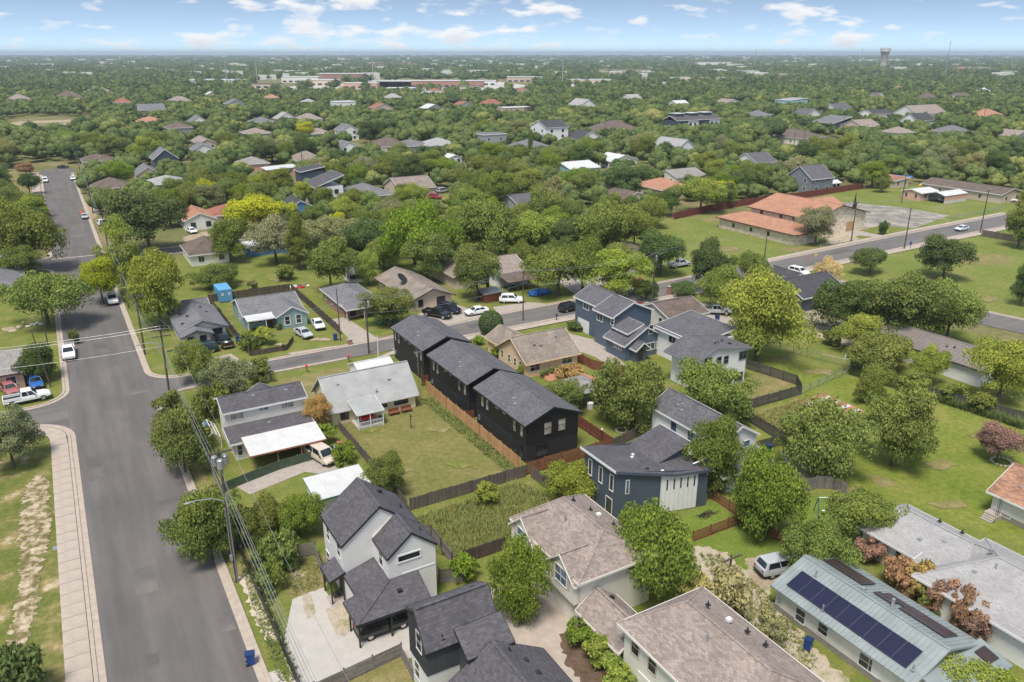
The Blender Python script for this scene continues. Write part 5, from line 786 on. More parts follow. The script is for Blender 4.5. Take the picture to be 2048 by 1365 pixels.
 ('corner_house', 'tan house with pale brown roof behind two dead cars at the left edge', 52, 775, -12, 11, 2.5, 4.2, 'gu', 'pink_wall', 'roof_greige', 1), ('left_grey_house', 'house with grey hip roof cut by the left edge', 48, 597, -14, 16, 2.6, 4.8, 'hip', 'tan_wall', 'roof_midgrey', 1), ('left_low_house', 'dark low house under the big trees at the left edge', 20, 540, -10, 8, 2.6, 4, 'gu', 'bluegrey_dark', 'roof_midgrey', 1), ('shed_by_tree', 'grey arched garden shed behind the red brick house', 700, 567, 3, 4, 2.1, 2.9, 'gu', 'white_stucco', 'roof_greige', 1), ('garage_grey', 'house with dark front under a large tree beside the main street', 232, 466, 9, 9, 2.7, 4.5, 'gv', 'grey_wall', 'roof_greige', 1), ('brown_gable_house', 'brown roofed house tucked behind the lime street tree', 1262, 545, 9, 11, 2.8, 4.6, 'gv', 'tan_wall', 'roof_brown', 1), ('white_carport', 'white carport roof under trees behind the tan gable house', 1140, 556, 7, 6, 2.6, 3, 'flat', 'white_stucco', 'metal_white', 1),
 ('left_far_house', 'brown roofed house in the far left tree line', 110, 205, 26, 20, 4, 10, 'hip', 'tan_wall', 'roof_brown', 1), ('left_far_house', 'pinkish roofed house at the far left edge', 12, 210, 22, 20, 4, 9, 'hip', 'pink_wall', 'roof_tan', 1), ('left_far_house', 'wide tan roof behind the far left field', 165, 196, 34, 24, 4, 10, 'hip', 'tan_wall', 'roof_tan', 1), ('tan_far_house', 'tan roofed house right of the grey two-storey far house', 338, 212, 22, 18, 3.5, 8, 'hip', 'beige_wall', 'roof_tan', 1), ('far_cream_house', 'cream far house with tan roof left of the yellow round tree', 600, 250, 16, 14, 3.2, 7, 'hip', 'cream_lap', 'roof_tan', 1), ('far_grey_roof', 'small grey roofed house far left of the yellow round tree', 555, 248, 14, 12, 3.2, 7, 'gv', 'white_stucco', 'roof_grey', 1)]
for r_ in SH:
    r_ = list(r_); nw = (2, 2) if r_[4] * r_[5] else (1, 1)
    if r_[4] < 0:
        u, v = G(r_[2], r_[3]); nm, lb = r_[0], r_[1]; H = House(nm, lb, u, v); u0, u1, v0, v1 = u + r_[4], u, v, v + r_[5]; H.block(u0, u1, v0, v1, r_[6], r_[9], gable=('u', r_[7]) if r_[8] == 'gu' else None)
        (H.gable(u0, u1, v0, v1, r_[6], r_[7], 'u', r_[10], trim='dark_brown') if r_[8] == 'gu' else H.hip(u0, u1, v0, v1, r_[6], r_[7], r_[10], trim='white_trim')); [H.pane('-v', v0, u1 - 1.6 - 2.8 * k, 1.4, 1.2, 1.2) for k in range(2)]; H.done()
    else: simple(r_[0], r_[1], *r_[2:11], stories=r_[11], nw=nw)
def townhouses():
    u, v = G(1352, 272); H = House('townhouse_row', 'row of blue and white three-bay townhouses with dark roofs and flat rooftop boxes', u, v, 'townhouses')
    L_ = 34
    for k in range(4):
        a = u + k * L_ / 4; H.block(a, a + L_ / 4 - .02, v, v + 12, 8.5, 'white_stucco' if k % 2 else 'bluegrey_dark', name='bay'); H.pane('-v', v, a + 2.2, 6, 1.6, 1.8, 'bluegrey_dark'); H.pane('-v', v, a + 5.8, 6, 1.6, 1.8, 'white_trim'); H.pane('-v', v, a + 4, 2.4, 2.4, 2.0, 'rust')
    H.roof([[(u - .4, v - .4, 8.6), (u + L_ + .4, v - .4, 8.6), (u + L_ + .4, v + 6, 11), (u - .4, v + 6, 11)], [(u - .4, v + 6, 11), (u + L_ + .4, v + 6, 11), (u + L_ + .4, v + 12.4, 8.6), (u - .4, v + 12.4, 8.6)]], 'roof_charcoal', .2, 'white_trim')
    for k in range(3): MB().box(u + 3 + k * 11, u + 9 + k * 11, v + 4.5, v + 10, 9.5, 12).build('rooftop_box', 'bluegrey_dark', H.root); MB().box(u + 2.6 + k * 11, u + 9.4 + k * 11, v + 4, v + 10.4, 12, 12.3).build('rooftop_cover', 'metal_white', H.root)
    H.done()
townhouses()
def canopy():
    H = House('car_canopy', 'white-roofed metal car canopy with pinkish sides sheltering a white car', 249, 152, 'carport'); u0, u1, v0, v1 = 249, 261, 151.5, 157.5
    H.fp = [u0, u1, v0, v1]; H.gable(u0, u1, v0, v1, 2.6, 3.4, 'u', 'metal_white', t=.06, oh=.2); MB().box(u0, u1, v0, v0 + .06, .9, 2.6).build('side_panel', 'pink_wall', H.root); MB().box(u0, u1, v0 - .01, v0 + .05, 0, .9).build('lower_panel', 'metal_white', H.root); MB().box(u0, u1, v1 - .06, v1, 0, 2.6).build('side_panel', 'galv', H.root); [H.post(u, v, 2.6, 'galv', .1) for u in (u0 + .1, u1 - .1) for v in (v0 + .12, v1 - .12)]; H.done()
canopy()

PREP = ('with', 'behind', 'beside', 'between', 'among', 'below', 'by', 'across', 'at', 'on', 'in', 'above', 'under', 'beyond', 'showing', 'tucked', 'of', 'over', 'and', 'cut', 'facing', 'near', 'standing', 'mostly', 'left', 'right')
# roofs that show only in part between the far trees
rgf = random.Random(77); FARH = []; tries = 0
while len(FARH) < 34 and tries < 4000:
    tries += 1; Y = math.sqrt(rgf.uniform(430 ** 2, 1050 ** 2)); X = rgf.uniform(-.64, .64) * Y; u = X * C30 + Y * S30; v = -X * S30 + Y * C30; x, y = PX(u, v)
    if any(q[0] - 25 < x < q[2] + 25 and q[1] - 12 < y < q[3] + 22 for q in VIEW) or y > 300 or (x < 220 and y > 225): continue
    rf, rn = rgf.choice((('roof_tan', 'tan'), ('roof_grey', 'pale grey'), ('roof_brown', 'brown'), ('roof_midgrey', 'grey'), ('metal_white', 'white metal'), ('roof_red', 'red'), ('roof_orange', 'orange'))); wl, wn = rgf.choice((('white_stucco', 'white'), ('cream_lap', 'cream'), ('tan_wall', 'tan'), ('grey_wall', 'grey')))
    hp = rgf.random() < .55; H = simple('far_house', 'x', x, y, rgf.uniform(10, 17), rgf.uniform(10, 16), rgf.choice((3, 3, 5.2)), 0, 'flat', wl, rf, 1, nw=(2, 2)) if False else None
    he = rgf.choice((3.0, 3.0, 3.2, 5.4)); H = simple('far_house', 'x', x, y, rgf.uniform(10, 17), rgf.uniform(10, 16), he, he + rgf.uniform(2.4, 3.8), 'hip' if hp else rgf.choice(('gu', 'gv')), wl, rf, 1, nw=(2, 2), group='far houses between trees'); FARH.append((x, y, H.root, f"{wn} {'hip-roofed' if hp else 'gabled'} house with {rn} roof"))
NAMED = [(o['label'], PX(*ORG[o.name][:2])) for o in COL.objects if o.parent is None and o.get('category') in ('house', 'townhouses', 'church') and o.get('label') != 'x']
fk = {}
for x, y, o, l in FARH:
    b = min(NAMED, key=lambda q: (q[1][0] - x) ** 2 + 4 * (q[1][1] - y) ** 2); rel = 'left of' if b[1][0] - x > 20 else 'right of' if x - b[1][0] > 20 else 'behind' if y < b[1][1] else 'in front of'
    w = b[0].split()
    if len(w) > 7: w = w[:7]; w = w[:max([i for i, t in enumerate(w) if i > 2 and t in PREP] or [7])]
    while len(w) > 2 and w[-1] in ('with', 'behind', 'beside', 'left', 'right', 'between', 'among', 'below', 'by', 'at', 'on', 'in', 'above', 'standing', 'high', 'far', 'beyond', 'showing', 'rising', 'over', 'of', 'the', 'and', 'a', 'dark', 'small', 'pale', 'wide', 'blue', 'front', 'two', 'three', 'grey', 'white', 'off'): w.pop()
    fk.setdefault(f"{l} {rel} the {' '.join(w)}", []).append((x, o))
for l, os_ in fk.items():
    os_.sort(key=lambda q: q[0])
    for i, (x, o) in enumerate(os_): o['label'] = l if len(os_) == 1 else ('leftmost', 'second', 'third', 'fourth', 'fifth')[min(i, 4)] + ' ' + l
# ---------------------------------------------------------------- fences
PANELS = {}
def fence_panel(style, h, mat, var):
    k = (style, h, mat, var)
    if k in PANELS: return PANELS[k]
    m = MB(); rg = random.Random(hash((style, round(h * 100), var)) % 1000 + var); Lp = 2.4
    if style == 'v':
        n = 17
        for i in range(n):
            a = Lp * i / n + .006; m.box(a, a + Lp / n - .014, -.012 + rg.uniform(-.006, .006), .012, .04 + rg.uniform(0, .04), h + rg.uniform(-.05, .04), rg.random())
        for z in (.35, h * .55, h - .3): m.box(0, Lp, .014, .055, z - .045, z + .045, .3)
    elif style == 'h':
        n = max(4, int(h / .165))
        for i in range(n):
            z = .05 + i * (h - .05) / n; m.box(.002, Lp - .002, -.014 + rg.uniform(-.004, .004), .012, z, z + (h - .05) / n - .035, rg.random())
    elif style == 'o':                      # open slats
        n = max(4, int(h / .2))
        for i in range(n):
            z = .08 + i * (h - .06) / n; m.box(.002, Lp - .002, -.015, .015, z, z + (h - .06) / n - .075, rg.random())
    elif style == 's': m.box(0, Lp, -.008, .008, .05, h - .05, .4); m.tube([(0, 0, h), (Lp, 0, h)], .03, 6)
    else:                                   # chain link
        m.tube([(0, 0, h), (Lp, 0, h)], .025, 5)
        for i in range(-6, 13):
            x0 = i * .2
            for sgn in (1, -1):
                a = (x0, 0, .05) if sgn > 0 else (x0 + h, 0, .05); b = (x0 + h, 0, h) if sgn > 0 else (x0, 0, h)
                if min(a[0], b[0]) < 0 or max(a[0], b[0]) > Lp: continue
                m.bar(a, b, .008, .008)
        for i in range(5): m.bar((0, 0, .1 + i * h / 5), (Lp, 0, .1 + i * h / 5), .008, .008)
    PANELS[k] = m.mesh('panel', mat); return PANELS[k]
FENCES = []
def fence(label, pts, h, style, mat, post='same', cat='fence', name='fence'):
    root = local_thing(name, label, cat, pts[0][0], pts[0][1], 0); pm = mat if post == 'same' else post
    pk = ('post', round(h, 2), pm)
    if pk not in PANELS: PANELS[pk] = MB().box(-.05, .05, -.05, .05, 0, h + .06, .3).mesh('post', pm)
    cnt = 0
    for a, b in zip(pts[:-1], pts[1:]):
        d = Vector((b[0] - a[0], b[1] - a[1])); L_ = d.length; n = max(1, round(L_ / 2.4)); ang = math.atan2(d.y, d.x); FENCES.append((a, b))
        for i in range(n):
            p = Vector(a) + d * (i / n) - Vector(pts[0]); o = bpy.data.objects.new('panel', fence_panel(style, h, mat, (cnt * 7) % 4)); COL.objects.link(o); o.parent = root; cnt += 1
            o.location = (p.x, p.y, random.Random(cnt).uniform(-.02, .02)); o.rotation_euler = (0, 0, ang); o.scale = (L_ / n / 2.4, 1, 1)
            q = bpy.data.objects.new('post', PANELS[pk]); COL.objects.link(q); q.parent = root; nn = Vector((-math.sin(ang), math.cos(ang))) * (.075 if style != 'c' else .03); q.location = (p.x + nn.x, p.y + nn.y, 0); q.rotation_euler = (0, 0, ang)
    return root
g = G
fence('new pale cedar picket fence between the mown yard and the black houses', [(41.7, 97), (41.7, 70.2)], 1.75, 'v', 'cedar')
fence('red-brown horizontal board fence along the back of the near black house', [(41.9, 69.1), (54.1, 69.1)], 1.7, 'h', 'red_wood'); fence('dark red-brown fence running beside the near black house yard', [(54.2, 69.1), (54.2, 88)], 1.7, 'v', 'red_wood'); fence('short red-brown cross fence between the first and second black houses', [(42.0, 99.1), (43, 99.1)], 1.7, 'h', 'red_wood'); fence('short red-brown cross fence between the second and third black houses', [(42.0, 84.9), (43.2, 84.9)], 1.7, 'h', 'red_wood')
fence('short weathered board fence joining the red-brown corner to the long white house', [(54.4, 69.2), (59.5, 70.4)], 1.5, 'v', 'grey_wood')
fence('weathered dark picket fence closing the mown yard behind the weed lot', [(27.2, 68.8), (41.6, 68.8)], 1.55, 'v', 'grey_wood'); fence('weathered dark picket fence along the right side of the weed lot', [(42.0, 68.4), (42.4, 62.5)], 1.55, 'v', 'grey_wood'); fence('dark picket fence at the near end of the weed lot', [g(928, 1128), g(1012, 1100)], 1.5, 'v', 'dark_wood')
fence('old grey picket fence left of the mown yard', [(26.8, 91.5), (26.9, 69)], 1.4, 'v', 'grey_wood')
fence('grey horizontal board fence in front of the carport', [g(632, 1395), g(802, 1315), g(826, 1362)], 1.4, 'h', 'grey_board', 'dark_wood'); fence('grey horizontal board fence behind the farmhouse yard', [g(505, 1140), g(630, 1110), g(650, 1168)], 1.5, 'h', 'grey_board', 'dark_wood'); fence('grey board fence right of the farmhouse', [(24.6, 56), (26.8, 55.2), (27, 63), (24.5, 64.5)], 1.6, 'h', 'grey_board', 'dark_wood')
fence('dark screened metal fence beside the street below the wooden pole', [(9.7, 72), (9.8, 40)], 1.15, 's', 'black_metal', 'galv'); fence('chain-link fence with green screen in front of the white patio cover', [g(447, 985), g(560, 940), g(668, 908)], 1.2, 's', 'green_screen', 'galv'); fence('pale wall of boards at the corner of the patio yard', [g(420, 940), g(447, 1000)], 1.2, 'h', 'grey_board')
fence('dark brown picket fence left of the teal house', [(22.6, 158), (22.9, 124.2)], 1.6, 'v', 'dark_wood'); fence('dark brown picket fence behind the teal house', [(22.6, 158.2), (38.6, 158)], 1.6, 'v', 'dark_wood'); fence('dark brown picket fence right of the teal house', [(38.8, 158), (38.9, 127)], 1.6, 'v', 'dark_wood'); fence('low dark picket fence along the street in front of the teal house', [(23.2, 124), (28.8, 124), (31, 128)], .95, 'v', 'dark_wood')
fence('charcoal board fence around the dry yard of the white modern house', [g(1490, 822), g(1602, 790), g(1592, 770), g(1492, 738)], 1.6, 'h', 'charcoal_wood'); fence('charcoal board fence right of the long white gable house', [g(1450, 815), g(1570, 890), g(1512, 905)], 1.6, 'h', 'charcoal_wood'); fence('curved grey board fence behind the swing set', [g(1590, 1003), g(1612, 985), g(1632, 978), g(1662, 978), g(1692, 992)], 1.6, 'v', 'grey_board')
fence('red-brown open slat fence below the navy house', [g(1385, 1085), g(1490, 1045)], 1.3, 'o', 'red_wood'); fence('red-brown open slat fence running up from the slat fence corner', [g(1425, 1000), g(1490, 1044)], 1.3, 'o', 'red_wood'); fence('red-brown slat fence behind the round green tree', [g(1491, 1046), g(1570, 1092)], 1.3, 'o', 'red_wood')
fence('long dark red fence behind the chapel field', [g(1348, 440), g(1420, 424), g(1530, 405), g(1600, 398), g(1725, 378)], 2.2, 'v', 'church_red'); fence('red-brown board fence right of the peach house', [(67.2, 104), (67.4, 92), (71, 86)], 1.6, 'v', 'red_wood'); fence('grey picket fence beside the road at the right edge', [g(1962, 473), g(2060, 490)], 1.8, 'v', 'grey_wood')
fence('chain-link fence between the right lawn and the garden', [g(1485, 680), g(1640, 722), g(1700, 735)], 1.2, 'c', 'galv'); fence('long overgrown dark fence behind the right lawn', [g(1700, 737), g(1850, 790), g(2060, 845)], 1.3, 'v', 'charcoal_wood'); fence('chain-link fence crossing the right lawn', [g(1603, 790), g(1700, 745)], 1.2, 'c', 'galv'); fence('wire fence along the street side of the chapel lawn', [g(1640, 497), g(1690, 486)], 1.0, 'c', 'galv'); fence('wire fence in front of the long tan building', [g(1900, 440), g(2010, 418)], 1.0, 'c', 'galv'); fence('timber fence of the orange roof house facing the chapel field', [g(1265, 418), g(1345, 425)], 1.7, 'v', 'grey_wood')
# ---------------------------------------------------------------- vehicles
CAR = {}
def loft(sts, n=10):
    m = MB(); rings = []
    for (x, zb, zt, hw) in sts:
        zm = zb + (zt - zb) * .55
        rings.append([(x, -hw * .88, zb), (x, -hw, zb + .12), (x, -hw, zm), (x, -hw * .93, zt - .04), (x, -hw * .8, zt), (x, hw * .8, zt), (x, hw * .93, zt - .04), (x, hw, zm), (x, hw, zb + .12), (x, hw * .88, zb)])
    vs = [p for r in rings for p in r]; fs = []; k = 10
    for i in range(len(rings) - 1):
        for j in range(k): fs.append((i * k + j, i * k + (j + 1) % k, (i + 1) * k + (j + 1) % k, (i + 1) * k + j))
    fs += [tuple(range(k))[::-1], tuple(range((len(rings) - 1) * k, len(rings) * k))]
    return m.add(vs, fs)
def make_car(kind):
    S = {'sedan': dict(h=[(-2.32, .42, .86, .72), (-2.2, .32, 1.0, .84), (-1.4, .26, 1.03, .9), (0, .25, .98, .91), (1.0, .25, .95, .9), (1.8, .27, .86, .87), (2.25, .36, .68, .74)], cab=(-1.95, 1.1, -1.05, .3, .96, 1.44, .84, .62), w=(-1.35, 1.38), r=.33),
         'suv': dict(h=[(-2.4, .48, 1.0, .8), (-2.3, .36, 1.12, .9), (-1.2, .32, 1.13, .95), (0, .32, 1.1, .96), (1.1, .32, 1.07, .95), (1.95, .34, .98, .91), (2.4, .45, .78, .8)], cab=(-2.28, 1.15, -1.95, .45, 1.08, 1.72, .9, .7), w=(-1.45, 1.45), r=.37),
         'van': dict(h=[(-2.55, .42, 1.0, .84), (-2.45, .3, 1.12, .93), (-1.2, .28, 1.13, .97), (0, .28, 1.1, .97), (1.4, .28, 1.05, .96), (2.1, .3, .92, .91), (2.5, .4, .72, .8)], cab=(-2.45, 1.75, -2.2, .75, 1.08, 1.78, .92, .74), w=(-1.6, 1.55), r=.35),
         'pickup': dict(h=[(-2.9, .5, .78, .88), (-2.8, .42, .8, .95), (-.75, .4, .8, .97), (-.7, .4, 1.16, .97), (.4, .4, 1.16, .98), (1.2, .4, 1.15, .97), (2.3, .42, 1.08, .94), (2.85, .5, .88, .86)], cab=(-.78, 1.35, -.6, .65, 1.12, 1.86, .92, .74), w=(-1.85, 1.9), r=.41)}[kind]
    t = local_thing('vehicle_' + kind, kind, 'car', 0, 0)
    b = loft(S['h']).build('body', 'car_paint', t, smooth=False)
    x0, x1, r0, r1, zb, zt, wb, wt = S['cab']; m = MB()
    B = [(x0, -wb, zb - .05), (x1, -wb, zb - .05), (x1, wb, zb - .05), (x0, wb, zb - .05)]; T = [(r0, -wt, zt - .05), (r1, -wt, zt - .05), (r1, wt, zt - .05), (r0, wt, zt - .05)]; T2 = [(r0 + .12, -wt + .1, zt), (r1 - .15, -wt + .1, zt), (r1 - .15, wt - .1, zt), (r0 + .12, wt - .1, zt)]
    m.add(B + T + T2, [(0, 1, 5, 4), (1, 2, 6, 5), (2, 3, 7, 6), (3, 0, 4, 7), (4, 5, 9, 8), (5, 6, 10, 9), (6, 7, 11, 10), (7, 4, 8, 11), (8, 9, 10, 11)]); m.build('cab', 'car_paint', t)
    def gl(name, quad, f0=.1, f1=.1, g0=.1, g1=.12):
        a, b_, c, d = [Vector(p) for p in quad]; n = (b_ - a).cross(d - a).normalized()
        P = lambda s_, t_: (a.lerp(b_, s_)).lerp(d.lerp(c, s_), t_) + n * .014
        q = [P(f0, g0), P(1 - f1, g0), P(1 - f1, 1 - g1), P(f0, 1 - g1)]; mm = MB(); mm.slab([tuple(p) for p in q], .02, tuple(-n)); mm.build(name, 'car_glass', t)
    gl('windscreen', (B[1], B[2], T[2], T[1]), .07, .07); gl('rear_window', (B[3], B[0], T[0], T[3]), .1, .1)
    mid = .52 if kind != 'pickup' else .5
    for (A_, sg) in (((B[0], B[1], T[1], T[0]), 1), ((B[2], B[3], T[3], T[2]), -1)):
        gl('side_window', A_, .08, .5 + .02, .12, .1); gl('side_window', A_, .5 + .02, .08, .12, .1)
    for x in S['w']:
        for sg in (-1, 1):
            hw = .93 if kind == 'pickup' else .88
            wm = MB().tube([(x, sg * (hw - .2), S['r']), (x, sg * (hw + .03), S['r'])], S['r'], 16).build('wheel', 'rubber', t); MB().tube([(x, sg * (hw + .03), S['r']), (x, sg * (hw + .045), S['r'])], S['r'] * .62, 12).build('rim', 'chrome', wm); MB().tube([(x, sg * (hw - .01), S['r'] + .02), (x, sg * (hw + .055), S['r'] + .02)], S['r'] * 1.0, 16)
    xf, xr = S['h'][-1][0], S['h'][0][0]; zf, zr_ = S['h'][-1][2] - .12, S['h'][0][2] - .12
    for sg in (-1, 1): MB().box(xf - .12, xf + .02, sg * .5 - .17, sg * .5 + .17, zf - .08, zf + .06).build('headlight', 'lamp_clear', t); MB().box(xr - .02, xr + .1, sg * .62 - .13, sg * .62 + .13, zr_ - .1, zr_ + .1).build('taillight', 'tail_red', t)
    MB().box(xf - .05, xf + .05, -.7, .7, .38, .52).build('bumper', 'rubber', t); MB().box(xr - .05, xr + .05, -.75, .75, .42, .56).build('bumper', 'chrome' if kind == 'pickup' else 'rubber', t)
    for sg in (-1, 1): MB().box(x1 - .45, x1 - .3, sg * (wb + .02), sg * (wb + .2), zb + .02, zb + .17).build('mirror', 'rubber', t)
    if kind == 'pickup':
        for sg in (-1, 1): MB().box(-2.85, -.75, sg * .86, sg * .97, .8, 1.16).build('bed_wall', 'car_paint', t)
        MB().box(-2.88, -2.8, -.92, .92, .8, 1.14).build('tailgate', 'car_paint', t); MB().box(-2.8, -.76, -.86, .86, .79, .82).build('bed_floor', 'rubber', t)
    return t
for k_ in ('sedan', 'suv', 'van', 'pickup'): CAR[k_] = make_car(k_)
USED = set()
CARS_AT = []
def vehicle(kind, label, u, v, ang, col, name=None, cat=None, z=.1):
    src = CAR[kind]
    if kind in USED: t = copy_tree(src)
    else: t = src; USED.add(kind)
    t.name = name or {'sedan': 'parked_car', 'suv': 'parked_suv', 'van': 'parked_van', 'pickup': 'pickup_truck'}[kind]
    t.location = W(u, v, z); t.rotation_euler = (0, 0, R(30 + ang)); tag(t, label, cat or {'sedan': 'car', 'suv': 'car', 'van': 'van', 'pickup': 'pickup truck'}[kind], 'vehicles parked in the streets and yards')
    for c in t.children: c.color = (*col, 1)
    CARS_AT.append((u, v)); return t
WHT, SIL, BLK, DGR, RED, BLU = (.78, .78, .78), (.42, .44, .46), (.012, .012, .014), (.03, .035, .033), (.30, .02, .02), (.03, .12, .38)
for row in [('suv', 'black car parked under the farmhouse carport', 17.9, 52.8, 0, BLK), ('pickup', 'white pickup truck with its hood towards the camera beside the main street', 6.3, 167.5, -90, WHT), ('pickup', 'white pickup truck parked at the left kerb of the main street', -2.4, 138.6, -90, WHT), ('pickup', 'white crew-cab pickup truck parked across the left corner yard', -8.2, 121.6, 5, WHT), ('sedan', 'faded red car on the left corner yard behind the white pickup', -10.4, 126.6, -75, (.34, .12, .12)), ('sedan', 'bright blue car between the faded red car and the bushes', -7.2, 127.6, -80, BLU),
            ('sedan', 'silver car at the kerb beside the orange warning sign', 6.6, 264, -90, SIL), ('van', 'white van on the grass beside the blue truck', 11.6, 250, 10, WHT), ('pickup', 'blue truck half hidden behind the white van', 15.4, 254.5, 20, BLU), ('van', 'white van at the left kerb near the far bend', -2.2, 350, -90, WHT), ('sedan', 'black car crossing the far end of the main street', 5.2, 389, 0, BLK), ('sedan', 'pale car at the right kerb near the far bend', 7.2, 351, -90, WHT), ('sedan', 'white car beside the cream house with the dark hip roof', 30.6, 227, -80, WHT), ('suv', 'white car in the yard of the orange roof house', 36.2, 233, -95, WHT),
            ('suv', 'dark green car parked on the lawn of the pale corner house', 16.6, 129.6, 178, (.01, .03, .03)), ('pickup', 'black pickup truck with green cargo in the pale corner house driveway', 20.4, 131.9, 92, BLK), ('sedan', 'silver blue car beside the low dark picket fence', 33.1, 129.2, -80, SIL), ('sedan', 'white car between the teal house and the brown fence', 36.7, 132.6, -95, WHT), ('pickup', 'black pickup truck outside the tan gable house', 57.6, 127.4, -60, BLK), ('suv', 'dark blue car beside the black pickup outside the tan gable house', 60.9, 128.9, -70, (.015, .018, .035)), ('sedan', 'white police-style sedan at the kerb beside the round topiary', 64.6, 125.2, 178, WHT), ('suv', 'white car on the driveway right of the street pole', 74.0, 128.4, -30, WHT), ('suv', 'black car parked at the kerb in front of the slate blue house', 81.0, 118.2, 3, BLK),
            ('pickup', 'silver pickup truck under trees near the chapel lawn', 121, 133, 0, SIL), ('suv', 'white car waiting at the stop sign junction', 139.2, 114.6, -85, WHT), ('sedan', 'pale blue-white car driving along the street near the chapel', 214.6, 124.2, 182, (.62, .70, .76), ), ('pickup', 'silver pickup truck in the yard behind the white modern house', 103.5, 103, -40, SIL), ('van', 'old tan van with rusty side on the broken concrete yard', 22.4, 84.6, -75, (.55, .47, .38)), ('suv', 'silver car parked on bare earth beside the solar panel house', 53.2, 41.6, -12, SIL), ('sedan', 'white car under the white metal canopy', 253.5, 154.5, 180, WHT), ('suv', 'red car in front of the tan roofed house', 110.5, 243, -60, RED), ('van', 'silver van behind the red car at the tan roofed house', 118, 253, 20, SIL), ('sedan', 'white car beside the long tan building', 272, 143.5, -60, WHT), ('sedan', 'red car on the driveway behind the slate blue house', 92.5, 113.2, 0, RED), ('sedan', 'black car covered with a tarp under the pavilion trees', 61.8, 79.6, -60, BLK)]:
    vehicle(*row)
cg = local_thing('cargo_bags', 'lime green and white bags in the bed of the black pickup', 'bags', 20.3, 130.0, z=.95); MB().blob((0, .1, .18), (.35, .3, .2), 1, 2, .15).build('green_bag', 'green_paint', cg); MB().blob((.1, -.4, .16), (.3, .28, .18), 2, 2, .15).build('white_bag', 'white_trim', cg)
# ---------------------------------------------------------------- utility poles and wires
POLES = {}
def pole(key, label, u, v, H, arms=1, cans=0, lamp=None, wood='pole_wood', lean=(0, 0), name='utility_pole', r=.16):
    t = local_thing(name, label, 'utility pole', u, v); POLES[key] = (u + lean[0], v + lean[1], H)
    MB().tube([(0, 0, 0), (lean[0] * .5, lean[1] * .5, H / 2), (lean[0], lean[1], H)], [r, r * .85, r * .66], 10).build('pole', wood, t)
    for a in range(arms):
        z = H - .35 - a * .9; ca = MB().box(lean[0] - 1.15, lean[0] + 1.15, lean[1] - .07 - .12, lean[1] + .05 - .12, z, z + .12).build('crossarm', wood, t)
        for x in (-1.05, -.5, .5, 1.05): MB().tube([(lean[0] + x, lean[1] - .12, z + .12), (lean[0] + x, lean[1] - .12, z + .3)], [.05, .035], 6).build('insulator', 'galv', ca)
    for k in range(cans):
        an = 2 * math.pi * k / max(cans, 1) + .4; x, y = lean[0] + .5 * math.cos(an), lean[1] + .5 * math.sin(an); z = H - 1.7
        MB().tube([(x, y, z), (x, y, z + .05), (x, y, z + .85), (x, y, z + .95)], [.2, .27, .27, .18], 12).build('transformer', 'galv', t)
    if lamp:
        z = H * lamp[2]; x, y = lamp[0], lamp[1]; a = MB().tube([(0, 0, z), (x * .35, y * .35, z + .5), (x * .8, y * .8, z + .55), (x, y, z + .45)], .04, 8).build('lamp_arm', 'galv', t); MB().blob((x * 1.06, y * 1.06, z + .42), (.3, .16, .09), 3, 2, .05).build('lamp_head', 'galv', a)
    return t
p1 = pole('p1', 'tall dark utility pole with three transformers and a street lamp arm over the road', 8.5, 65.6, 13.8, 1, 3, (-2.9, .6, .62))
MB().tube([(.05, -.2, 0), (.05, -.2, 9.5)], .05, 8).build('conduit', 'galv', p1); MB().tube([(-.17, -.12, 0), (-.17, -.12, 8)], .04, 8).build('conduit', 'galv', p1); MB().box(-.35, -.1, -.3, -.08, 2.6, 3.1).build('meter_box', 'galv', p1)
pole('p0', 'utility pole on the street verge below the bottom edge', 8.6, 20, 13.6, 1)
pole('p2', 'wooden utility pole on the street corner with a street name sign beside it', 8.8, 107.8, 12.2, 2, 0, (-2.6, .3, .8), lean=(.2, .1)); pole('p3', 'wooden utility pole on the grass strip left of the pale corner house', 8.3, 133.5, 10.2, 1); pole('p4', 'wooden utility pole beside the white pickup on the main street', 8.6, 161.8, 11.4, 1, lean=(-.3, 0)); pole('p5', 'wooden utility pole at the far crossing under yellow trees', 8.8, 206.5, 11.2, 1); pole('p6', 'wooden utility pole beside the orange warning sign', 9.2, 270.5, 11, 1); pole('p7', 'wooden utility pole near the far bend of the main street', 9.8, 345, 12.5, 1)
pole('c1', 'dark utility pole with transformer in front of the farthest black house', *G(738, 708), 9.6, 1, 1); pole('c2', 'slim pole with meter beside the blue bin across the street', *G(681, 682), 9.2, 0, r=.11); pole('c3', 'street pole right of the white car on the driveway', *G(1046, 642), 9.6, 0, r=.12); pole('c4', 'utility pole with white transformer between the street trees', *G(1304, 612), 10.6, 1, 1); pole('c5', 'short dark pole on the chapel lawn', *G(1529, 517), 5.6, 0, r=.14); pole('c6', 'dark utility pole in front of the chapel doors', *G(1702, 484), 10.4, 1); pole('c7', 'dark utility pole beside the walking person', *G(1808, 499), 10.4, 0); pole('c8', 'utility pole beside the grey picket fence at the right', *G(1960, 467), 11.8, 1); pole('c9', 'pole on the grass behind the parking lot', *G(1803, 406), 9, 0)
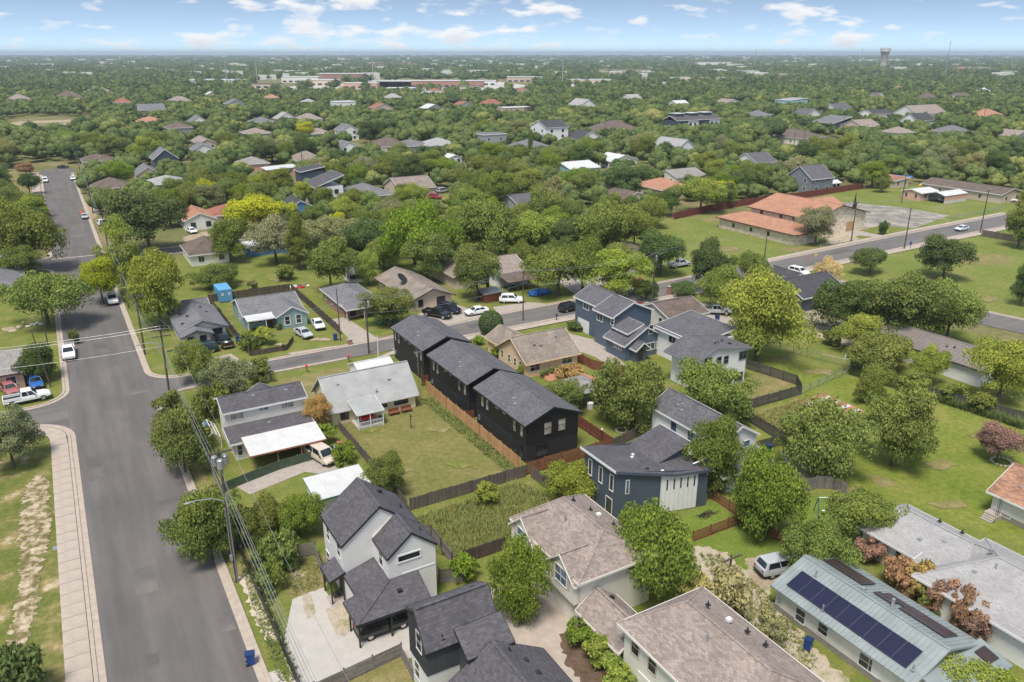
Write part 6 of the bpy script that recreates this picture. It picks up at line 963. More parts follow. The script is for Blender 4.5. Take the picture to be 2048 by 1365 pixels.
pole('l1', 'thin leaning pole in front of the left corner house', *G(102, 775), 8.5, 0, lean=(-.9, .3), r=.1); pole('l2', 'thin grey pole in the cluttered left garden', *G(96, 690), 9, 0, r=.1); pole('l3', 'utility pole at the left edge behind the white crew-cab pickup', -34, 121, 11, 1); pole('y1', 'short white meter pole beside the small pale garage', *G(757, 714), 3.6, 0, wood='white_trim', r=.09); pole('a1', 'short grey stub pole in the gravel alley', *G(1457, 1165), 3.0, 1, r=.13); pole('f1', 'dark utility pole beside the pale side street', *G(1583, 333), 14, 1); pole('f2', 'utility pole on the grassy corner of the cream ranch house', *G(1606, 299), 14, 1); pole('f3', 'pole in front of the dark modern house', *G(1684, 276), 14, 1); pole('f4', 'utility pole with lamp above the wide brown house', *G(1209, 275), 18, 1); pole('f5', 'pole beside the pale blue house with the white roof', *G(1119, 366), 12, 1); pole('f6', 'pole in front of the greige hip house', *G(606, 342), 13, 0); pole('f7', 'pole in front of the white modern shed-roofed house', *G(653, 414), 7, 0); pole('f8', 'pole left of the townhouse row', *G(1328, 262), 16, 1, 1); pole('b1', 'thin pole in front of the bushy street tree', *G(960, 592), 6.5, 0, r=.09); pole('f9', 'pole near the wide tan house at the right', *G(1965, 250), 16, 1)
for k, (x, y, lab) in enumerate(((1728, 380, 'slim white lamp pole left of the parking lot'),)): pole('s%d' % k, lab, *G(x, y), 7, 0, wood='galv', r=.08)
def wire(a, b, label, sag=.8, r=.016, off=(0, 0), zo=0.0):
    pa, pb = POLES[a], POLES[b]; n = 14; pts = []
    for i in range(n + 1):
        f = i / n; pts.append((pa[0] + (pb[0] - pa[0]) * f + off[0], pa[1] + (pb[1] - pa[1]) * f + off[1], pa[2] + (pb[2] - pa[2]) * f + zo - sag * 4 * f * (1 - f)))
    o = solo(MB().tube(pts, r, 5), 'overhead_wire', 'galv', label, 'wire', 'overhead wires'); return o
seq = ['p0', 'p1', 'p2', 'p3', 'p4', 'p5', 'p6', 'p7']; nm = {'p0': 'the bottom edge', 'p1': 'the transformer pole', 'p2': 'the corner pole', 'p3': 'the grass strip pole', 'p4': 'the white pickup', 'p5': 'the far crossing', 'p6': 'the orange sign', 'p7': 'the far bend'}
for a, b in zip(seq[:-1], seq[1:]):
    for k, (dx, dz, pos) in enumerate(((-1.05, 0, 'left upper'), (1.05, 0, 'right upper'), (-.5, 0, 'middle'), (.1, -3.2, 'upper cable'), (.15, -4.4, 'lower cable'))): wire(a, b, f'{pos} wire between {nm[a]} and {nm[b]}', .9, .012 if k < 3 else .02, (dx, 0), dz)
seq = ['l3', 'p2', 'c1', 'c3', 'c4', 'c6', 'c8']; nm = {'l3': 'the left edge', 'p2': 'the corner pole', 'c1': 'the black houses', 'c3': 'the driveway pole', 'c4': 'the street trees', 'c6': 'the chapel', 'c8': 'the right picket fence'}
for a, b in zip(seq[:-1], seq[1:]):
    for k, (dv, dz, pos) in enumerate(((-.6, 0, 'near'), (.6, 0, 'far'), (0, -2.6, 'low'))): wire(a, b, f'{pos} wire over the cross street from {nm[a]} to {nm[b]}', 1.0, .016, (0, dv), dz)
# ---------------------------------------------------------------- street furniture and yard things
def bin_(label, u, v, ang=0, body='blue_plastic', lid='bin_lid'):
    t = local_thing('wheelie_bin', label, 'bin', u, v, ang, 'wheeled bins', .1 if -3.5 < u < 7.9 else .03)
    m = MB(); m.add([(-.24, -.26, .08), (.24, -.26, .08), (.24, .26, .08), (-.24, .26, .08), (-.3, -.33, 1.0), (.3, -.33, 1.0), (.3, .33, 1.0), (-.3, .33, 1.0)], [(0, 3, 2, 1), (4, 5, 6, 7), (0, 1, 5, 4), (1, 2, 6, 5), (2, 3, 7, 6), (3, 0, 4, 7)]); m.build('body', body, t)
    l = MB().slab([(-.33, -.37, 1.06), (.33, -.37, 1.06), (.33, .37, 1.12), (-.33, .37, 1.12)], .07).build('lid', lid, t); MB().tube([(-.28, .4, 1.02), (.28, .4, 1.02)], .025, 6).build('handle', lid, t); MB().box(-.1, .12, -.29, -.27, .45, .6).build('emblem', 'white_trim', t)
    for s_ in (-1, 1): MB().tube([(s_ * .2, .3, .12), (s_ * .28, .3, .12)], .12, 10).build('wheel', 'rubber', t)
bin_('blue wheeled bin standing in the gutter at the bottom of the main street', *G(503, 1330), 80); bin_('dark blue wheeled bin against the wall of the solar panel house', *G(1615, 1300), 110); bin_('blue wheeled bin beside the pale corner house driveway', *G(476, 685)); bin_('blue wheeled bin by the slim pole across the street', *G(671, 681)); bin_('dark green wheeled bin in the corner of the charcoal fence', *G(1535, 905), 0, 'green_paint', 'bin_lid'); bin_('dark blue wheeled bin beside the silver pickup behind the white modern house', *G(1434, 643))
def container(label, u, v, lu, lv, h, mat, ang=0):
    t = local_thing('shipping_container', label, 'container', u, v, ang); MB().box(0, lu, 0, lv, .12, h).build('body', mat, t); rb = MB(); n = int(lv / .3)
    for i in range(n): rb.box(-.03, -.002, .1 + i * lv / n, .1 + i * lv / n + .13, .3, h - .15); rb.box(lu + .002, lu + .03, .1 + i * lv / n, .1 + i * lv / n + .13, .3, h - .15)
    rb.build('corrugation', mat, t, kind='stuff')
    for k in (0, 1):
        d = MB().box(.06 + k * lu / 2, lu / 2 - .06 + k * lu / 2, -.05, -.002, .25, h - .12).build('door', mat, t); [MB().tube([(lu * (.15 + .5 * k + .2 * j), -.07, .3), (lu * (.15 + .5 * k + .2 * j), -.07, h - .2)], .025, 6).build('lock_bar', 'galv', d) for j in (0, 1)]; MB().box(lu * (.2 + .5 * k), lu * (.2 + .5 * k) + .4, -.056, -.051, h * .55, h * .75).build('marking', 'white_trim', d)
container('light blue shipping container in the fenced yard behind the teal house', *G(440, 607), 2.5, 5.2, 2.6, 'container_blue'); container('deep blue shipping container under a tree left of the main street', *G(48, 411), 2.4, 6, 2.5, 'container_deep', 8)
def sign(label, u, v, kind, ang, z=2.2):
    t = local_thing('road_sign', label, 'sign', u, v, ang, z=.05); MB().tube([(0, 0, 0), (0, 0, z + .3)], .035, 6).build('post', 'galv', t)
    if kind == 'stop': pl = [(.42 * math.cos(R(22.5 + 45 * i)), .42 * math.sin(R(22.5 + 45 * i))) for i in range(8)]; mt = 'red_paint'
    elif kind == 'diamond': pl = [(.5, 0), (0, .5), (-.5, 0), (0, -.5)]; mt = 'yellow_paint'
    elif kind == 'work': pl = [(.75, 0), (0, .75), (-.75, 0), (0, -.75)]; mt = 'orange_paint'
    else: pl = [(-.45, -.1), (.45, -.1), (.45, .1), (-.45, .1)]; mt = 'green_paint'
    m = MB(); m.slab([(x, -.05, z + y) for x, y in pl], .02, (0, -1, 0)); o = m.build('sign_plate', mt, t)
    if kind == 'stop': b_ = MB(); b_.box(-.26, .26, -.074, -.071, z - .08, z + .08); b_.build('lettering', 'white_trim', o)
sign('red stop sign at the junction near the waiting white car', *G(1610, 538), 'stop', 10); sign('yellow diamond warning sign right of the stop sign', *G(1629, 529), 'diamond', 0); sign('orange diamond roadworks sign on the far main street', *G(164, 436), 'work', -60, 1.6); sign('yellow sign behind the orange roadworks sign', *G(171, 431), 'diamond', -60, 1.9); sign('green street name sign on the corner by the pale house', *G(345, 735), 'name', 5, 2.7)
def mailbox(label, u, v, mat='black_metal'):
    t = local_thing('mailbox', label, 'mailbox', u, v); MB().box(-.05, .05, -.05, .05, 0, 1.0).build('post', 'dark_wood', t); m = MB(); m.prism([(-.14, -.25), (.14, -.25), (.14, .25), (-.14, .25)], 1.0, 1.2); m.build('box', mat, t)
mailbox('small red mailbox on the near kerb of the cross street', *G(614, 745), 'red_paint'); mailbox('brick-red mailbox pillar left of the small pale garage', *G(698, 725), 'red_paint'); mailbox('black mailbox at the kerb right of the peach house', *G(1113, 642)); mailbox('mailbox post at the low dark picket fence', *G(567, 703))
for lab, x, y, w_, d_, h_ in (('square brick gate pillar on the driveway across the street', 700, 690, .7, .7, .9), ('left square brick pillar beside the red car driveway', 1338, 590, .8, .8, 1.7), ('right pale pillar beside the red car driveway', 1352, 592, .8, .8, 1.5), ('pale stone gate pillar beside the street behind the white two-storey house', 534, 762, .7, .7, 1.2)):
    u, v = G(x, y); t = local_thing('gate_pillar', lab, 'pillar', u, v); MB().box(-w_ / 2, w_ / 2, -d_ / 2, d_ / 2, 0, h_).build('shaft', 'red_brick' if 'brick' in lab else 'pale_stone', t); MB().box(-w_ / 2 - .06, w_ / 2 + .06, -d_ / 2 - .06, d_ / 2 + .06, h_, h_ + .1).build('cap', 'concrete', t)
def swing():
    u, v = G(1632, 1030); t = local_thing('swing_set', 'metal swing set with a round nest seat on the small lawn by the curved fence', 'swing set', u, v, -30); Z, L_ = 2.1, 2.9
    MB().tube([(0, 0, Z), (L_, 0, Z)], .05, 8).build('top_beam', 'white_trim', t)
    for x in (0, L_):
        for y in (-.8, .8): MB().tube([(x, y, 0), (x, 0, Z)], .045, 8).build('leg', 'blue_plastic', t)
    s1 = MB().box(.55, .95, -.12, .12, .5, .54).build('seat', 'white_trim', t); [MB().tube([(x, 0, .54), (x, 0, Z)], .012, 5).build('chain', 'galv', s1) for x in (.57, .93)]
    n = MB().tube([(2.0, 0, .5), (2.0, 0, .58)], .5, 18).build('nest_seat', 'green_paint', t); MB().tube([(2.0, 0, .575), (2.0, 0, .59)], .3, 14).build('nest_centre', 'yellow_paint', n); [MB().tube([(2 + .45 * s_, 0, .55), (2 + .45 * s_, 0, Z)], .012, 5).build('rope', 'galv', n) for s_ in (-1, 1)]
swing()
u, v = G(822, 858); t = local_thing('clothes_post', 'dark clothes post standing on the mown yard', 'post', u, v); MB().tube([(0, 0, 0), (0, 0, 2.0)], .06, 8).build('pole', 'black_metal', t); MB().box(-.05, .05, -.5, .5, 1.92, 1.98).build('crossbar', 'black_metal', t)
u, v = G(835, 763); t = local_thing('tv_antenna', 'tall thin television antenna mast beside the middle black house', 'antenna', 40.8, 97.5); MB().tube([(0, 0, 0), (0, 0, 6.2)], .035, 6).build('mast', 'galv', t); m = MB(); [m.bar((-.5 + k * .2, -.5 + .04 * k, 6.1), (-.5 + k * .2, .5 - .04 * k, 6.1), .02, .02) for k in range(6)]; m.bar((-.6, 0, 6.1), (.6, 0, 6.1), .03, .03); m.build('elements', 'galv', t)
u, v = G(1202, 896); t = local_thing('yard_lamp', 'slim lamp on a post in the yard of the near black house', 'lamp', *G(1203, 888)); MB().tube([(0, 0, 0), (0, 0, 1.9)], .03, 6).build('post', 'dark_brown', t); MB().blob((0, 0, 2.0), .14, 1, 2, .05).build('lamp_head', 'white_trim', t)
t = local_thing('stone_ring', 'round ring of pale stones on the lawn beside the red-brown fence', 'planter', *G(1243, 862)); m = MB(); [m.blob((.7 * math.cos(k * .524), .7 * math.sin(k * .524), .08), (.2, .16, .1), k, 1, .15) for k in range(12)]; m.build('stones', 'rock', t)
t = local_thing('stone_ring', 'ring of pale stones around the brown tree on the right lawn', 'planter', *G(2003, 925)); m = MB(); [m.blob((1.1 * math.cos(k * .4), 1.1 * math.sin(k * .4), .1), (.25, .2, .13), k, 1, .15) for k in range(16)]; m.build('stones', 'rock', t)
t = local_thing('brush_pile', 'pile of dark cut branches on the grass beside the navy house', 'brush pile', *G(1415, 1032)); m = MB(); rg = random.Random(3)
for k in range(26): a = rg.uniform(0, 6.28); m.tube([(rg.uniform(-1, 1), rg.uniform(-.5, .5), .05), (rg.uniform(-1, 1) + .6 * math.cos(a), rg.uniform(-.5, .5), rg.uniform(.1, .5))], .035, 5)
m.build('branches', 'dark_brown', t)
t = local_thing('tarp_canopy', 'bright blue tarp canopy behind the parking lot', 'canopy', *G(1795, 372)); MB().slab([(0, 0, 2.4), (9, 0, 2.6), (9, 5, 3.2), (0, 5, 3.0)], .05).build('tarp', 'blue_tarp', t); [MB().tube([(x, y, 0), (x, y, 2.5)], .05, 6).build('post', 'galv', t) for x in (.3, 8.7) for y in (.3, 4.7)]
t = local_thing('tarp_heap', 'heap of goods under a wrinkled blue tarp beside the driveway across the street', 'tarp heap', *G(1068, 592)); m = MB(); [m.blob((x, y, .5), (1.2, 1.0, .8), k, 3, .12) for k, (x, y) in enumerate(((0, 0), (1.4, .3), (2.6, -.2)))]; m.build('tarp', 'blue_tarp', t)
for k, (x, y, lab) in enumerate(((600, 575, 'jumble of red, white and blue junk behind the teal house fence'), (60, 652, 'scattered white rubble pile in the left garden'), (985, 585, 'clutter of timber and metal beside the brick-coloured shed'), (1850, 372, 'stack of yellow machinery behind the pinkish shed'), (665, 900, 'old metal cart in front of the tan van'))):
    t = local_thing('junk_pile', lab, 'junk', *G(x, y)); rg = random.Random(k + 9)
    for j in range(14):
        a, b_, h = rg.uniform(-2, 2), rg.uniform(-1.2, 1.2), rg.uniform(.15, .7); mt = [['red_paint', 'blue_plastic', 'white_trim', 'black_metal'], ['white_trim', 'concrete', 'rock'], ['dark_wood', 'galv', 'red_brick'], ['yellow_paint', 'yellow_paint', 'rust'], ['galv', 'rust', 'galv']][k][j % 3]
        m = MB(); m.blob((a, b_, h * .5), (rg.uniform(.2, .6), rg.uniform(.2, .5), h * .6), j, 1, .3); m.build('junk_piece', mt, t)
for k, (x, y, lab) in enumerate(((1000, 607, 'red-brown garden shed wall beside the white sedan'),)):
    H = House('brick_shed', lab, *G(x, y), 'shed'); u, v = G(x - 30, y); H.block(u, u + 4, v, v + 3, 1.8, 'red_wood'); H.roof([[(u - .2, v - .2, 1.85), (u + 4.2, v - .2, 1.85), (u + 4.2, v + 3.2, 2.1), (u - .2, v + 3.2, 2.1)]], 'metal_grey', .08); H.done()
for k, (x, y) in enumerate(((1092, 752), (1103, 748), (1083, 757), (1118, 745))):
    t = local_thing('potted_plant', ['tallest', 'second', 'leftmost', 'rightmost'][k] + ' potted plant on the red patio behind the peach house', 'potted plant', *G(x, y), group='potted plants'); MB().tube([(0, 0, 0), (0, 0, .4)], [.18, .25], 10).build('pot', 'terracotta', t); MB().blob((0, 0, .75), (.4, .4, .5), k, 2, .3).build('foliage', 'leaf_far', t)
t = local_thing('storage_tank', 'white round water tank beside the pavilion', 'tank', *G(1180, 818)); MB().tube([(0, 0, 0), (0, 0, .9)], .45, 14).build('body', 'white_trim', t); MB().tube([(0, 0, .9), (0, 0, .98)], [.3, .25], 12).build('lid', 'white_trim', t)
t = local_thing('kiddie_tarp', 'small bright blue tarp over a trailer by the garden fence', 'tarp', *G(1716, 706)); MB().blob((0, 0, .7), (1.6, 1.0, .5), 4, 2, .12).build('tarp', 'blue_tarp', t); MB().box(-1.4, 1.4, -.8, .8, .25, .5).build('trailer_bed', 'white_trim', t)
t = local_thing('outdoor_table', 'white folding frame leaning by the garden fence', 'frame', *G(1688, 722)); m = MB(); m.bar((0, 0, 0), (.4, 0, 1.3), .06, .06); m.bar((.8, 0, 0), (.4, 0, 1.3), .06, .06); m.bar((.2, 0, .6), (.6, 0, .6), .06, .06); m.build('frame', 'white_trim', t)
def person():
    u, v = G(1820, 497); t = local_thing('person', 'person walking on the pavement in a blue top and light trousers', 'person', u, v, 20, z=.16)
    me = bpy.data.meshes.new('body'); P_ = [(0, 0, .92), (0, 0, 1.2), (0, 0, 1.42), (0, 0, 1.52), (0, 0, 1.66), (.02, .2, 1.38), (.08, .27, 1.12), (.2, .26, .92), (.02, -.2, 1.38), (-.08, -.27, 1.12), (-.1, -.26, .9), (.0, .1, .88), (.22, .1, .5), (.3, .1, .08), (.45, .1, .04), (0, -.1, .88), (-.12, -.1, .5), (-.34, -.1, .12), (-.2, -.1, .04)]
    E_ = [(0, 1), (1, 2), (2, 3), (3, 4), (2, 5), (5, 6), (6, 7), (2, 8), (8, 9), (9, 10), (0, 11), (11, 12), (12, 13), (13, 14), (0, 15), (15, 16), (16, 17), (17, 18)]; rad = [.14, .15, .15, .06, .1, .07, .05, .04, .07, .05, .04, .09, .07, .05, .04, .09, .07, .05, .04]
    me.from_pydata(P_, E_, []); o = bpy.data.objects.new('body', me); COL.objects.link(o); o.parent = t; sk = o.modifiers.new('skin', 'SKIN'); 
    for i, r_ in enumerate(rad): me.skin_vertices[0].data[i].radius = (r_, r_)
    me.skin_vertices[0].data[0].use_root = True; o.modifiers.new('sub', 'SUBSURF').levels = 1
    m, nt, b = newmat('walker'); tc = nt.nodes.new('ShaderNodeTexCoord'); so = nt.nodes.new('ShaderNodeSeparateXYZ'); nt.links.new(tc.outputs['Object'], so.inputs[0]); rp = ramp(nt, so.outputs[2], [(.0, (.03, .03, .03)), (.08, (.32, .33, .38)), (.93, (.03, .05, .20)), (1.0, (.03, .05, .20))]); nt.links.new(rp, b.inputs['Base Color']); me.materials.append(m)
    MB().blob((.01, 0, 1.66), (.1, .085, .125), 1, 2, .03).build('head', 'skin', t); MB().blob((-.02, 0, 1.70), (.105, .09, .1), 2, 2, .03).build('hair', 'dark_hair', t)
    for (hx, hy, hz_, s_) in ((.24, .26, .88, 1), (-.12, -.26, .86, -1)):
        m2 = MB().blob((hx, hy, hz_), (.03, .045, .05), 3, 2, .03)
        for k in range(4): m2.tube([(hx - .03 + k * .02, hy, hz_ - .03), (hx - .03 + k * .02 + .015, hy, hz_ - .1)], .009, 5)
        m2.tube([(hx + .02, hy + .02, hz_), (hx + .05, hy + .02, hz_ - .06)], .01, 5); m2.build('hand', 'skin', t)
person()
# ---------------------------------------------------------------- trees and shrubs
def crown_mesh(name, seed, rx, rz, clumps, per, leaf, shape='round', core=True):
    rs = np.random.RandomState(seed); cen = []; rad = []
    for i in range(clumps):
        d = rs.normal(size=3); d /= np.linalg.norm(d); d[2] = max(d[2], -.55) if d[2] > 0 or rs.rand() < .55 else -d[2]
        k = rs.uniform(.62, .96) if i % 4 else rs.uniform(.15, .6)
        lob = 1 + .26 * math.sin(2.3 * math.atan2(d[1], d[0]) + seed) + .17 * math.sin(5 * math.atan2(d[1], d[0]) + 2 * seed)
        if shape == 'tall': s_ = np.array([rx * .8, rx * .8, rz * 1.25])
        elif shape == 'flat': s_ = np.array([rx * 1.1, rx * 1.1, rz * .75])
        else: s_ = np.array([rx, rx, rz])
        cen.append(d * s_ * k * np.array([lob, lob, 1])); rad.append(rx * (rs.uniform(.13, .24) if i % 3 == 0 else rs.uniform(.22, .40)))
    V = []; T = []
    for c, r in zip(cen, rad):
        n = int(per * (r / (rx * .26)) ** 2); d = rs.normal(size=(n, 3)); d /= np.linalg.norm(d, axis=1)[:, None]
        d[:, 2] = np.where(rs.rand(n) < .72, np.abs(d[:, 2]), d[:, 2]); rr = r * rs.uniform(.55, 1.12, (n, 1)); p = c + d * rr * np.array([1.1, 1.1, .8])
        nrm = d + rs.normal(size=(n, 3)) * .75 + np.array([0, 0, .35]); nrm /= np.linalg.norm(nrm, axis=1)[:, None]
        a = np.cross(nrm, rs.normal(size=(n, 3))); a /= np.linalg.norm(a, axis=1)[:, None]; b = np.cross(nrm, a)
        sz = leaf * rs.uniform(.55, 1.3, (n, 1)); a = a * sz; b = b * sz * rs.uniform(.45, .8, (n, 1)); q = np.stack([p - a * .5, p + b * .5, p + a * .6, p - b * .5], 1)
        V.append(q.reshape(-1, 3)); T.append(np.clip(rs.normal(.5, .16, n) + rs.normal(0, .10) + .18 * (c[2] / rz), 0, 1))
    V = np.concatenate(V); T = np.concatenate(T); nf = len(T); me = bpy.data.meshes.new(name)
    fv = np.arange(nf * 4).reshape(-1, 4)
    me.vertices.add(len(V)); me.vertices.foreach_set('co', V.astype(np.float32).ravel()); me.loops.add(nf * 4); me.loops.foreach_set('vertex_index', fv.ravel().astype(np.int32)); me.polygons.add(nf); me.polygons.foreach_set('loop_start', (np.arange(nf) * 4).astype(np.int32)); me.polygons.foreach_set('loop_total', np.full(nf, 4, np.int32)); me.update(calc_edges=True)
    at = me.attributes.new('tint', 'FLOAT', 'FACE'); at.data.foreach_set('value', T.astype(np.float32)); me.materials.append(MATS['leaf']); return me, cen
def trunk_mesh(name, seed, h, cen, r0, nl=7):
    rg = random.Random(seed); m = MB(); top = h * .95; m.tube([(0, 0, 0), (rg.uniform(-.08, .08), rg.uniform(-.08, .08), h * .5), (0, 0, top)], [r0 * 1.25, r0, r0 * .75], 8, tint=rg.random())
    for k in range(nl):
        c = cen[(k * 5) % len(cen)]; z0 = top * rg.uniform(.65, 1.0); e = (c[0] * .85, c[1] * .85, h + (c[2] + 1) * .6 + .8); mid = (e[0] * .4 + rg.uniform(-.2, .2), e[1] * .4 + rg.uniform(-.2, .2), z0 + (e[2] - z0) * .55)
        m.tube([(0, 0, z0), mid, e], [r0 * .55, r0 * .36, r0 * .12], 6, tint=rg.random())
    return m.mesh(name, 'bark', smooth=True)
# prototypes: crown radius 1 unit = rx metres; scaled per tree
PROT = []
for i, (rx, rz, cl, per, leaf, sh) in enumerate([(4.2, 3.2, 58, 360, .27, 'round'), (4.2, 3.4, 64, 350, .26, 'round'), (4.4, 2.9, 56, 370, .27, 'flat'), (3.9, 3.7, 58, 360, .26, 'tall'), (4.2, 3.2, 50, 390, .28, 'round'), (4.2, 3.5, 70, 320, .25, 'round'), (4.1, 3.1, 54, 360, .26, 'flat'), (4.1, 3.5, 56, 360, .27, 'tall')]):
    cm, cen = crown_mesh('crown', 11 + i, rx, rz, cl, per, leaf, sh); PROT.append((cm, trunk_mesh('trunk', i, 2.6, cen, .2 + .03 * (i % 3)), rx * 1.12, rz, 2.6))
BUSH = []
for i, (rx, rz, cl, per, leaf) in enumerate([(1.5, 1.1, 26, 110, .24), (1.5, 1.3, 30, 100, .22), (1.6, 1.0, 24, 110, .24)]):
    cm, cen = crown_mesh('foliage', 51 + i, rx, rz, cl, per, leaf); BUSH.append((cm, trunk_mesh('stem', 20 + i, .55, cen, .05, 5), rx * 1.1, rz, .7))
cm, cen = crown_mesh('foliage', 77, 1.3, 1.25, 90, 60, .16)
def ball_mesh():
    rs = np.random.RandomState(6); n = 4200; d = rs.normal(size=(n, 3)); d /= np.linalg.norm(d, axis=1)[:, None]; p = d * rs.uniform(1.14, 1.3, (n, 1)); q = d + rs.normal(size=(n, 3)) * .5; a = np.cross(q, rs.normal(size=(n, 3))); a /= np.linalg.norm(a, axis=1)[:, None]; b = np.cross(q / np.linalg.norm(q, axis=1)[:, None], a); m = MB(); m.add([tuple(x) for x in np.stack([p - a * .08, p + b * .06, p + a * .08, p - b * .06], 1).reshape(-1, 3)], [(4 * i, 4 * i + 1, 4 * i + 2, 4 * i + 3) for i in range(n)]); m.t = list(np.clip(rs.normal(.5, .18, n), 0, 1)); return m.mesh('foliage', 'leaf')
cm = ball_mesh(); BALL = (cm, trunk_mesh('stem', 30, .6, cen, .07, 4), 1.35, 1.25, 1.0)
# bare, twiggy crowns
def twig_mesh(seed, n=260):
    rg = random.Random(seed); m = MB()
    for k in range(n):
        a = rg.uniform(0, 6.28); e = rg.uniform(.2, 1.4); L_ = rg.uniform(.6, 1.9); s_ = Vector((math.cos(a) * math.cos(e), math.sin(a) * math.cos(e), math.sin(e))); b = s_ * L_ * .45; c = s_ * L_ + Vector((rg.uniform(-.25, .25), rg.uniform(-.25, .25), rg.uniform(-.1, .2))); m.add([tuple(b + Vector((.02, 0, 0))), tuple(b - Vector((.02, 0, 0))), tuple(c)], [(0, 1, 2)], rg.random())
        for j in range(2): d = c + Vector((rg.uniform(-.4, .4), rg.uniform(-.4, .4), rg.uniform(-.1, .4))); q = b.lerp(c, .6); m.add([tuple(q), tuple(q + Vector((.015, .015, 0))), tuple(d)], [(0, 1, 2)], rg.random())
    return m.mesh('twigs', 'bark')
TWIG = [twig_mesh(1), twig_mesh(2)]
KC = {'mid': (0.200, 0.240, 0.065), 'dark': (0.127, 0.173, 0.060), 'grey': (0.266, 0.280, 0.140), 'green': (0.205, 0.280, 0.047), 'lime': (0.282, 0.336, 0.068), 'yellow': (0.396, 0.425, 0.038), 'olive': (0.222, 0.277, 0.083), 'ochre': (0.461, 0.327, 0.125), 'rust': (0.396, 0.242, 0.153), 'cream': (0.614, 0.478, 0.234), 'brown': (0.338, 0.209, 0.152), 'pale': (0.409, 0.389, 0.179), 'deep': (0.097, 0.156, 0.051)}
KN = {'mid': 'green', 'dark': 'dark green', 'grey': 'grey-green', 'green': 'fresh green', 'lime': 'light green', 'yellow': 'yellow-green', 'olive': 'olive green', 'ochre': 'ochre', 'rust': 'rust-coloured', 'cream': 'cream-flowered', 'brown': 'brown', 'pale': 'pale flowering', 'deep': 'deep green'}
TREES = []         # filled first, linked once labels are settled
def tree_px(x, yb, yt, w, kind, label=None, bush=False, proto=None):
    u, v = G(x, yb); wd = W(u, v); d = math.hypot(wd.y * math.cos(PITCH) + CAM_H * math.sin(PITCH), 0); r = w / 2 * d / F_PX
    lo, hi = .3, 30
    for _ in range(40):
        m = (lo + hi) / 2
        if PX(u, v, m)[1] > yt: lo = m
        else: hi = m
    # the row yt belongs to the crown's upper silhouette, a little behind the trunk
    th = math.atan2(CAM_H - lo, math.hypot(u, v)); c_, s_ = math.cos(th), math.sin(th); h0 = lo; a, b = .2, 30
    for _ in range(40):
        m = (a + b) / 2
        if .525 * m * c_ + math.sqrt((.475 * m * c_) ** 2 + (r * .95 * s_) ** 2) < h0 * c_: a = m
        else: b = m
    lo = a
    TREES.append(dict(u=u, v=v, r=r, h=max(lo, r * .8), kind=kind, label=label, bush=bush, proto=proto, seen=w))
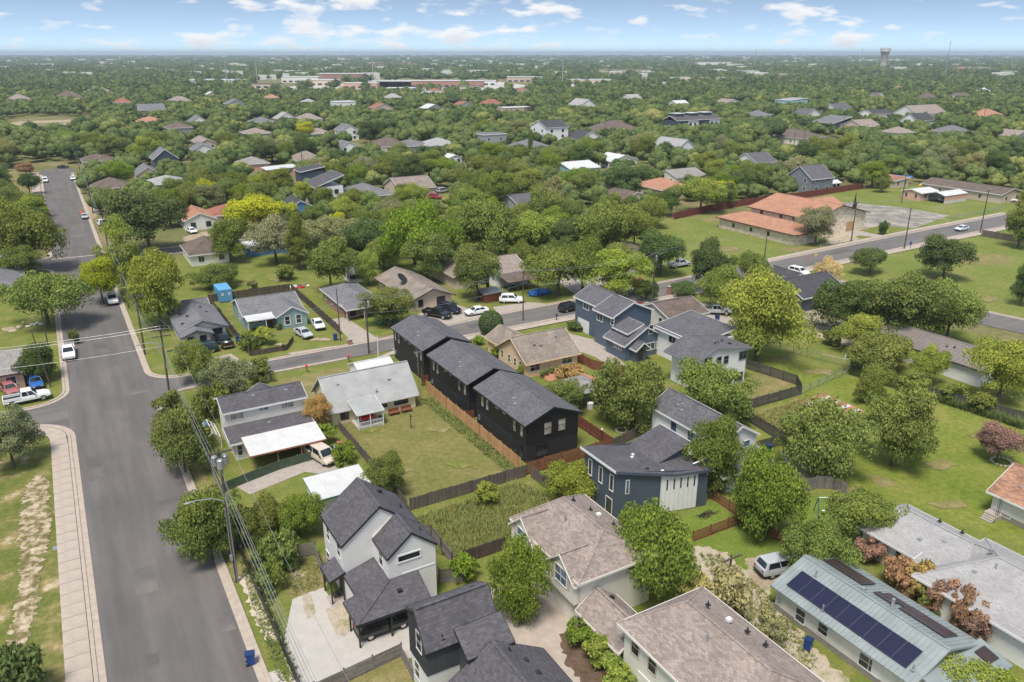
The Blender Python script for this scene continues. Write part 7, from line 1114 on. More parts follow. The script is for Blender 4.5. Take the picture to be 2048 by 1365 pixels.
NEAR = [
 (612, 278, 246, 38, 'yellow', 'bright round yellow-green tree far off in the left tree belt'),
 (97, 652, 537, 150, 'mid', 'broad green tree overhanging the main street beside the cluttered left garden'), (62, 545, 405, 135, 'mid', 'large green tree at the left edge above the far crossing'), (50, 560, 492, 85, 'mid', 'rounded green tree below the large left-edge tree'), (255, 588, 460, 88, 'lime', 'light green tree right of the far crossing'), (322, 655, 505, 125, 'lime', 'large yellowish green tree behind the pale corner house'), (207, 608, 520, 75, 'yellow', 'yellow-green tree leaning over the main street beside the white pickup'), (300, 505, 388, 150, 'dark', 'large dark tree beside the lawn at the far crossing'), (522, 472, 385, 112, 'yellow', 'big bright yellow-green tree left of the deep blue cottage'), (553, 528, 432, 92, 'grey', 'grey-green tree behind the bright blue shed'), (462, 525, 440, 86, 'mid', 'round green tree right of the cream hip-roofed house'), (437, 575, 525, 88, 'mid', 'wide bushy tree behind the light blue container'), (665, 522, 435, 112, 'grey', 'wide grey-green tree in the centre left'), (662, 582, 485, 98, 'mid', 'round green tree behind the red brick house'), (600, 540, 447, 62, 'mid', 'slim green tree left of the wide grey-green tree'), (740, 525, 430, 92, 'dark', 'dark tree left of the big fresh green tree'), (832, 550, 405, 132, 'green', 'big fresh green tree in the very centre of the tree belt'), (862, 566, 466, 92, 'mid', 'green tree in front of the big fresh green tree'), (968, 525, 398, 128, 'mid', 'broad green tree right of the centre'), (1055, 525, 425, 106, 'lime', 'bright light green round tree right of the centre'), (737, 572, 502, 50, 'lime', 'narrow light green tree behind the tan gable house'), (955, 602, 500, 102, 'mid', 'tall green street tree hiding the tan stucco house'), (1117, 592, 488, 118, 'mid', 'spreading green street tree with forked trunk near the blue tarp heap'), (1165, 588, 475, 95, 'mid', 'green street tree right of the forked tree'), (1235, 598, 500, 118, 'lime', 'light green street tree behind the slate blue house'), (1292, 605, 560, 40, 'dark', 'small dark tree clinging to the utility pole between street trees'), (1205, 520, 405, 130, 'mid', 'large green tree left of the chapel field'), (1320, 552, 468, 100, 'dark', 'dark spreading tree above the silver pickup'), (1410, 588, 487, 80, 'dark', 'dark round tree beside the street before the junction'), (1495, 570, 497, 62, 'mid', 'green tree at the kerb near the chapel lawn'), (1440, 622, 530, 95, 'mid', 'green tree left of the large yellow-topped tree'), (1512, 722, 545, 172, 'lime', 'largest yellow-topped tree standing at the corner of the right lawn'), (1690, 668, 560, 112, 'dark', 'dark tree hiding the garden right of the dark gabled house'), (1800, 690, 548, 150, 'mid', 'broad green tree left of the right road'), (1890, 690, 575, 130, 'olive', 'broad olive tree beside the right road'), (1885, 560, 478, 104, 'dark', 'dark lone tree in the grass field at the right'), (1740, 548, 493, 72, 'dark', 'rounded dark tree on the field edge by the street'), (1655, 575, 518, 54, 'cream', 'cream-blossomed tree beside the waiting white car'), (1630, 490, 415, 78, 'grey', 'grey-green tree in front of the chapel'), (2035, 497, 395, 72, 'mid', 'green tree cut by the right edge above the picket fence'), (2040, 612, 540, 52, 'dark', 'dark tree at the right edge of the grass field'), (1765, 470, 442, 20, 'deep', 'small dark conical shrub on the chapel lawn'),
 (1720, 705, 630, 92, 'lime', 'light green tree left of the metal workshop'), (1765, 745, 660, 125, 'mid', 'bushy green tree along the overgrown fence'), (1855, 770, 690, 66, 'lime', 'slim light green tree in front of the metal workshop'), (1995, 805, 680, 125, 'lime', 'large light green tree at the right edge of the lawn fence'), (1742, 800, 730, 75, 'mid', 'green tree beside the rusty shed'), (1640, 950, 802, 160, 'olive', 'large olive tree left of a pair on the right lawn'), (1782, 930, 785, 135, 'mid', 'large dark green tree right of a pair on the right lawn'), (1528, 1080, 918, 152, 'green', 'dense green tree at the slat fence corner'), (1722, 1095, 975, 122, 'olive', 'olive tree at the end of the long grey shingle roof'), (1622, 1155, 1040, 128, 'olive', 'olive tree overhanging the silver car and metal roof'), (1425, 985, 835, 118, 'mid', 'airy green tree in front of the long white gable house'), (1265, 860, 720, 145, 'mid', 'dense green tree right of the open pavilion'), (1420, 838, 722, 150, 'mid', 'dense green tree in front of the white modern house'), (1128, 835, 760, 95, 'mid', 'small feathery tree beside the near black house'), (1145, 992, 918, 112, 'lime', 'light green bushy tree left of the navy house'), (1300, 1180, 990, 172, 'green', 'large bright green tree between the cream house and the navy house'), (1040, 1240, 1078, 112, 'green', 'glossy green tree in front of the cream house garage'), (775, 995, 908, 88, 'mid', 'small green tree at the near edge of the mown yard'), (392, 768, 680, 78, 'mid', 'green tree on the street corner beside the wooden pole'), (462, 800, 718, 100, 'grey', 'feathery grey-green tree behind the white two-storey house'), (372, 945, 818, 120, 'mid', 'tree overhanging the right side of the main street'), (425, 1120, 980, 132, 'mid', 'dark-shadowed street tree behind the lamp arm'), (600, 1075, 980, 95, 'green', 'fresh green tree behind the farmhouse fence'), (535, 1085, 995, 95, 'mid', 'green tree between the street tree and the farmhouse fence'), (640, 862, 792, 62, 'ochre', 'ochre-tipped tree between the white house and the yellow house'), (28, 935, 822, 105, 'grey', 'pale green tree on the left verge'), (778, 652, 575, 98, 'mid', 'round street tree in front of the tan gable house'), (1992, 925, 848, 98, 'brown', 'brown bare-looking tree on the right lawn'), (1930, 1400, 1312, 205, 'lime', 'light green tree top at the bottom right edge'), (60, 390, 345, 42, 'deep', 'small dark round tree by the far left kerb'), (52, 350, 325, 42, 'brown', 'greyish brown leafless-looking bush at the far left'), (1060, 330, 265, 10, 'mid', 'thin tree beside the tall white house'),
 (975, 590, 540, 10, 'mid', 'slim sapling beside the street tree'), (700, 500, 455, 40, 'mid', 'small green tree beside the wide grey-green tree'), (1060, 400, 340, 80, 'mid', 'green tree behind the bright light green tree'), (1090, 470, 380, 90, 'mid', 'green tree left of the brown L-shaped roof'), (1400, 425, 350, 85, 'lime', 'light green tree against the red chapel fence'), (1322, 432, 382, 55, 'deep', 'dense dark tree at the corner of the red chapel fence'), (1240, 400, 330, 95, 'dark', 'dark tree behind the brown L-shaped roof'), (1690, 350, 330, 30, 'lime', 'small light green tree by the red fence'), (1762, 385, 355, 32, 'mid', 'small tree behind the parking lot')]
for a in NEAR: tree_px(*a)
NEARB = [(1165, 1290, 1236, 70, 'green', 'left part of the glossy hedge below the cream house'), (1205, 1330, 1270, 80, 'lime', 'middle bush of the glossy hedge below the cream house'), (1232, 1375, 1310, 90, 'lime', 'nearest bush of the glossy hedge below the cream house'), (1400, 1235, 1150, 90, 'pale', 'left pale flowering shrub in the gravel alley'), (1460, 1240, 1140, 100, 'pale', 'middle pale flowering shrub in the gravel alley'), (1530, 1300, 1210, 70, 'pale', 'right pale flowering shrub in the gravel alley'), (1795, 1180, 1112, 82, 'rust', 'leftmost rust-coloured shrub beside the solar roof'), (1838, 1198, 1128, 78, 'ochre', 'ochre shrub second in the rust-coloured row beside the solar roof'), (1885, 1225, 1150, 84, 'rust', 'middle rust-coloured shrub beside the solar roof'), (1930, 1262, 1180, 76, 'rust', 'rightmost rust-coloured shrub beside the solar roof'), (1860, 1222, 1172, 60, 'olive', 'low olive shrub in the rust-coloured row'), (1950, 1290, 1220, 60, 'brown', 'rightmost brown twiggy shrub by the solar roof'), (1740, 1125, 1072, 70, 'brown', 'grey leafless shrub behind the solar roof'), (45, 1400, 1290, 120, 'dark', 'dark shrub in the bottom left corner'), (85, 760, 688, 78, 'dark', 'dark bushes in front of the left corner house'), (1140, 762, 728, 62, 'ochre', 'ochre shrub behind the peach house patio'), (930, 1160, 1105, 60, 'green', 'leafy bush at the farmhouse right corner'), (970, 1010, 965, 50, 'lime', 'sapling against the weathered picket fence'), (560, 1140, 1060, 80, 'mid', 'dark bush behind the farmhouse yard fence'), (490, 1075, 1010, 80, 'mid', 'leafy bush beside the transformer pole'), (345, 830, 780, 55, 'mid', 'bush at the foot of the corner pole'), (430, 840, 770, 75, 'mid', 'bush left of the white two-storey house'), (400, 900, 850, 60, 'mid', 'bush beside the timber greenhouse frame'), (520, 760, 715, 60, 'mid', 'shrub behind the charcoal roof ridge'), (690, 925, 885, 50, 'green', 'leafy shrub right of the tan van'), (650, 890, 850, 45, 'green', 'shrub at the end of the green screened fence'), (545, 1130, 1085, 70, 'mid', 'low shrub on the farmhouse back fence'), (545, 1180, 1120, 60, 'olive', 'weedy shrub left of the farmhouse lawn'), (525, 690, 655, 45, 'lime', 'light green shrub in the teal house garden'), (495, 700, 665, 40, 'mid', 'green shrub in the teal house garden corner'), (505, 580, 560, 22, 'grey', 'small round tree in the fenced teal house yard'), (570, 560, 530, 45, 'mid', 'shrub beyond the fence behind the teal house'), (560, 660, 645, 15, 'mid', 'small conical shrub beside the teal house steps'), (1275, 585, 555, 40, 'ochre', 'ochre shrub by the brick pillars'), (1370, 590, 560, 60, 'dark', 'dark shrub right of the brick pillars'), (1040, 755, 730, 20, 'green', 'narrow shrub on the peach house patio'), (1150, 660, 645, 40, 'dark', 'low dark shrub on the lawn left of the slate blue house'), (955, 690, 672, 25, 'green', 'small shrub behind the middle black house'), (990, 715, 695, 25, 'green', 'small shrub beside the peach house wall'), (1660, 690, 660, 40, 'mid', 'shrub in the cluttered garden'), (1590, 665, 640, 30, 'ochre', 'dry shrub in the cluttered garden'), (1910, 800, 765, 60, 'mid', 'shrub in the overgrown fence'), (1830, 785, 750, 60, 'mid', 'shrub under the metal workshop wall'), (1960, 820, 785, 60, 'mid', 'shrub right of the workshop wall'), (430, 635, 610, 30, 'mid', 'shrub behind the pale corner house'), (150, 690, 660, 20, 'mid', 'sapling by the kerb')]
for a in NEARB: tree_px(*a, bush=True)
tree_px(982, 670, 622, 52, 'dark', 'clipped ball-shaped topiary behind the middle black house', True, 'ball')
hd = solo(MB().box(*G(705, 655), 0, 0, 0, 1) if False else MB().box(46.2, 50.2, 128.6, 130.2, 0, 1.05), 'clipped_hedge', 'green_paint', 'square clipped hedge in front of the red brick house', 'hedge')
# the belt of trees behind, filled at random between the houses
OPENPX = [[(25, 325), (112, 325), (112, 432), (25, 432)], [(1290, 500), (1350, 432), (1540, 402), (1720, 380), (1830, 365), (2048, 400), (2048, 720), (1900, 680), (1760, 560), (1600, 555), (1440, 540)], [(80, 600), (95, 330), (140, 330), (200, 440), (260, 600)], [(0, 292), (0, 240), (60, 232), (195, 235), (195, 262), (140, 272)], [(0, 400), (0, 345), (90, 322), (130, 322), (100, 420)], [(1550, 300), (1600, 282), (1700, 280), (1700, 296), (1600, 335), (1560, 335)], [(690, 305), (690, 290), (760, 292), (770, 305), (960, 345), (900, 350), (780, 325)], [(300, 520), (420, 515), (560, 520), (600, 560), (640, 600), (450, 600), (330, 620)]]
def inpoly(x, y, P_):
    c = False; j = len(P_) - 1
    for i in range(len(P_)):
        if (P_[i][1] > y) != (P_[j][1] > y) and x < (P_[j][0] - P_[i][0]) * (y - P_[i][1]) / (P_[j][1] - P_[i][1]) + P_[i][0]: c = not c
        j = i
    return c
HIDE = sorted(VIEW, key=lambda q: q[4])
def clear(u, v, r, h, strict=True):
    w = W(u, v)
    x, yb = PX(u, v)
    if any(inpoly(x, yb, P_) for P_ in OPENPX): return False
    for f in FOOT:
        if f[0] - r * .55 < u < f[1] + r * .55 and f[2] - r * .55 < v < f[3] + r * .55: return False
    if -5.5 < u < 9.5 and v < 392: return False
    if 113 < v < 134 and u > 7: return False
    if 203 < v < 213 and u < 75: return False
    d = w.y * math.cos(PITCH) + CAM_H * math.sin(PITCH); rp = r * F_PX / d * .85; yt = PX(u, v, h)[1]; ym = PX(u, v, h * .25)[1]
    for (x0, y0, x1, y1, by) in VIEW:
        if by < yb + 1 and x + rp > x0 + 1 and x - rp < x1 - 1 and yt < y0 + (y1 - y0) * .36 and ym > y0: return False
    for (cu, cv) in CARS_AT:
        if abs(cu - u) < r * .6 + 1 and abs(cv - v) < r * .6 + 1: return False
        cx, cyy = PX(cu, cv, .8)
        if cv < 420 and cyy < yb and abs(cx - x) < rp + 8 and yt < cyy < ym: return False
    return True
rng = random.Random(21)
placed = [(t['u'], t['v'], t['r']) for t in TREES]
cell = {}
def near_ok(u, v, r, f=.72):
    iu, iv = int(u // 14), int(v // 14)
    for a in (-1, 0, 1):
        for b in (-1, 0, 1):
            for (pu, pv, pr) in cell.get((iu + a, iv + b), ()):
                if (pu - u) ** 2 + (pv - v) ** 2 < ((pr + r) * f) ** 2: return False
    return True
def put(u, v, r): cell.setdefault((int(u // 14), int(v // 14)), []).append((u, v, r))
for p in placed: put(*p)
FILL = []
for _ in range(52000):
    # uniform over the ground inside the view, 165 to 950 m out
    Y = math.sqrt(rng.uniform(150 ** 2, 950 ** 2)); X = rng.uniform(-.74, .74) * Y; u = X * C30 + Y * S30; v = -X * S30 + Y * C30
    k = min(1, max(0, (math.hypot(X, Y) - 220) / 300)); r = rng.uniform(2.6, 5.2) * (1 + .42 * k); h = r * rng.uniform(1.45, 2.0 - .35 * k) + .8; x, yb = PX(u, v)
    if Y > 830 and 560 < x < 1040 and rng.random() < .8: continue
    if yb > 545 or (yb > 470 and not (330 < x < 1300 or x < 60)): continue
    if not near_ok(u, v, r) or not clear(u, v, r, h): continue
    put(u, v, r); k = rng.random(); kind = 'mid' if k < .44 else 'dark' if k < .60 else 'olive' if k < .74 else 'green' if k < .85 else 'grey' if k < .94 else 'lime' if k < .992 else 'yellow'
    d = math.hypot(X, Y); FILL.append(dict(u=u, v=v, r=r, h=h, kind=kind, bush=False, proto=None, label=None, seen=2 * r * F_PX / d))
FILL.sort(key=lambda t: -t['seen'])
NT = sum(1 for t in TREES if not t['bush']); KEEP = max(0, 298 - NT); TREES += FILL[:KEEP]; REST = FILL[KEEP:]
# labels for the filled-in trees: colour, build and the nearest house
LM = [(o['label'], ORG[o.name]) for o in COL.objects if o.parent is None and o.get('category') in ('house', 'church', 'townhouses', 'shed', 'building', 'carport')]
def short(l, n=8):
    full = l.split(); w = full[:n]
    if len(full) > n:
        c = max([i for i, t in enumerate(w) if i > 2 and t in PREP] or [n]); w = w[:c]
    while len(w) > 2 and w[-1] in ('with', 'behind', 'beside', 'in', 'left', 'right', 'between', 'among', 'below', 'by', 'across', 'at', 'on', 'cut', 'over', 'mostly', 'standing', 'facing', 'sheltering', 'above', 'peeping', 'nearest', 'showing', 'rising', 'far', 'under', 'tucked', 'beyond', 'squeezed', 'half', 'joining', 'high', 'near', 'of', 'the', 'and', 'a', 'two', 'its', 'off', 'out', 'from', 'to', 'front', 'small', 'pale', 'big', 'tall', 'wide', 'dark', 'white', 'blue', 'brown', 'three', 'back', 'large', 'light'): w.pop()
    return ' '.join(w)
seen_l = {}
for t in TREES:
    if t['label']: seen_l[t['label']] = 1; continue
    best = min(LM, key=lambda q: (q[1][0] - t['u']) ** 2 + (q[1][1] - t['v']) ** 2); x, y = PX(t['u'], t['v']); hx, hy = PX(best[1][0] + 4, best[1][1] + 4)
    rel = 'left of' if hx - x > 22 else 'right of' if x - hx > 22 else 'behind' if y < hy else 'in front of'
    size = 'tall' if t['h'] > 1.82 * t['r'] else 'broad' if t['r'] > 4.4 else 'small' if t['r'] < 3.3 else 'rounded'
    t['key'] = f"{size} {KN[t['kind']]} tree {rel} the {short(best[0])}"; t['x'] = x; t['y'] = y
grp = {}
for t in TREES:
    if not t['label']: grp.setdefault(t['key'], []).append(t)
ORDI = ['nearest', 'second nearest', 'third nearest', 'fourth nearest', 'fifth nearest', 'sixth nearest', 'seventh nearest', 'eighth nearest', 'ninth nearest', 'tenth nearest', 'eleventh nearest', 'twelfth nearest']
for k, ts in grp.items():
    ts.sort(key=lambda t: -t['y'])
    for i, t in enumerate(ts): t['label'] = k if len(ts) == 1 else f"{ORDI[min(i, 11)]} {k}"
LOW = ('pair on the right lawn', 'slat fence corner', 'cream house and the navy', 'cream house garage', 'the open pavilion', 'front of the white modern', 'overhanging the right side', 'dark-shadowed', 'left of the navy house', 'farmhouse fence', 'long white gable house', 'rust', 'shrub', 'hedge', 'bush')
rng = random.Random(5)
for i, t in enumerate(TREES):
    if t['proto'] == 'ball': P_ = BALL
    elif t['bush'] and t['r'] < 2.6: P_ = BUSH[i % 3]
    else:
        ar = t['h'] / t['r']; pool = (3, 7, 1, 5) if ar > 2.7 else (2, 6, 0, 4) if ar < 1.5 else (0, 1, 4, 5, 2, 6); P_ = PROT[pool[(i * 5 + i // 7) % len(pool)]]
    cmesh, tmesh, pr, prz, th = P_; s_ = t['r'] / pr; ch = t['h'] * .475 if not t['bush'] else t['h'] * .5; sz = ch / prz; 
    root = bpy.data.objects.new('shrub' if t['bush'] else 'tree', None); COL.objects.link(root); root.location = W(t['u'], t['v']); root.rotation_euler = (0, 0, rng.uniform(0, 6.28)); root.empty_display_size = .3
    tag(root, t['label'], 'shrub' if t['bush'] else 'tree', 'shrubs and bushes' if t['bush'] else 'trees of the neighbourhood')
    low = any(k_ in t['label'] for k_ in LOW); cz = t['h'] - ch * 1.0
    if low: ch = t['h'] * .56; cz = t['h'] * .44; sz = ch / prz
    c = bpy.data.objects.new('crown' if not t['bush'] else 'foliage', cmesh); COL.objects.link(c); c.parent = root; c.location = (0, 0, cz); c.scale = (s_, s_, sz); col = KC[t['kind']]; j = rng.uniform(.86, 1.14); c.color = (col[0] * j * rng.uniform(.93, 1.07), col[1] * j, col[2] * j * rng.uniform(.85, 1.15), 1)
    k = bpy.data.objects.new('trunk' if not t['bush'] else 'stem', tmesh); COL.objects.link(k); k.parent = root; k.scale = (s_, s_, max(.3, cz / (th + .55)))
    if t['kind'] == 'brown':
        tw = bpy.data.objects.new('twigs', TWIG[i % 2]); COL.objects.link(tw); tw.parent = root; tw.location = (0, 0, cz * .5); tw.scale = (t['r'] / 1.5,) * 2 + (t['h'] / 2.6,)
        c.scale = (s_ * .9, s_ * .9, sz * .85)
# ---------------------------------------------------------------- woods beyond: one mass
def blob_template(seed, nleaf, lobes, leaf, sub=2):
    rs = np.random.RandomState(seed); VV, FF, off = [], [], 0
    for k in range(lobes):
        bm = bmesh.new(); bmesh.ops.create_icosphere(bm, subdivisions=sub if lobes > 1 else 1, radius=1); V = np.array([v.co[:] for v in bm.verts]); bm.verts.index_update(); F_ = np.array([[v.index for v in f.verts] for f in bm.faces]); bm.free()
        a = 6.283 * k / max(1, lobes - 1) + rs.uniform(-.4, .4); rr = .86 if lobes == 1 else rs.uniform(.38, .60); c = np.array([0, 0, 0.]) if lobes == 1 else (np.array([0, 0, .42]) if k == 0 else np.array([math.cos(a) * rs.uniform(.38, .62), math.sin(a) * rs.uniform(.38, .62), rs.uniform(-.25, .3)]))
        V = V * (1 + rs.uniform(-.16, .14, (len(V), 1))) * rr + c; V[:, 2] = np.maximum(V[:, 2], -.72); VV.append(V); FF.append(F_ + off); off += len(V)
        n = nleaf // lobes; d = rs.normal(size=(n, 3)); d /= np.linalg.norm(d, axis=1)[:, None]; d[:, 2] = np.where(rs.rand(n) < .75, np.abs(d[:, 2]), d[:, 2]); p = c + d * rr * rs.uniform(.95, 1.2, (n, 1)); n_ = d + rs.normal(size=(n, 3)) * .6; n_ /= np.linalg.norm(n_, axis=1)[:, None]; a_ = np.cross(n_, rs.normal(size=(n, 3))); a_ /= np.linalg.norm(a_, axis=1)[:, None]; b_ = np.cross(n_, a_); s_ = leaf * rs.uniform(.6, 1.3, (n, 1))
        VV.append(np.stack([p - a_ * s_, p + b_ * s_ * .8, p + a_ * s_], 1).reshape(-1, 3)); FF.append(np.arange(3 * n).reshape(-1, 3) + off); off += 3 * n
    return np.concatenate(VV), np.concatenate(FF).astype(np.int32)
def scatter_mesh(name, items, templates, mat):
    Vs, Fs, Ts, off = [], [], [], 0; rs = np.random.RandomState(3)
    for i, (x, y, z, r, hz, tint) in enumerate(items):
        V, F_ = templates[i % len(templates)]; a = rs.uniform(0, 6.28); c, s_ = math.cos(a), math.sin(a); Q = np.empty_like(V); Q[:, 0] = (V[:, 0] * c - V[:, 1] * s_) * r + x; Q[:, 1] = (V[:, 0] * s_ + V[:, 1] * c) * r + y; Q[:, 2] = V[:, 2] * hz + z
        Vs.append(Q); Fs.append(F_ + off); off += len(V); tt = tint + rs.normal(0, .09, len(F_)); Ts.append(np.clip(tt, 0, 1))
    V = np.concatenate(Vs).astype(np.float32); F_ = np.concatenate(Fs); T = np.concatenate(Ts).astype(np.float32); me = bpy.data.meshes.new(name); nf = len(F_)
    me.vertices.add(len(V)); me.vertices.foreach_set('co', V.ravel()); me.loops.add(nf * 3); me.loops.foreach_set('vertex_index', F_.ravel()); me.polygons.add(nf); me.polygons.foreach_set('loop_start', (np.arange(nf) * 3).astype(np.int32)); me.polygons.foreach_set('loop_total', np.full(nf, 3, np.int32)); me.update(calc_edges=True)
    at = me.attributes.new('tint', 'FLOAT', 'FACE'); at.data.foreach_set('value', T); me.materials.append(MATS[mat]); o = bpy.data.objects.new(name, me); COL.objects.link(o); return o
KT = {'mid': .42, 'dark': .14, 'olive': .58, 'green': .5, 'grey': .5, 'lime': .8, 'yellow': .95}
it = []
for t in REST:
    w = W(t['u'], t['v']); it.append((w.x, w.y, t['h'] * .52, t['r'], t['h'] * .46, KT[t['kind']]))
NE = 900
tag(scatter_mesh('near_woods', it[:NE], [blob_template(k, 320, 5, .10) for k in range(7)], 'leaf_far'), 'green trees of the blocks just behind the nearer houses', 'trees', kind='stuff')
tag(scatter_mesh('far_trees', it[NE:], [blob_template(60 + k, 110, 4, .15, 1) for k in range(7)], 'leaf_far'), 'mass of green trees filling the blocks behind the nearer houses', 'trees', kind='stuff')
it = []; rng = random.Random(9)
for _ in range(15000):
    Y = 900 * math.exp(rng.random() * math.log(9500 / 900)) if rng.random() < .8 else rng.uniform(900, 2500); X = rng.uniform(-.74, .74) * Y
    x = CXP + F_PX * X / Y
    if 900 < Y < 1560 and 540 < x < 1060 and rng.random() < .93: continue
    if 950 < Y < 1500 and 370 < x < 560 and rng.random() < .6: continue
    if 1000 < Y < 1450 and 1060 < x < 1500 and rng.random() < .6: continue
    r = rng.uniform(5, 9) * (1 + max(0, Y - 1500) / 2500); it.append((X, Y, r * .55, r, min(r * .85, 8.5) * rng.uniform(.8, 1.2), rng.choice((.1, .2, .3, .4, .45, .55))))
tag(scatter_mesh('distant_woods', it, [blob_template(30 + k, 26, 1, .34) for k in range(5)], 'leaf_far'), 'dark wooded belt stretching to the horizon', 'woods', kind='stuff')
# ---------------------------------------------------------------- weeds
def weeds(label, poly, n, hmin, hmax, tints, seed, pxs=True):
    P_ = pxpoly(*poly) if pxs else poly; rs = random.Random(seed); us = [p[0] for p in P_]; vs_ = [p[1] for p in P_]; m = MB(); k = 0
    while k < n:
        u, v = rs.uniform(min(us), max(us)), rs.uniform(min(vs_), max(vs_))
        if not inpoly(u, v, P_): continue
        k += 1; h = rs.uniform(hmin, hmax); t = rs.choice(tints)
        for j in range(4):
            a = rs.uniform(0, 6.28); dx, dy = math.cos(a), math.sin(a); w = rs.uniform(.03, .07); l = rs.uniform(.35, .95) * h; x0, y0 = u + rs.uniform(-.1, .1), v + rs.uniform(-.1, .1)
            m.add([(x0 - dy * w, y0 + dx * w, 0), (x0 + dy * w, y0 - dx * w, 0), (x0 + dx * l, y0 + dy * l, h * rs.uniform(.45, 1))], [(0, 1, 2)], min(1, max(0, t + rs.uniform(-.15, .15))))
    return solo(m, 'tall_grass', 'leaf_far', label, 'grass', kind='stuff')
weeds('tall tangled grass filling the weed lot', [(830, 1040), (1040, 965), (1105, 1000), (1020, 1080), (930, 1130), (880, 1110)], 5200, .3, .9, (.6, .75, .85, .98), 1)
weeds('leafy weeds growing along the cedar fence', [(840, 800), (860, 795), (1040, 935), (1010, 945), (940, 885)], 1300, .15, .55, (.5, .65, .8), 2)
weeds('dry grass behind the charcoal fence', [(1500, 835), (1600, 800), (1640, 815), (1580, 875)], 1500, .2, .6, (.85, 1.0), 3); weeds('weeds in the gravel alley', [(1400, 1110), (1440, 1110), (1560, 1210), (1640, 1330), (1560, 1365), (1450, 1200)], 1500, .1, .4, (.5, .8, .95), 4); weeds('weeds along the street verge by the screened fence', [(480, 1120), (520, 1130), (600, 1360), (560, 1365), (500, 1200)], 1100, .1, .45, (.5, .7), 5); weeds('rough grass behind the farmhouse', [(560, 1130), (640, 1110), (640, 1170), (590, 1190)], 700, .1, .35, (.6, .95), 6); weeds('weeds and vines over the long dark fence', [(1700, 740), (2048, 850), (2048, 860), (1700, 750)], 1500, .6, 1.5, (.3, .45, .6), 7); weeds('garden clutter of leafy plants', [(1500, 625), (1680, 630), (1760, 690), (1600, 660)], 900, .2, .9, (.3, .5, .7), 8)
# ---------------------------------------------------------------- commercial strip, distant buildings, tower, masts
COM = [('white store block in the middle of the far strip', 640, 172, 50, 30, 8, 'metal_white', 'beige_wall'), ('pale brick store beside the white store block', 720, 178, 46, 26, 7, 'metal_white', 'pink_wall'), ('low white store at the right end of the long warehouse', 965, 172, 40, 24, 7, 'metal_white', 'warm_white'), ('small tan shop in front of the far parking lot', 940, 184, 26, 16, 6, 'roof_tan', 'tan_wall'), ('white motel block left of the brick block', 600, 166, 60, 30, 9, 'metal_white', 'warm_white'), ('long white warehouse roof on the far commercial strip', 860, 176, 150, 30, 9, 'metal_white', 'red_brick'), ('white flat-roofed store left of the long warehouse', 780, 176, 60, 40, 8, 'metal_white', 'tan_wall'), ('wide white store roof left on the far strip', 430, 172, 90, 40, 8, 'metal_white', 'warm_white'), ('low grey-brown roofed store left of the brick block', 510, 178, 60, 30, 6, 'roof_brown', 'tan_wall'), ('red brick block on the far strip', 680, 163, 80, 40, 12, 'metal_white', 'red_brick'), ('pale store with blue awning on the far strip', 800, 190, 32, 24, 7, 'metal_white', 'container_deep'), ('white store roof right of the blue awning store', 880, 198, 40, 20, 6, 'metal_white', 'tan_wall'), ('white low plaza right of the centre', 1050, 165, 60, 30, 8, 'metal_white', 'tan_wall'), ('tan office block on the right of the far strip', 1250, 152, 110, 30, 12, 'roof_tan', 'tan_wall'), ('pale plaza roof below the tan office block', 1180, 168, 70, 24, 6, 'metal_white', 'beige_wall'), ('white apartment blocks on the right skyline', 1430, 135, 120, 40, 16, 'metal_white', 'white_stucco'), ('long pale road-side store on the right', 1410, 163, 120, 20, 6, 'metal_white', 'beige_wall'), ('orange-roofed store at the far right', 1950, 145, 70, 40, 12, 'roof_orange', 'white_stucco'), ('small white and orange store left of the far right mast', 1920, 147, 30, 24, 12, 'metal_white', 'orange_paint'), ('pink-tan plaza on the right of the far strip', 1590, 157, 90, 24, 7, 'metal_white', 'pink_wall'), ('red-brown flats on the central skyline', 790, 136, 150, 30, 14, 'roof_tan', 'red_brick'), ('white sheds on the right horizon', 1770, 127, 260, 60, 16, 'metal_white', 'warm_white'), ('long white sheds on the far right horizon', 1900, 124, 300, 60, 16, 'metal_white', 'white_stucco'), ('pale tan house roofs on the right skyline', 1590, 150, 60, 30, 9, 'roof_tan', 'pink_wall')]
for lab, x, y, w_, d_, h_, rf, wl in COM:
    u, v = G(x, y); t = local_thing('commercial_building', lab, 'building', u, v, -30); MB().box(-w_ / 2, w_ / 2, 0, d_, 0, h_).build('wall', wl, t); MB().box(-w_ / 2 - .4, w_ / 2 + .4, -.4, d_ + .4, h_, h_ + .6).build('roof', rf, t); n = max(3, int(w_ / 9))
    for k in range(n): a = -w_ / 2 + w_ * (k + .2) / n; MB().box(a, a + w_ / n * .6, -.15, -.02, 1, 3.4).build('shop_window', 'glass', t)
rg = random.Random(8); m = MB()
for k in range(620):
    Y = rg.uniform(1500, 9000); X = rg.uniform(-.72, .72) * Y; u = X * C30 + Y * S30; v = -X * S30 + Y * C30; s_ = rg.uniform(8, 30) * (1 + Y / 6000); m.box(u, u + s_, v, v + s_ * .6, 0, rg.uniform(6, 11) + Y / 900)
solo(m, 'distant_buildings', 'warm_white', 'pale specks of buildings scattered over the far plain', 'buildings', kind='stuff')
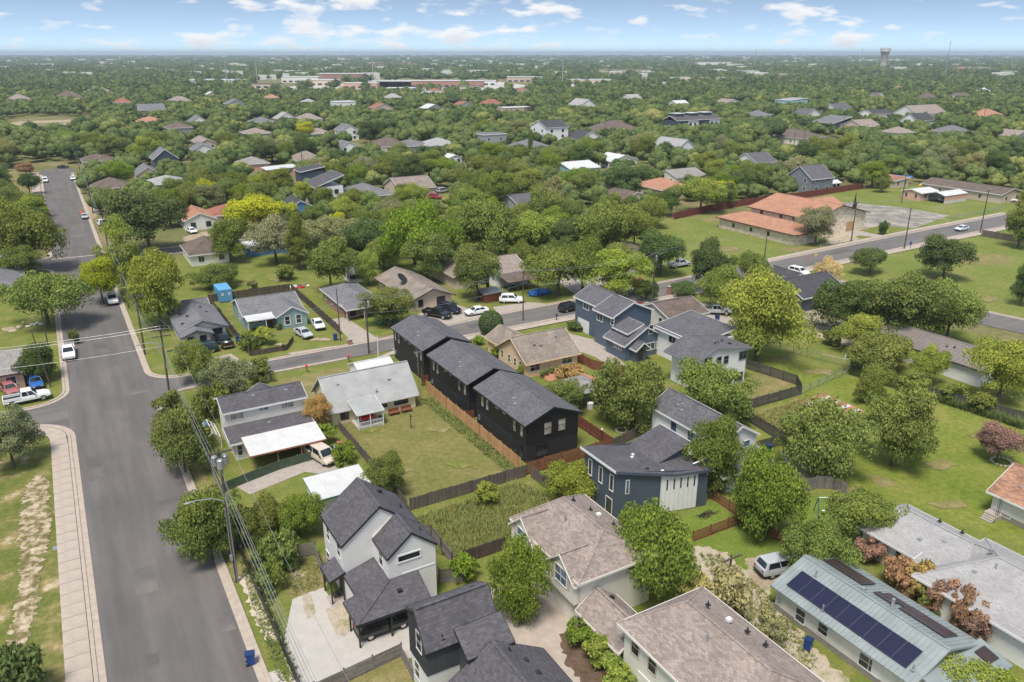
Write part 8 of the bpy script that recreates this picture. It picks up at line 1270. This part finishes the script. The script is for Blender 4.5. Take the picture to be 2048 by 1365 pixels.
def tower():
    Y = 2250; X = (1725 - CXP) / F_PX * Y; u = X * C30 + Y * S30; v = -X * S30 + Y * C30; t = local_thing('water_tower', 'grey water tower with flared bowl on the right horizon', 'water tower', u, v)
    MB().tube([(0, 0, 0), (0, 0, 30), (0, 0, 40), (0, 0, 50)], [7, 7, 9, 12], 20).build('shaft', 'concrete', t, smooth=True); MB().tube([(0, 0, 50), (0, 0, 56), (0, 0, 58), (0, 0, 60)], [12, 13.5, 12.5, 4], 20).build('bowl', 'metal_grey', t, smooth=True)
tower()
for lab, x, Y, zt in (('tall thin mast right of the water tower', 1845, 1500, 65), ('thin mast left of the water tower', 1682, 2300, 58), ('thin mast on the right skyline', 1483, 2200, 54), ('slim light mast on the left skyline', 482, 1200, 40), ('slim light mast left of the brick block', 540, 1250, 40), ('slim light mast right of the brick block', 760, 1200, 40), ('slim light mast above the central plaza', 1120, 1200, 40)):
    X = (x - CXP) / F_PX * Y; u = X * C30 + Y * S30; v = -X * S30 + Y * C30; t = local_thing('mast', lab, 'mast', u, v); MB().tube([(0, 0, 0), (0, 0, zt)], [.7, .45], 6).build('shaft', 'galv', t); MB().box(-1.2, 1.2, -.4, .4, zt, zt + .8).build('head', 'galv', t)
# ---------------------------------------------------------------- haze
hz = MB(); hz.add([(-33000, -33000, -1), (33000, -33000, -1), (33000, 33000, -1), (-33000, 33000, -1), (-33000, -33000, 82), (33000, -33000, 82), (33000, 33000, 82), (-33000, 33000, 82)], [(0, 3, 2, 1), (4, 5, 6, 7), (0, 1, 5, 4), (1, 2, 6, 5), (2, 3, 7, 6), (3, 0, 4, 7)])
m, nt, b = newmat('haze_air'); nt.nodes.remove(b); pv_ = nt.nodes.new('ShaderNodeVolumePrincipled'); pv_.inputs['Color'].default_value = (.74, .88, 1, 1); pv_.inputs['Density'].default_value = .00011; pv_.inputs['Anisotropy'].default_value = .2; nt.links.new(pv_.outputs[0], nt.nodes['Material Output'].inputs['Volume'])
solo(hz, 'haze', 'haze_air', 'thin pale summer haze over the whole plain', 'haze', kind='stuff')
for k_ in ('sedan', 'suv', 'van', 'pickup'):
    assert k_ in USED
